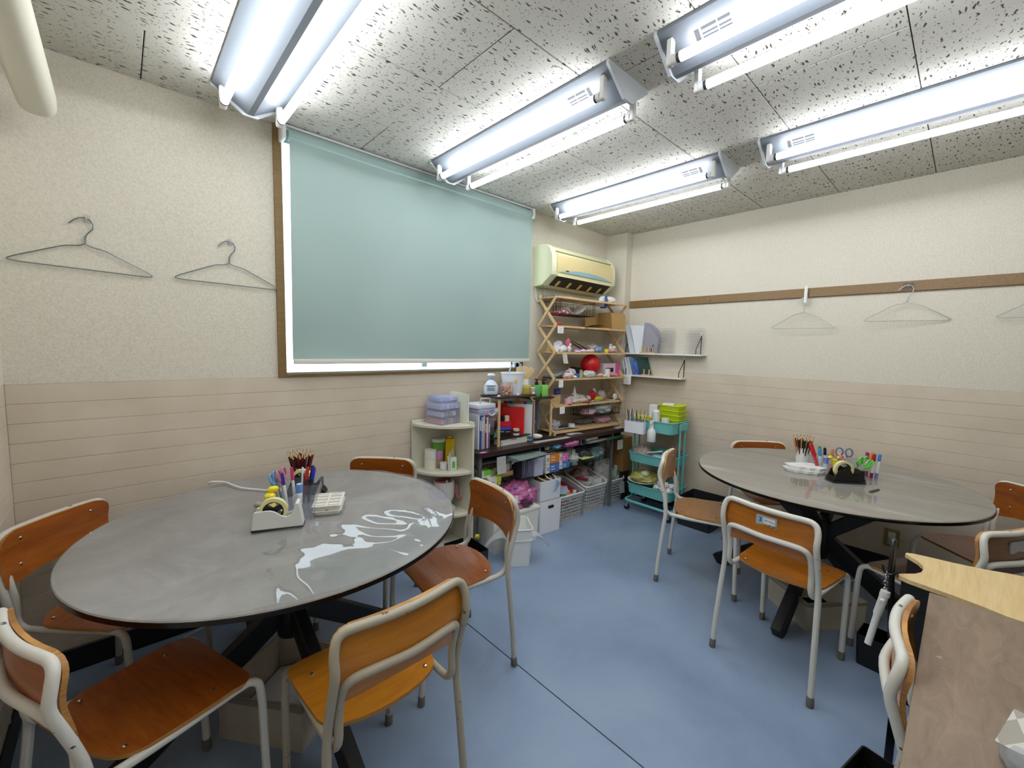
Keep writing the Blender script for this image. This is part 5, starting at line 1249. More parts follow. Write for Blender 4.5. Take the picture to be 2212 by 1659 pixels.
for k, (u, c_, s_, lb) in enumerate(((1.03, '#aeb4b0', 3, 'pale clear bag at the left of the right wire basket'), (1.20, '#3a3e42', 4, 'dark bag in the middle of the right wire basket'), (1.38, '#5c7478', 5, 'blue grey bag at the right of the right wire basket'))):
    bag('plastic_bag', lb, 'bag', tb(u, 0.10, 0.49), (0.085, 0.10, 0.075), M(c_, 0.25), 20+s_, TR, 0.3)
box_thing('green_card', 'thin yellow green card sticking out of the right wire basket', 'card', tb(1.16, 0.02, 0.545), (0.16, 0.12, 0.004), TR, M('#b9d068', 0.5))

# ---------------------------------------------------------------- boxes and baskets on the floor
def lidded(label, c, rz, w, d, h, col):
    t = thing('storage_box', label, 'box', c, rz)
    g = G(); tub(g, w, d, h-0.02, 0.003, 0.012, 0.95); g.done('body', M(col, 0.4), t)
    g = G(); g.box(-w/2-0.004, w/2+0.004, -d/2-0.004, d/2+0.004, h-0.028, h, 0.006, 2); g.done('lid', M('#efede2', 0.4), t)
    g = G(); g.prism(rrect(-0.035, 0.035, h*0.68, h*0.76, 0.009), -d/2-0.0012, -d/2+0.02, 'y'); g.done('hand_hole', M('#8d8050', 0.7), t, False)
    return t
lidded('wide white lidded storage box under the pink bag', (2.15, 2.355, 0), R(-4), 0.44, 0.30, 0.275, '#efede4')
t = thing('open_box', 'white deep box with hand hole, lower of the stack of two', 'box', (2.535, 2.36, 0), R(-6))
g = G(); tub(g, 0.235, 0.29, 0.27, 0.003, 0.012, 0.95); g.done('body', M('#f2f3f3', 0.4), t)
g = G(); g.prism(rrect(-0.03, 0.03, 0.205, 0.228, 0.009), -0.1475, -0.135, 'y'); g.done('hand_hole', M('#1c1b1a', 0.7), t, False)
t = thing('open_box', 'milky white box holding hoops, upper of the stack of two', 'box', (2.535, 2.36, 0.271), R(-6))
g = G(); tub(g, 0.225, 0.28, 0.165, 0.003, 0.012, 0.97); g.done('body', M('#e9ebf1', 0.35), t)
for k, (dx, dy, rr_, zz, c_, lb, n_) in enumerate(((-0.02, -0.05, 0.075, 0.452, '#d8c49a', 'large wooden embroidery hoop in the milky white box', 'embroidery_hoop'), (0.03, -0.085, 0.05, 0.446, '#dcd8cc', 'small white hoop in front of the large wooden one', 'embroidery_hoop'))):
    g = G(); g.tube([(rr_*math.cos(2*PI*i/28), rr_*math.sin(2*PI*i/28), 0) for i in range(28)], 0.006, 7, closed=True); simple(n_, lb, 'hoop', g, M(c_, 0.5), (2.535+dx, 2.36+dy, zz), 0, None, R(24), R(8))
t = thing('paper_roll', 'brown lined paper drum inside the large wooden hoop', 'roll', (2.515, 2.33, 0.38)); g = G(); g.lathe([(0.03, 0), (0.055, 0), (0.055, 0.06), (0.05, 0.06), (0.05, 0.004), (0, 0.004)], n=20, cap=False); g.done('drum', M('#7c6a48', 0.7), t)
g = G(); g.ell((0, 0, 0.035), (0.042, 0.036, 0.04), 16, 12, 0.35, 9, None, 6); simple('pompom', 'black fluffy pompom in the milky white box', 'pompom', g, M('#0d0d0e', 0.95), (2.605, 2.33, 0.415))
t = bag('yarn_skein', 'pink and cream twisted skein lying at the back of the milky white box', 'yarn', (2.50, 2.45, 0.43), (0.10, 0.045, 0.045), M('#d7bdb4', 0.85), 31, R(5), 0.16, -0.9)
t = bag('yarn_skein', 'greyish pink skein behind the cream one', 'yarn', (2.585, 2.48, 0.43), (0.06, 0.045, 0.05), M('#a68c88', 0.85), 33, R(5), 0.2, -0.9)
g = G(); g.grid(lambda u, v: Vector((0.02*math.sin(v*4)+u*0.035, -0.002-0.003*math.sin(v*9), -v*0.085)), 3, 8); bmesh.ops.solidify(g.bm, geom=g.bm.faces[:], thickness=0.001); simple('ribbon', 'pale blue ribbon hanging over the front of the milky white box', 'ribbon', g, M('#b9cfe0', 0.6), (2.545, 2.205, 0.43), R(-6))
t = thing('plastic_bag', 'large pink plastic bag of cloth on the wide storage box', 'bag', (2.20, 2.33, 0.276), R(-5))
g = G(); g.ell((0, 0, 0.075), (0.16, 0.115, 0.095), 56, 36, 0.34, 41, -0.074, 3.6); g.done('film', M('#c76a9e', 0.22), t, True, 60)
for k, (x, y, z, c_) in enumerate(((-0.06, -0.09, 0.07, '#d9c9d2'), (0.05, -0.10, 0.05, '#5c2a44'), (0.02, -0.06, 0.12, '#d88ab8'), (0.10, -0.05, 0.08, '#e0d2d8'))):
    g = G(); g.ell((x, y, z), (0.055, 0.03, 0.035), 14, 9, 0.4, 50+k); g.done('bundle', M(c_, 0.3), t)
g = G(); g.ell((0.0, -0.045, 0.155), (0.035, 0.03, 0.008), 12, 6); g.done('blue_label', M('#6c9ad8', 0.5), t)
bag('clear_bag', 'clear bag peeking out left of the pink plastic bag', 'bag', (2.0, 2.28, 0.276), (0.06, 0.05, 0.035), CLEARBAG, 44, 0, 0.3)
box_thing('yellow_note', 'pale yellow note pad on the wide storage box', 'note', (1.985, 2.222, 0.276), (0.055, 0.035, 0.02), R(-10), M('#dcd8a0', 0.6))
def lattice(label, c, rz, w, d, hf, hb):
    t = thing('laundry_basket', label, 'basket', c, rz, None)
    BW = M('#f2f2ee', 0.4); k0 = 0.86
    def P(x, y, zr): # zr 0..1
        s = k0+(1-k0)*zr; h = hf+(hb-hf)*((y+d/2)/d); return Vector((x*s, y*s, zr*h))
    loop = rrect(-w/2, w/2, -d/2, d/2, 0.035, 3)
    per = [Vector((x, y, 0)) for x, y in loop]; n = len(per)
    seg = [(per[(i+1) % n]-per[i]).length for i in range(n)]; tot = sum(seg)
    def along(s):
        s %= tot
        for i in range(n):
            if s <= seg[i]: p = per[i].lerp(per[(i+1) % n], s/seg[i]); return p.x, p.y
            s -= seg[i]
        return per[0].x, per[0].y
    N = int(tot/0.024)
    g = G(); g.tube([P(*along(tot*i/60), 1.0) for i in range(60)], 0.007, 6, closed=True); g.done('rim', BW, t)
    g = G()
    for i in range(N):
        a, b = along(tot*i/N), along(tot*(i+0.36)/N)
        v = [g.bm.verts.new(P(a[0], a[1], z)) for z in (0, 1)] + [g.bm.verts.new(P(b[0], b[1], z)) for z in (1, 0)]; g._f(v)
    R_ = 8
    for j in range(R_+1):
        z0, z1 = max(0, j/R_-0.03), min(1, j/R_+(0.035 if 0 < j < R_ else 0.06))
        z0 = z0 if j < R_ else 0.90
        for i in range(48):
            a, b = along(tot*i/48), along(tot*(i+1)/48)
            v = [g.bm.verts.new(P(a[0], a[1], z0)), g.bm.verts.new(P(b[0], b[1], z0)), g.bm.verts.new(P(b[0], b[1], z1)), g.bm.verts.new(P(a[0], a[1], z1))]; g._f(v)
    bmesh.ops.solidify(g.bm, geom=g.bm.faces[:], thickness=0.0025); g.done('lattice_wall', BW, t, False)
    g = G(); g.prism([(x*k0, y*k0) for x, y in loop], 0, 0.004, 'z'); g.done('floor_plate', BW, t, False)
    return t
lattice('white lattice basket of red packets next to the stacked white boxes', (2.85, 2.395, 0), R(-5), 0.33, 0.30, 0.235, 0.30)
lattice('white lattice basket of clear packets, middle of the three', (3.21, 2.395, 0), R(-5), 0.31, 0.29, 0.245, 0.33)
lattice('white lattice basket of film sheets next to the trolley', (3.54, 2.39, 0), R(-5), 0.245, 0.28, 0.23, 0.34)
for k in range(4):
    g = G(); g.box(-0.035, 0.035, -0.13, 0.13, 0, 0.025, 0.004, 1); simple('snack_pack', ['red and cream long pack', 'red pack with pale label', 'cream long pack', 'red pack at the back'][k]+' in the first lattice basket', 'packet', g, M(['#d8cfc0', '#c4262c', '#e2ddd0', '#b52026'][k], 0.4), (2.86+0.045*(k-1.5), 2.40+0.03*(k % 2), 0.20+0.012*k), R(-14+9*k), None, R(22))
    if k in (0, 2):
        g = G(); g.box(-0.036, 0.036, -0.132, -0.06, -0.001, 0.0262, 0.002, 1); g.box(-0.036, 0.036, 0.07, 0.132, -0.001, 0.0262, 0.002, 1); simple('red_wrapper', ['red sleeve on the left long pack', '', 'red sleeve on the right long pack'][k]+' in the first lattice basket', 'wrapper', g, M('#c8282e', 0.35), (2.86+0.045*(k-1.5), 2.40, 0.20+0.012*k), R(-14+9*k), None, R(22))
g = G(); g.box(-0.05, 0.05, -0.075, 0.075, 0, 0.004); simple('blue_card', 'pale blue card standing in the first lattice basket', 'card', g, M('#b8c2dc', 0.5), (2.80, 2.32, 0.235), R(-30), None, R(35))
g = G(); g.ell((0, 0, 0.03), (0.055, 0.035, 0.025), 12, 8, 0.2, 61); simple('brown_packet', 'light brown packet at the front of the first lattice basket', 'packet', g, M('#c29a58', 0.5), (2.83, 2.285, 0.185))
g = G(); g.ell((0, 0, 0.02), (0.045, 0.03, 0.02), 12, 8, 0.2, 62); simple('green_packet', 'dark green packet at the front of the first lattice basket', 'packet', g, M('#3c7a58', 0.4), (2.76, 2.30, 0.20))
g = G(); g.lathe([(0, 0), (0.018, 0), (0.018, 0.03), (0, 0.03)], n=14); simple('white_disc', 'white round lid piece lying in the first lattice basket', 'lid', g, WHITE, (2.905, 2.285, 0.22))
for k, (x, y, z, rd, c_, lb) in enumerate(((3.13, 2.45, 0.23, (0.06, 0.06, 0.07), '#8a7460', 'brownish tangled bundle at the back of the middle lattice basket'), (3.22, 2.46, 0.25, (0.075, 0.06, 0.06), '#c9a2ac', 'pinkish clear bag at the back of the middle lattice basket'), (3.17, 2.36, 0.21, (0.09, 0.07, 0.05), '#c8c8c2', 'grey clear bag in the middle lattice basket'))):
    bag('plastic_bag', lb, 'bag', (x, y, z), rd, M(c_, 0.3), 70+k, 0, 0.3)
box_thing('pink_box', 'flat magenta pack along the left side of the middle lattice basket', 'packet', (3.10, 2.40, 0.285), (0.03, 0.2, 0.02), R(12), M('#b02858', 0.4))
box_thing('white_box', 'white box at the front right of the middle lattice basket', 'box', (3.27, 2.345, 0.205), (0.12, 0.10, 0.075), R(-20), M('#e4e2da', 0.5))
bag('plastic_bag', 'large crumpled clear film in the lattice basket next to the trolley', 'bag', (3.51, 2.42, 0.17), (0.12, 0.11, 0.13), M('#c6c6c0', 0.2), 80, 0, 0.3)
box_thing('blue_pen_case', 'dark blue strip at the left edge of the lattice basket next to the trolley', 'case', (3.40, 2.44, 0.26), (0.02, 0.16, 0.05), R(20), M('#2b2f80', 0.4))
t = box_thing('medicine_box', 'white and green packet standing in the lattice basket next to the trolley', 'packet', (3.60, 2.31, 0.20), (0.05, 0.03, 0.15), R(-15), M('#d5ddd2', 0.4), parts=[('green_print', (-0.01, 0.018, -0.0158, -0.014, 0.05, 0.13), M('#58a84e', 0.5))])
paper_tag('white tag dangling on the front of the lattice basket next to the trolley', (3.585, 2.235, 0.20), R(-10), 0.07, 0.11, 0.01, 2)
box_thing('cardboard_box', 'brown cardboard box standing behind the trolley by the pillar', 'box', (3.66, 2.30, 0.30), (0.14, 0.14, 0.34), R(-4), M('#96713c', 0.7))
box_thing('board_block', 'dark board block under the brown cardboard box', 'box', (3.68, 2.32, 0.0), (0.12, 0.12, 0.299), R(-4), M('#2b2622', 0.7))
for k in range(2):
    box_thing('white_folder', ['left', 'right'][k]+' white folder standing behind the lattice baskets', 'folder', (3.50+0.05*k, 2.58, 0.0), (0.03, 0.05, 0.5), R(-5), M(['#d8d8d4', '#c9c9c5'][k], 0.5))
# waste bin with liner
t = thing('waste_bin', 'white rectangular waste bin with a clear liner, behind the reddish chair', 'bin', (2.005, 2.075, 0), R(-33))
g = G(); tub(g, 0.185, 0.235, 0.265, 0.004, 0.03, 0.86); g.done('body', M('#eff1ec', 0.35), t)
g = G(); g.tube([(x, y, 0.263) for x, y in rrect(-0.0935, 0.0935, -0.1185, 0.1185, 0.031, 5)], 0.005, 6, closed=True); g.tube([(x, y, 0.185) for x, y in rrect(-0.0905, 0.0905, -0.1155, 0.1155, 0.030, 5)], 0.003, 5, closed=True); g.done('rim', M('#e6e8e2', 0.35), t)
for sx, nm_ in ((1, 'liner_flap'), (-1, 'liner_flap')):
    g = G(); g.grid(lambda u, v: Vector((sx*(0.094+u*0.13), -0.02+(v-0.5)*0.14*(1-0.2*u)+0.02*u, 0.20-0.10*u*u-0.05*(v-0.5)*u-0.02*math.sin(v*6)*u)), 8, 8); g.done(nm_, mat_clear('liner', '#f6f7f8', 0.5, 1.3, 0.15, '#eef1f4') if sx == 1 else bpy.data.materials['liner'], t, True, 80)

# ---------------------------------------------------------------- folding scissor shelf on the long table
SA = R(-5); SO = Vector((2.72, 2.38))
def S(u, v): return (SO.x+u*math.cos(SA)-v*math.sin(SA), SO.y+u*math.sin(SA)+v*math.cos(SA))
def S3(u, v, z): x, y = S(u, v); return (x, y, z)
LV = [0.775, 1.005, 1.238, 1.468, 1.695, 1.940]
SW, SD = 0.91, 0.235
t = thing('scissor_shelf', 'tall folding wooden shelf with crossed side slats on the long table', 'shelf', (SO.x, SO.y, 0.746), SA)
zb = 0.746
for i, z in enumerate(LV):
    zz = z-zb
    g = G()
    g.box(0, SW, 0, 0.014, zz-0.016, zz); fr_o = g.done('front_rail', PALEWOOD, t, False)
    g = G(); g.box(0, SW, SD-0.014, SD, zz-0.016, zz); g.done('back_rail', PALEWOOD, t, False)
    for k in range(8):
        y = 0.024+k*0.0245; g = G(); g.box(0.004, SW-0.004, y, y+0.014, zz-0.008, zz); g.done('slat', PALEWOOD, t, False)
for x, s in ((-0.010, 1), (SW+0.010, -1)):
    for i in range(5):
        z0, z1 = LV[i]-zb-0.006, LV[i+1]-zb-0.006
        ya, yb_ = 0.006, SD-0.006
        g = G(); g.bar((x, ya-0.010, z0), (x, yb_+0.008, z1), 0.008, 0.020, up=(1, 0, 0)) if False else g.bar((x, ya, z0), (x, yb_, z1), 0.025, 0.008, up=(1, 0, 0)); g.done('cross_slat', PALEWOOD, t, False)
        g = G(); g.bar((x-s*0.009, yb_, z0), (x-s*0.009, ya, z1), 0.025, 0.008, up=(1, 0, 0)); g.done('cross_slat', PALEWOOD, t, False)
        g = G(); g.cyl((x-0.012, (ya+yb_)/2, (z0+z1)/2), (x+0.012, (ya+yb_)/2, (z0+z1)/2), 0.005, 8); g.done('pivot_pin', M('#8a7a58', 0.4, 0.5), t)
g = G(); g.box(0, SW, 0, SD, 0.0, LV[0]-zb-0.016)
for k, (x, y) in enumerate(((0, 0), (SW-0.02, 0), (0, SD-0.02), (SW-0.02, SD-0.02))):
    pass
g.bm.free(); g = G()
for x, y in ((0, 0), (SW-0.02, 0), (0, SD-0.02), (SW-0.02, SD-0.02)):
    g = G(); g.box(x, x+0.02, y, y+0.02, 0, LV[0]-zb-0.014); g.done('foot', PALEWOOD, t, False)
for u, z, w, h_, cu, lb, n in ((0.035, LV[4]-0.012, 0.068, 0.055, 0.0, 'second highest level of the scissor shelf', 3), (0.095, LV[3]-0.012, 0.055, 0.085, 0.02, 'third highest level of the scissor shelf', 1), (0.06, LV[2]-0.012, 0.052, 0.062, 0.0, 'fourth highest level of the scissor shelf', 1), (0.085, LV[1]-0.012, 0.06, 0.06, 0.0, 'fifth highest level of the scissor shelf', 1)):
    paper_tag('white paper tag hanging from the '+lb, S3(u, -0.002, z), SA, w, h_, cu, n)

def blob(name, label, cat, u, v, z, rad, col, seed=1, jit=0.2, rough=0.6, group=None, rz=0.0):
    g = G(); rad = [q_*1.15 for q_ in rad]; g.ell((0, 0, rad[2]*0.9), rad, 22, 15, jit, seed, -rad[2]*0.9); return simple(name, label, cat, g, M(col, rough), S3(u, v, z), SA+rz, group)
def sbox(name, label, cat, u, v, z, size, col, rz=0.0, parts=(), bev=0.002): return box_thing(name, label, cat, S3(u, v, z), size, SA+rz, M(col, 0.5), None, bev, parts)
def ssheet(name, label, cat, u, v, z, w, d, col, rz=0.0, rx=0.0, ry=0.0, curl=0.01):
    g = G(); g.grid(lambda a, b: Vector(((a-0.5)*w, (b-0.5)*d, curl*math.sin(a*PI)*math.cos(b*2))), 8, 5); bmesh.ops.solidify(g.bm, geom=g.bm.faces[:], thickness=0.0015)
    return simple(name, label, cat, g, M(col, 0.7), S3(u, v, z+0.003), SA+rz, None, rx, ry)
# top level (z 1.94)
z = LV[5]+0.001
ssheet('paper_sheet', 'white sheets lying on the left of the top level of the scissor shelf', 'paper', 0.20, 0.13, z, 0.26, 0.16, '#d6d4cc', 0.05)
ssheet('paper_sheet', 'grey folded sheet behind the white sheets on the top level', 'paper', 0.10, 0.18, z+0.012, 0.2, 0.09, '#b4b6b4', -0.1, R(20), 0, 0.02)
t = thing('tape_spool', 'blue and white round spool hanging half through the top level', 'spool', S3(0.69, 0.10, 1.948), SA+R(15))
g = G(); n = 28
g.tube([(0, -0.02, 0), (0, 0.02, 0)], 0.058, 28); g.done('blue_disc', M('#2a4fb0', 0.4), t)
g = G(); g.prism([(0.0585*math.cos(a), 0.0585*math.sin(a)) for a in [PI*0.55+PI*0.75*k/14 for k in range(15)]], -0.0206, 0.0206, 'y'); g.done('white_label', M('#d3dbe0', 0.4), t, False)
g = G(); g.prism(rrect(-0.02, 0.0, 0.012, 0.03, 0.004), -0.0212, -0.0200, 'y'); g.prism(rrect(-0.02, 0.002, -0.03, -0.012, 0.004), -0.0212, -0.0200, 'y'); g.done('print', M('#7484a8', 0.5), t, False)
blob('paper_ball', 'crumpled white paper right of the blue spool on the top level', 'paper', 0.81, 0.12, z, (0.055, 0.04, 0.03), '#dfe0de', 3, 0.4)
x, y = S(0.02, 0.012); wire_basket('dark wire basket with pink bags hooked under the top level', x, y, 1.795, 0.46, 0.20, 0.115, SA, 12, 6, 2, 0.031, M('#352a1e', 0.5, 0.3))
g = G(); g.grid(lambda a, b: Vector(((a-0.5)*0.24, (b-0.5)*0.14, 0.07*(abs(a-0.45)*2)**2)), 12, 6); bmesh.ops.solidify(g.bm, geom=g.bm.faces[:], thickness=0.003); simple('paper_tray', 'curved white card tray in the upper wire basket', 'tray', g, M('#ddd9d2', 0.6), S3(0.27, 0.10, 1.803), SA)
for k in range(2):
    g = G(); g.box(-0.05, 0.05, -0.06, 0.06, 0, 0.018, 0.006, 2); simple('striped_bag', ['left', 'right'][k]+' pink striped paper packet in the upper wire basket', 'packet', g, M(['#d9b4c0', '#d9c2c6'][k], 0.6), S3(0.08+0.08*k, 0.10, 1.803), SA+0.2*k, None, 0, R(-16))
    g = G(); g.box(-0.052, -0.03, -0.061, 0.061, -0.001, 0.019, 0.001, 1); g.box(0.0, 0.016, -0.061, 0.061, -0.001, 0.019, 0.001, 1); simple('packet_stripe', ['red band round the left', 'red band round the right'][k]+' striped packet in the upper wire basket', 'band', g, M('#a83a50', 0.6), S3(0.08+0.08*k, 0.10, 1.803), SA+0.2*k, None, 0, R(-16))
# second level (z 1.695)
z = LV[4]+0.001
t = thing('open_carton', 'open brown cardboard carton on the right of the second level', 'box', S3(0.72, 0.115, z), SA)
CARD = M('#b8945a', 0.75); CARDD = M('#8a6a3a', 0.8)
for b in ((-0.18, 0.18, 0.07, 0.075, 0, 0.135), (0.135, 0.14, -0.10, 0.075, 0, 0.14), (-0.18, 0.14, -0.10, 0.075, 0, 0.004)):
    g = G(); g.box(*b); g.done('panel', CARD, t, False)
g = G(); g.bar((-0.03, -0.05, 0.0), (-0.05, -0.05, 0.15), 0.15, 0.004, up=(1, 0, 0)); g.done('flap', CARDD, t, False)
g = G(); g.prism([(-0.005, 0.0), (0.195, 0.0), (0.19, 0.142), (-0.03, 0.148)], -0.112, -0.108, 'y'); g.done('front_flap', CARD, t, False)
ssheet('cardboard_sheet', 'flat brown card lying left of the open carton', 'card', 0.47, 0.07, z+0.006, 0.28, 0.16, '#8b7048', 0.08, 0, R(-4), 0.015)
ssheet('cardboard_sheet', 'grey flat card under the brown card on the second level', 'card', 0.45, 0.09, z, 0.3, 0.18, '#8d8c84', 0.0, 0, 0, 0.004)
blob('red_piece', 'small red piece by the left end of the second level', 'scrap', 0.07, 0.06, z, (0.035, 0.02, 0.012), '#b83a48', 5)
g = G(); g.box(0, 0.02, 0, 0.05, 0, 0.004); simple('red_strip', 'dark red strip on the front right edge of the second level', 'strip', g, M('#8f2420', 0.5), S3(0.80, 0.0, z), SA)
# third level (z 1.468)
z = LV[3]+0.001
roll('tan cardboard ring at the left rear of the third level', S3(0.05, 0.15, z), 0.035, 0.05, '#b8955a', 'cardboard_ring', 'ring')
cup('small white cup by the left slats of the third level', S3(0.06, 0.07, z), 0.022, 0.035, WHITE, name='small_cup')
for k, (u, v, dz, r_) in enumerate(((0.10, 0.10, 0, .035), (0.14, 0.13, 0.02, .04), (0.155, 0.08, 0, .03), (0.12, 0.06, 0, .028))):
    blob('foam_piece', ['rear left', 'large rear', 'right', 'front'][k]+' white crumpled foam piece on the left of the third level', 'craft', u, v, z+dz, (r_, r_*0.8, r_*0.8), '#dcdde2', 30+k, 0.4)
t = thing('clay_figure', 'pink haired clay figure standing on the third level', 'figure', S3(0.215, 0.07, z), SA)
g = G(); g.ell((0, 0, 0.03), (0.022, 0.018, 0.03), 12, 9, 0.15, 3); g.ell((0.004, -0.004, 0.065), (0.018, 0.016, 0.018), 12, 8); g.done('white_body', M('#e6e4e4', 0.6), t)
g = G(); g.ell((-0.010, 0.004, 0.085), (0.022, 0.018, 0.035), 12, 9, 0.25, 4); g.tube([(-0.02, 0, 0.08), (-0.026, -0.002, 0.03)], [0.008, 0.004], 7); g.done('pink_hair', M('#d8628c', 0.6), t)
g = G(); g.ell((0.006, -0.019, 0.070), 0.0035, 7, 5); g.done('eye', BLACK, t)
for k in range(6):
    g = G(); g.bar((-0.09, 0, 0.065), (0.11, 0, -0.005), 0.012, 0.004); simple('wood_strip', ['first', 'second', 'third', 'fourth', 'fifth', 'sixth'][k]+' dark thin strip of the leaning bundle on the third level', 'strip', g, M(['#3a2c20', '#6b5238', '#2c2420', '#7a6040', '#453526', '#8a7250'][k], 0.7), S3(0.36, 0.05+0.018*k, z+0.02+0.006*(k % 3)), SA+0.04*k, 'dark strips on the third level')
sbox('book', 'cream card leaning behind the dark strips', 'card', 0.30, 0.13, z+0.02, (0.09, 0.006, 0.06), '#cfc2b4')
for k, (u, v, rd, c_, lb) in enumerate(((0.315, 0.05, (.03, .02, .014), '#5a62b8', 'violet blue lump'), (0.285, 0.04, (.025, .018, .012), '#c87ab0', 'mauve lump'), (0.36, 0.03, (.035, .02, .012), '#e2cdcf', 'pale pink lump'), (0.42, 0.03, (.03, .02, .012), '#dcc4bc', 'peach lump'), (0.47, 0.035, (.03, .02, .013), '#e4d2d4', 'blush lump'), (0.56, 0.05, (.022, .02, .02), '#8a93a8', 'grey blue lump'), (0.60, 0.06, (.026, .024, .026), '#6f93c4', 'light blue ball'), (0.74, 0.04, (.04, .025, .013), '#d9a08c', 'salmon piece'), (0.80, 0.05, (.04, .025, .012), '#c98470', 'terracotta piece'))):
    blob('clay_piece', lb+' among the crafts on the third level', 'craft', u, v, z, rd, c_, 40+k, 0.25)
g = G(); g.tube([(0, 0, 0), (0.05, -0.02, 0.0)], 0.006, 7); simple('white_stick', 'white stick lying across the front rail of the third level', 'stick', g, WHITE, S3(0.25, 0.03, z+0.007), SA)
t = jar('yellow paint pot at the front of the third level', S3(0.675, 0.03, z), 0.020, 0.028, '#e6cf3c', '#ead94c', 'paint_pot', 'pot', 0.006)
ssheet('paper_mask', 'white paper mask with red mouth on the third level', 'mask', 0.575, 0.11, z+0.055, 0.11, 0.08, '#e2e2e0', 0.1, R(35), R(-12), 0.03)
sbox('red_band_paper', 'white slip with red edge under the paper mask', 'paper', 0.59, 0.09, z+0.03, (0.08, 0.05, 0.004), '#cf6a5c', 0.15)
t = thing('clay_animal', 'white clay animal with dark spots at the right of the third level', 'figure', S3(0.84, 0.08, z), SA)
g = G(); g.ell((0, 0, 0.035), (0.045, 0.028, 0.03), 14, 9, 0.12, 7); g.ell((-0.05, -0.005, 0.045), (0.02, 0.018, 0.02), 12, 8); g.ell((-0.058, -0.004, 0.07), (0.008, 0.008, 0.012), 8, 6); g.ell((-0.04, -0.004, 0.075), (0.008, 0.008, 0.012), 8, 6)
for sx in (-0.03, 0.03): g.ell((sx, -0.015, 0.012), (0.01, 0.01, 0.014), 8, 6)
g.done('body', M('#dedcd8', 0.6), t)
g = G(); g.ell((-0.005, -0.026, 0.038), (0.010, 0.004, 0.008), 8, 5); g.ell((0.022, -0.024, 0.034), (0.006, 0.004, 0.006), 8, 5); g.ell((-0.052, -0.022, 0.047), (0.003, 0.003, 0.003), 7, 5); g.done('dark_spots', M('#4a4846', 0.6), t)
# fourth level (z 1.238)
z = LV[2]+0.001
for k in range(3):
    ssheet('magazine', ['lowest', 'middle', 'topmost'][k]+' printed sheet of the pile at the left of the fourth level', 'paper', 0.115+0.01*k, 0.10, z+0.012+0.013*k, 0.24, 0.16, ['#c9c8c0', '#b5b8b0', '#c3cac2'][k], 0.06*k, 0, R(-8), 0.01)
sbox('black_tray', 'flat black tray under the printed sheets of the fourth level', 'tray', 0.10, 0.09, z, (0.22, 0.15, 0.010), '#17171a')
g = G(); g.ell((0, 0, 0.03), (0.12, 0.06, 0.06), 20, 10, 0.1, 2, -0.03); simple('black_hat', 'black cloth hat lying on the fourth level', 'hat', g, M('#0d0c0d', 0.9), S3(0.37, 0.14, z), SA)
t = thing('balloon', 'red balloon resting on the right half of the fourth level', 'balloon', S3(0.545, 0.105, z+0.008), SA)
g = G(); g.ell((0, 0, 0.105), (0.093, 0.093, 0.100), 26, 18); g.done('balloon_skin', M('#c01016', 0.3), t)
g = G(); g.tube([(0.055, -0.03, 0.025), (0.068, -0.037, 0.008)], [0.005, 0.011], 9); g.done('knot', M('#b00e14', 0.4), t)
for k, (u, v, rd, c_, lb) in enumerate(((0.16, 0.03, (.045, .03, .022), '#dcc0bc', 'pale pink clay roll'), (0.21, 0.04, (.03, .025, .024), '#e0cabc', 'peach clay lump'), (0.13, 0.02, (.03, .015, .012), '#c98a90', 'dusty pink clay strip'), (0.26, 0.09, (.045, .035, .035), '#c8c0cc', 'pale mauve clay mound'), (0.25, 0.02, (.02, .012, .01), '#e6e4e2', 'small white clay crumb'), (0.62, 0.05, (.045, .025, .014), '#cdbd98', 'beige ribbon bundle'), (0.80, 0.03, (.05, .02, .013), '#dc8f98', 'pink cloth strip'), (0.66, 0.02, (.025, .012, .01), '#d8d4c8', 'cream crumb'))):
    blob('clay_piece', lb+' on the fourth level', 'craft', u, v, z, rd, c_, 60+k, 0.25)
sbox('blue_cube', 'small blue block on the fourth level', 'block', 0.305, 0.05, z, (0.04, 0.035, 0.038), '#2f6fb4', 0.3)
for k in range(2):
    g = G(); g.bar((0, 0, 0), (0.004, 0.004, 0.07), 0.009, 0.006); g.bar((0.012, 0, 0), (0.006, 0.004, 0.07), 0.009, 0.006); simple('clothes_peg', ['left', 'right'][k]+' upright wooden peg beside the blue block', 'peg', g, M('#b8b084', 0.5), S3(0.35+0.022*k, 0.05, z), SA+0.3*k)
bag('plastic_bag', 'pale clear bag lying in front of the balloon on the fourth level', 'bag', S3(0.475, 0.055, z), (0.075, 0.045, 0.035), M('#c3c7c2', 0.25), 66, SA, 0.25)
cup('white paper cup in front of the pink box on the fourth level', S3(0.705, 0.035, z), 0.030, 0.075, M('#e2e0dc', 0.6), name='paper_cup')
t = sbox('pink_box', 'pink and white carton with dark slot at the right of the fourth level', 'box', 0.80, 0.11, z, (0.24, 0.11, 0.125), '#d9c2cf', 0.0, [('pink_pattern', (0.055, 0.121, -0.0562, 0.05, 0.001, 0.1258), M('#cf5d96', 0.5)), ('dark_slot', (-0.09, 0.025, -0.0558, -0.05, 0.042, 0.082), M('#241d22', 0.6))])
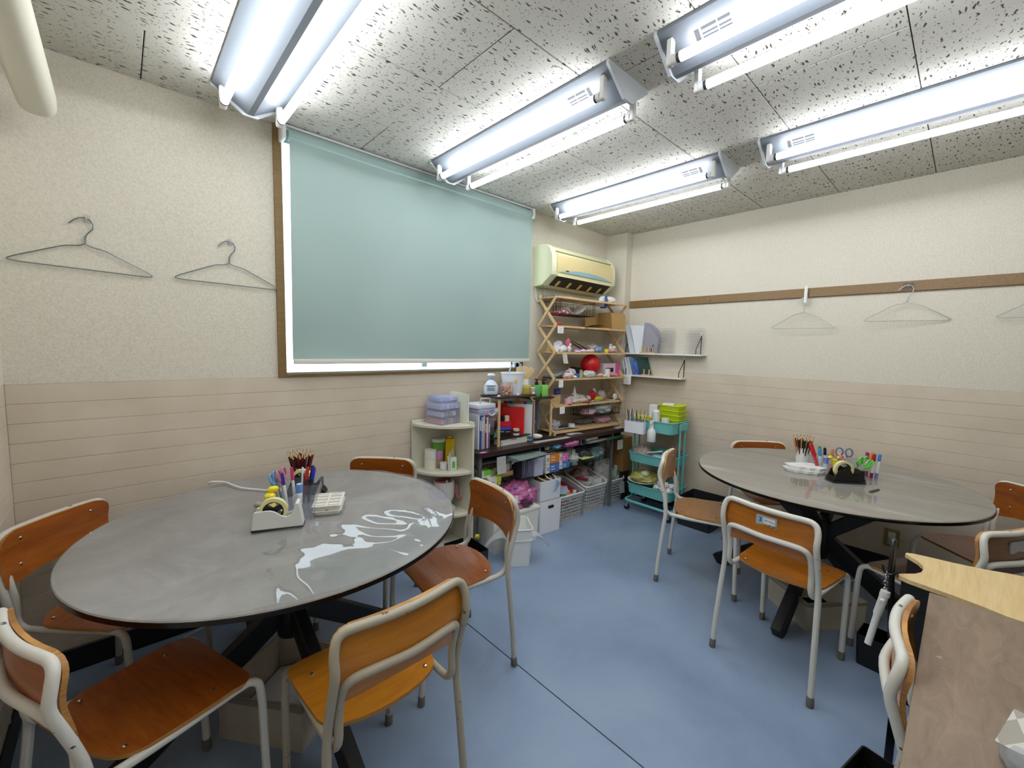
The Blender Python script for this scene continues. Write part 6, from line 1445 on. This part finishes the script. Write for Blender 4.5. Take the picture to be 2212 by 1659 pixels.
# fifth level (z 1.005)
z = LV[1]+0.001
t = thing('stick_bundle', 'wooden sticks bundled upright at the left end of the fifth level', 'sticks', S3(0.085, 0.09, z), SA)
for k in range(6):
    g = G(); g.box(-0.05+0.017*k, -0.036+0.017*k, -0.008, 0.0, 0, 0.085-0.003*(k % 3)); g.done('stick', PALEWOOD, t, False)
sbox('navy_box', 'small navy blue box standing on the wooden sticks', 'box', 0.10, 0.085, z+0.087, (0.055, 0.03, 0.05), '#2a2674', 0.0, [('print', (-0.02, 0.02, -0.0155, -0.014, 0.02, 0.026), M('#6f74b8', 0.5))])
cup('pink translucent cup at the front of the fifth level', S3(0.19, 0.03, z), 0.036, 0.05, M('#dcb2bc', 0.35), name='pink_cup')
blob('red_piece', 'small red spot by the pink cup on the fifth level', 'scrap', 0.18, 0.003, z-0.004, (0.016, 0.01, 0.007), '#c43a36', 8)
for k, (u, v, rd, c_, lb) in enumerate(((0.26, 0.07, (.04, .03, .028), '#bdb4aa', 'greige clay shell'), (0.30, 0.05, (.05, .03, .02), '#c9bcb0', 'beige clay wave'), (0.35, 0.10, (.05, .035, .035), '#b9b3aa', 'grey beige clay mound'), (0.40, 0.06, (.05, .03, .018), '#cdb9b2', 'pinkish clay wave'), (0.385, 0.12, (.028, .028, .034), '#4f84b8', 'blue clay ball'), (0.44, 0.11, (.04, .03, .03), '#b5b0aa', 'grey clay lump'), (0.15, 0.13, (.03, .02, .05), '#c2baac', 'upright clay leaf'), (0.55, 0.12, (.018, .018, .022), '#d9d9d6', 'white clay bead'), (0.60, 0.12, (.035, .03, .042), '#b8181c', 'red clay ball'), (0.67, 0.10, (.055, .025, .016), '#d9c52c', 'yellow clay banana'), (0.655, 0.15, (.025, .02, .05), '#c9cbc8', 'grey crumpled cone'), (0.745, 0.13, (.045, .03, .04), '#b9aab0', 'mauve grey bag'))):
    blob('clay_piece', lb+' on the fifth level', 'craft', u, v, z, rd, c_, 90+k, 0.22)
t = thing('clay_bird', 'tall pale clay bird with pointed beak on the fifth level', 'figure', S3(0.315, 0.08, z+0.03), SA)
g = G(); g.tube([(0, 0, 0), (0.004, 0, 0.04), (0.0, 0, 0.085), (-0.002, 0, 0.125)], [0.022, 0.018, 0.012, 0.002], 9); g.tube([(0.0, 0, 0.045), (-0.025, 0, 0.055), (-0.04, 0, 0.03)], [0.010, 0.006, 0.001], 8); g.done('body', M('#c6c3b8', 0.7), t)
ssheet('card', 'white card lying at the front of the fifth level', 'card', 0.52, 0.04, z+0.004, 0.09, 0.06, '#e2e2de', 0.1)
ssheet('card', 'second white card behind the front one on the fifth level', 'card', 0.50, 0.08, z+0.016, 0.10, 0.05, '#d6d4cc', -0.1, R(8))
blob('leather_scrap', 'flat reddish brown scrap at the front of the fifth level', 'scrap', 0.42, 0.02, z, (.045, .018, .008), '#8c4a34', 4)
ssheet('white_plate', 'white flat plate under the yellow clay banana', 'plate', 0.68, 0.08, z+0.002, 0.20, 0.10, '#d6d8d8', 0.06)
t = thing('tape_roll', 'white tape roll standing at the right end of the fifth level', 'tape', S3(0.875, 0.06, z+0.03), SA+R(20)); g = G(); g.lathe([(0.014, -0.012), (0.03, -0.012), (0.03, 0.012), (0.014, 0.012), (0.014, -0.012)], n=20, cap=False); o = g.done('roll', M('#d9d9d6', 0.4), t); o.rotation_euler = (R(90), 0, 0)
g = G(); g.bar((0, 0, 0), (0.05, 0, 0.035), 0.008, 0.006); simple('white_pen', 'short white pen leaning by the tape roll on the fifth level', 'pen', g, WHITE, S3(0.80, 0.02, z+0.004), SA)
x, y = S(0.40, 0.0); wire_basket('black wire basket of wrapped packs hooked under the fifth level', x, y, 0.875, 0.50, 0.20, 0.10, SA, 12, 6, 2, 0.036)
bag('plastic_bag', 'crumpled grey white bag in the lower wire basket', 'bag', S3(0.72, 0.10, 0.882), (0.13, 0.07, 0.055), M('#b9bfbd', 0.25), 120, SA, 0.3)
bag('plastic_bag', 'pink patterned bag at the left of the lower wire basket', 'bag', S3(0.50, 0.08, 0.882), (0.08, 0.06, 0.03), M('#c9a2ac', 0.35), 121, SA, 0.25)
# lowest level (z 0.775)
z = LV[0]+0.001
blob('foil_star', 'crumpled silver foil at the left rear of the lowest level', 'foil', 0.13, 0.14, z, (.05, .04, .032), '#c9c8cc', 130, 0.5)
ssheet('clipboard', 'white board lying on the left of the lowest level', 'board', 0.20, 0.075, z+0.003, 0.26, 0.10, '#d6d6d6', -0.12)
sbox('dark_pouch', 'dark slim pouch on the white board of the lowest level', 'pouch', 0.20, 0.10, z+0.008, (0.10, 0.04, 0.02), '#3a3238', -0.1)
roll('white enamel tin on the white board of the lowest level', S3(0.285, 0.075, z+0.008), 0.032, 0.03, '#d8d8d6', 'tin', 'tin')
bag('plastic_bag', 'pink and white striped bag at the right of the lowest level', 'bag', S3(0.76, 0.12, z), (0.10, 0.06, 0.035), M('#c79aa6', 0.4), 131, SA, 0.25)
bag('plastic_bag', 'dark grey bag at the rear of the lowest level', 'bag', S3(0.56, 0.17, z), (0.12, 0.045, 0.03), M('#77747a', 0.35), 132, SA, 0.25)

# ---------------------------------------------------------------- desktop racks left of the scissor shelf
def rack(label, x0, y0, w, d, top, lower, rz):
    t = thing('desktop_rack', label, 'rack', (x0, y0, 0.7455), rz)
    zt_ = top-0.7455
    for x in (0.008, w-0.008):
        for y in (0.008, d-0.008):
            if lower and x > 0.1 and y < 0.1: continue
            g = G(); g.box(x-0.009, x+0.009, y-0.006, y+0.006, 0, zt_-0.012); g.done('post', PALEWOOD, t, False)
    g = G(); g.prism(rrect(-0.02, w+0.02, -0.012, d+0.01, 0.02), zt_-0.012, zt_, 'z'); g.done('top_board', DARKWOOD, t, False)
    if lower: g = G(); g.prism([(0.018, 0.002), (0.335, 0.002), (0.135, 0.205), (0.018, 0.205)], lower-0.010, lower, 'z'); g.done('lower_board', DARKWOOD, t, False)
    g = G(); g.bar((w-0.008, 0.006, zt_-0.05), (w-0.05, 0.006, zt_-0.014), 0.010, 0.008, up=(0, 1, 0)); g.done('brace', PALEWOOD, t, False)
    return t
rack('dark topped rack with pale wooden posts at the left end of the long table', 2.065, 2.362, 0.37, 0.21, 1.125, 0.065, R(-2))
rack('lower dark topped rack next to the scissor shelf', 2.475, 2.40, 0.22, 0.20, 1.088, 0, R(-3))
ZK = 1.126
t = thing('tied_bag', 'pale blue tied plastic bag on the left rack top', 'bag', (2.10, 2.50, ZK), R(-40))
g = G(); g.box(-0.055, 0.055, -0.03, 0.03, 0, 0.085, 0.02, 3); g.lathe([(0.05, 0.08), (0.035, 0.105), (0.012, 0.122), (0.009, 0.128), (0.02, 0.14), (0.032, 0.155), (0.02, 0.168), (0, 0.16)], n=14, cap=False); g.done('film', M('#c9d6e2', 0.3), t, True, 60)
g = G(); g.box(-0.03, 0.03, -0.031, -0.0295, 0.035, 0.06, 0.0005, 1); g.box(-0.045, -0.02, -0.031, -0.0295, 0.006, 0.009); g.done('print', M('#8796a2', 0.6), t, False)
g = G(); g.tube([(0.010*math.cos(2*PI*k/10), 0.010*math.sin(2*PI*k/10), 0.125) for k in range(10)], 0.003, 5, closed=True); g.done('tie', M('#4a5f86', 0.4), t)
t = thing('bead_jar', 'clear jar of orange and brown beads at the front of the left rack top', 'jar', (2.19, 2.42, ZK))
g = G(); g.lathe([(0, 0), (0.046, 0), (0.052, 0.006), (0.052, 0.075), (0.044, 0.092), (0.044, 0.105), (0, 0.105)], n=24); g.done('glass', mat_clear('jar_clear', '#fbf6ee', 0.10), t)
for k, c_ in enumerate(('#d8845a', '#e2b48c', '#d99a9c', '#8a6238', '#d8cfc0')):
    g = G(); q = random.Random(k)
    for i in range(16):
        a = q.uniform(0, 2*PI); r_ = 0.04*math.sqrt(q.random()); g.ell((r_*math.cos(a), r_*math.sin(a), q.uniform(0.01, 0.072)), 0.0085, 6, 4)
    o = g.done('beads', M(c_, 0.4), t); o['kind'] = 'stuff'
t = thing('white_pail', 'white plastic pail with pale blue handle behind the bead jar', 'pail', (2.31, 2.48, ZK))
g = G(); g.lathe([(0, 0), (0.075, 0), (0.094, 0.165), (0.097, 0.165), (0.097, 0.172), (0.090, 0.172), (0.072, 0.004), (0, 0.004)], n=28, cap=False); g.done('body', M('#dfe2ea', 0.35), t)
g = G(); g.tube([(0.1*math.cos(a)*0.8-0.06*0, -0.04, 0.15+0.105*math.sin(a)) for a in [PI*k/16 for k in range(17)]], 0.005, 7); g.done('handle', M('#a9cbe6', 0.35), t)
g = G(); g.box(-0.055, -0.03, -0.088, -0.084, 0.10, 0.125); o = g.done('yellow_sticker', M('#e0c858', 0.5), t, False)
for k in range(5):
    g = G(); g.box(-0.012, 0.012, -0.003, 0.003, 0, 0.215+0.01*(k % 2)); simple('wood_stick', ['first', 'second', 'third', 'fourth', 'fifth'][k]+' pale flat stick from the left standing behind the pail', 'stick', g, PALEWOOD, (2.385+0.018*k, 2.515-0.008*k, ZK), R(-25), 'flat sticks behind the pail', R(-4), R(4))
g = G(); g.box(-0.022, 0.022, -0.014, 0.014, -0.065, 0.065, 0.003, 1); simple('wood_block', 'slanted wooden block above the yellow pot', 'block', g, PALEWOOD, (2.475, 2.475, ZK+0.15), R(-25), None, 0, R(40))
jar('yellow glass pot near the right end of the left rack top', (2.400, 2.425, ZK), 0.042, 0.05, '#b8a848', '#c6b460', 'yellow_pot', 'pot', 0.022)
sbox_ = box_thing('white_cube', 'white square block standing on the yellow pot', 'block', (2.395, 2.43, ZK+0.0735), (0.05, 0.04, 0.045), R(-25), M('#e6e2dc', 0.5))
ZK2 = 1.089
jar('pale pink jar on the lower rack top by the yellow pot', (2.50, 2.45, ZK2), 0.028, 0.075, '#d3b8a8', '#ded0c8', 'pink_jar', 'jar', 0.01)
bag('plastic_bag', 'pale violet clear bag behind the pale pink jar', 'bag', (2.52, 2.545, ZK2+0.0), (0.05, 0.04, 0.10), M('#c6c6d8', 0.25), 140, 0, 0.15)
for k, (x, y, c_) in enumerate(((2.565, 2.46, '#5fa85e'), (2.635, 2.445, '#84cc5c'))):
    t = thing('pump_bottle', ['darker green square pump bottle', 'lighter green square pump bottle'][k]+' on the lower rack top', 'bottle', (x, y, ZK2), R(-10))
    g = G(); g.box(-0.032, 0.032, -0.028, 0.028, 0, 0.10, 0.006, 2); g.done('bottle', M(c_, 0.25), t)
    g = G(); g.cyl((0, 0, 0.10), (0, 0, 0.125), 0.013, 12); g.cyl((0, 0, 0.125), (0, 0, 0.14), 0.005, 8); g.box(-0.012, 0.012, -0.035, 0.012, 0.14, 0.15, 0.003, 1); g.done('pump', BLACK, t)
t = thing('glue_tube', 'tiny black capped tube in front of the pump bottles', 'tube', (2.565, 2.405, ZK2)); g = G(); g.tube([(0, 0, 0), (0, 0, 0.025), (0, 0, 0.036)], [0.007, 0.006, 0.002], 8); g.done('cap', BLACK, t)
for k, (x, y, lb) in enumerate(((2.06, 2.36, 'left'), (2.25, 2.353, 'middle'), (2.43, 2.36, 'right'))):
    g = G(); g.ell((0, 0, 0.008), (0.016, 0.010, 0.010), 10, 6); simple('bumper', lb+' small lilac cone on the front edge of the left rack top', 'cone', g, M('#cfc0dc', 0.5), (x, y, ZK))
# on the tabletop and lower board
ZL = 0.7465
for k, (c_, h_) in enumerate((('#c9d0da', .26), ('#2d3f86', .255), ('#8fa3b8', .24), ('#b0b8b2', .25), ('#7f2a48', .22), ('#c8c0ce', .235), ('#6a6288', .215))):
    t = box_thing('book', ['pale grey', 'navy', 'steel blue', 'silver green', 'wine red', 'lilac', 'violet grey'][k]+' book spine in the row at the left end of the long table', 'book', (1.895+0.0165*k, 2.46, ZL), (0.0145, 0.16, h_), R(-3), M(c_, 0.5), 'books at the left end of the long table')
    g = G(); g.box(-0.004, 0.004, -0.0808, -0.0798, h_*0.55, h_*0.85); g.done('spine_title', M('#e0dcd4', 0.6), t, False)
t = thing('toolbox', 'white craft case with folding handle on top of the books', 'case', (1.965, 2.46, 1.045), R(-3))
g = G(); g.box(-0.085, 0.085, -0.08, 0.08, 0, 0.035, 0.006, 2); g.done('body', M('#cfd2d8', 0.35), t)
g = G(); g.tube(fillet([(-0.045, -0.06, 0.034), (-0.045, -0.06, 0.075), (0.045, -0.06, 0.075), (0.045, -0.06, 0.034)], 0.015), 0.005, 7); g.done('handle', M('#b9bcc2', 0.35), t)
t = thing('toolbox', 'clear case of pink and blue bits below the white craft case', 'case', (1.99, 2.46, 1.008-0.012), R(-3))
g = G(); g.box(-0.10, 0.10, -0.085, 0.085, 0.0, 0.046, 0.006, 2); g.done('body', M('#a9a2b8', 0.25), t)
for k, c_ in enumerate(('#86b4cc', '#c99ab8', '#6f8fb8', '#d8c8d4')): g = G(); g.box(-0.095+0.048*k, -0.055+0.048*k, -0.0865, -0.084, 0.022, 0.042); g.done('bits', M(c_, 0.4), t, False)
g = G(); g.tube([(0.02+0.028*math.cos(a), -0.088, 0.018-0.02*math.sin(a)) for a in [PI*k/10 for k in range(11)]], 0.004, 6); g.done('handle', WHITE, t)
ZB = 0.7455+0.0655
t = thing('white_tray_box', 'flat white drawer box lying under the lower board of the left rack', 'box', (2.10, 2.372, ZL), R(-2))
g = G(); g.prism([(0, 0), (0.27, 0), (0.19, 0.085), (0, 0.085)], 0, 0.045, 'z'); g.done('body', M('#d6d6d2', 0.4), t, False)
g = G(); g.box(0.10, 0.16, -0.0008, 0.002, 0.034, 0.040); g.done('front_slot', M('#6a6864', 0.6), t, False)
g = G(); g.box(0.006, 0.012, -0.0008, 0.002, 0.008, 0.03); g.done('label_slot', M('#5a5856', 0.6), t, False)
t = box_thing('marker_box', 'black paint marker box with red and blue bands on the lower rack board', 'box', (2.165, 2.425, ZB), (0.105, 0.075, 0.115), R(-20), M('#101014', 0.4), parts=[('red_band', (-0.0532, 0.0532, -0.0383, 0.0383, 0.085, 0.1156), M('#c4182c', 0.4)), ('magenta_band', (-0.0532, 0.0532, -0.0383, 0.0383, 0.068, 0.085), M('#8a1a6c', 0.4)), ('blue_band', (-0.0532, 0.0532, -0.0383, 0.0383, 0.054, 0.068), M('#2458c0', 0.4)), ('print', (-0.045, -0.005, -0.0387, -0.037, 0.036, 0.044), M('#8f98ac', 0.5)), ('print', (0.01, 0.045, -0.0387, -0.037, 0.034, 0.040), M('#8f98ac', 0.5))])
for k, (dx, c_, lb) in enumerate(((-0.03, '#1a1a1c', 'black'), (0.0, '#262022', 'dark brown'), (0.025, '#d8d4c8', 'white'), (0.04, '#d8c890', 'cream'))):
    g = G(); g.cyl((0, 0, 0), (0, 0, 0.045), 0.013, 12); simple('thick_marker', lb+' thick marker end sticking out of the black marker box', 'marker', g, M(c_, 0.35), (2.165+dx*0.9, 2.425-dx*0.3, ZB+0.112), 0, None, R(6), R(-5))
box_thing('card_box', 'pinkish carton with white label behind the marker box', 'box', (2.125, 2.53, ZB), (0.09, 0.06, 0.16), R(-5), M('#b9a0a2', 0.5), parts=[('label', (-0.03, 0.03, -0.0308, -0.029, 0.06, 0.13), M('#e2e0dc', 0.5))])
g = G(); g.prism([(-0.03, 0), (0.03, 0), (0.0, 0.07)], -0.004, 0.004, 'y'); simple('green_triangle', 'small green card triangle left of the marker box', 'card', g, M('#4c9c74', 0.5), (2.09, 2.41, ZB), R(-10))
for k, (x, y, w, h_, c_, lb) in enumerate(((2.185, 2.535, 0.19, 0.24, '#c4121a', 'tall red plastic case standing behind the marker box'), (2.283, 2.442, 0.185, 0.215, '#cf1a20', 'red plastic case at the right on the lower rack board'))):
    t = thing('red_case', lb, 'case', (x, y, ZB), R(-20 if k == 0 else -47))
    g = G(); g.prism(rrect(-w/2, w/2, 0, h_, 0.018), -0.012, 0.012, 'y'); g.done('shell', M(c_, 0.3), t, True)
    g = G(); g.prism(rrect(-w/2+0.016, w/2-0.016, 0.016, h_-0.016, 0.012), -0.0145, 0.0145, 'y'); g.done('raised_panel', M(c_, 0.3), t, True)
    if k == 0:
        g = G()
        for i in range(4): g.bar((-0.07+0.012*i, -0.0150, h_*0.72), (-0.07+0.012*i, -0.0150, h_*0.80), 0.005, 0.0015, up=(0, 1, 0)); 
        g.done('pale_print', M('#d8a0a0', 0.5), t)
t = box_thing('white_case_latch', 'white slim bottle standing between the two red cases', 'bottle', (2.225, 2.452, ZB), (0.022, 0.018, 0.12), R(-10), M('#d8d6d2', 0.4), None, 0.005)
for k in range(3):
    t = roll(['lower', 'middle', 'upper'][k]+' masking tape ring lying in front of the red case', (2.275, 2.39, ZB+0.016*k), 0.026, 0.0155, ['#d8d4cc', '#1f1d1c', '#cfc6ac'][k], 'tape_ring', 'tape')
box_thing('picture_pad', 'thin pinkish pad standing between the red cases', 'pad', (2.243, 2.468, ZB), (0.012, 0.06, 0.15), R(-47), M('#b89aa4', 0.5))
t = thing('whiteboard', 'white board with coloured top clips standing right of the red cases', 'board', (2.318, 2.474, ZL+0.002), R(-47))
g = G(); g.box(-0.165, 0.155, -0.006, 0.006, 0.0, 0.315, 0.002, 1); g.done('panel', M('#dcdcd8', 0.4), t, False)
g = G(); g.box(0.155, 0.167, -0.010, 0.010, 0.0, 0.32, 0.003, 1); g.done('metal_edge', M('#8f9698', 0.3, 0.7), t, False)
for k, c_ in enumerate(('#8c2420', '#2a3a86', '#8c7a20', '#c8582a', '#43206c', '#2c8a5c')): g = G(); g.box(-0.08+0.039*k, -0.044+0.039*k, -0.007, 0.007, 0.298, 0.318); g.done('clip_strip', M(c_, 0.5), t, False)
g = G(); g.box(0.105, 0.128, -0.0068, -0.0055, 0.012, 0.04); g.done('green_corner', M('#7ab82c', 0.5), t, False); g = G(); g.box(0.128, 0.154, -0.0068, -0.0055, 0.010, 0.036); g.done('blue_corner', M('#2a78b4', 0.5), t, False)
t = thing('clear_box', 'purple and pale blue board standing under the lower rack', 'board', (2.62, 2.53, ZL), R(20))
g = G(); g.box(-0.10, 0.07, -0.004, 0.004, 0.04, 0.28); g.done('purple_panel', M('#7a5f86', 0.5), t, False); g = G(); g.box(0.07, 0.10, -0.004, 0.004, 0.03, 0.28); g.done('blue_edge', M('#84b8cc', 0.5), t, False)
jar('white tub with purple band under the lower rack', (2.515, 2.47, ZL), 0.036, 0.085, '#dcdcda', '#6c4a78', 'white_tub', 'tub', 0.02)
bag('plastic_bag', 'grey clear bag lying on the white tub under the lower rack', 'bag', (2.515, 2.48, ZL+0.107), (0.05, 0.045, 0.03), M('#b4b4bc', 0.25), 150, 0, 0.25)
blob2 = G(); blob2.ell((0, 0, 0.022), (0.05, 0.022, 0.022), 14, 8, 0.1, 2); simple('white_dispenser', 'white rounded tape cutter in front of the white tub', 'tape cutter', blob2, M('#e2e2de', 0.4), (2.505, 2.385, ZL), R(-30))
ssheetg = G(); ssheetg.grid(lambda a, b: Vector(((a-0.5)*0.40, (b-0.5)*0.05, 0.002*math.sin(a*6))), 10, 3); bmesh.ops.solidify(ssheetg.bm, geom=ssheetg.bm.faces[:], thickness=0.0012); simple('paper_strip', 'long white paper strip along the front edge of the long table', 'paper', ssheetg, PAPER, (2.585, 2.283, ZL+0.002), R(-3))
for k, (x, y, w, d, lb) in enumerate(((2.93, 2.325, 0.16, 0.06, 'white paper slip at the foot of the scissor shelf'), (3.52, 2.245, 0.13, 0.05, 'white paper slip at the right end of the long table'))):
    g = G(); g.grid(lambda a, b: Vector(((a-0.5)*w, (b-0.5)*d, 0.003*math.sin(a*4))), 6, 3); bmesh.ops.solidify(g.bm, geom=g.bm.faces[:], thickness=0.0012); simple('paper_slip', lb, 'paper', g, PAPER, (x, y, ZL+0.002), R(-8))
g = G(); g.box(-0.025, 0.025, -0.015, 0.015, 0, 0.001); simple('pink_note', 'pink sticky note on the left front corner of the long table', 'note', g, M('#d88ac0', 0.6), (1.87, 2.30, ZL+0.001), R(-6))
g = G(); g.box(-0.1, 0.06, -0.03, 0.03, 0, 0.006); simple('black_board', 'dark flat tray under the white tape cutter', 'tray', g, M('#1c1816', 0.5), (2.62, 2.36, ZL), R(-8))
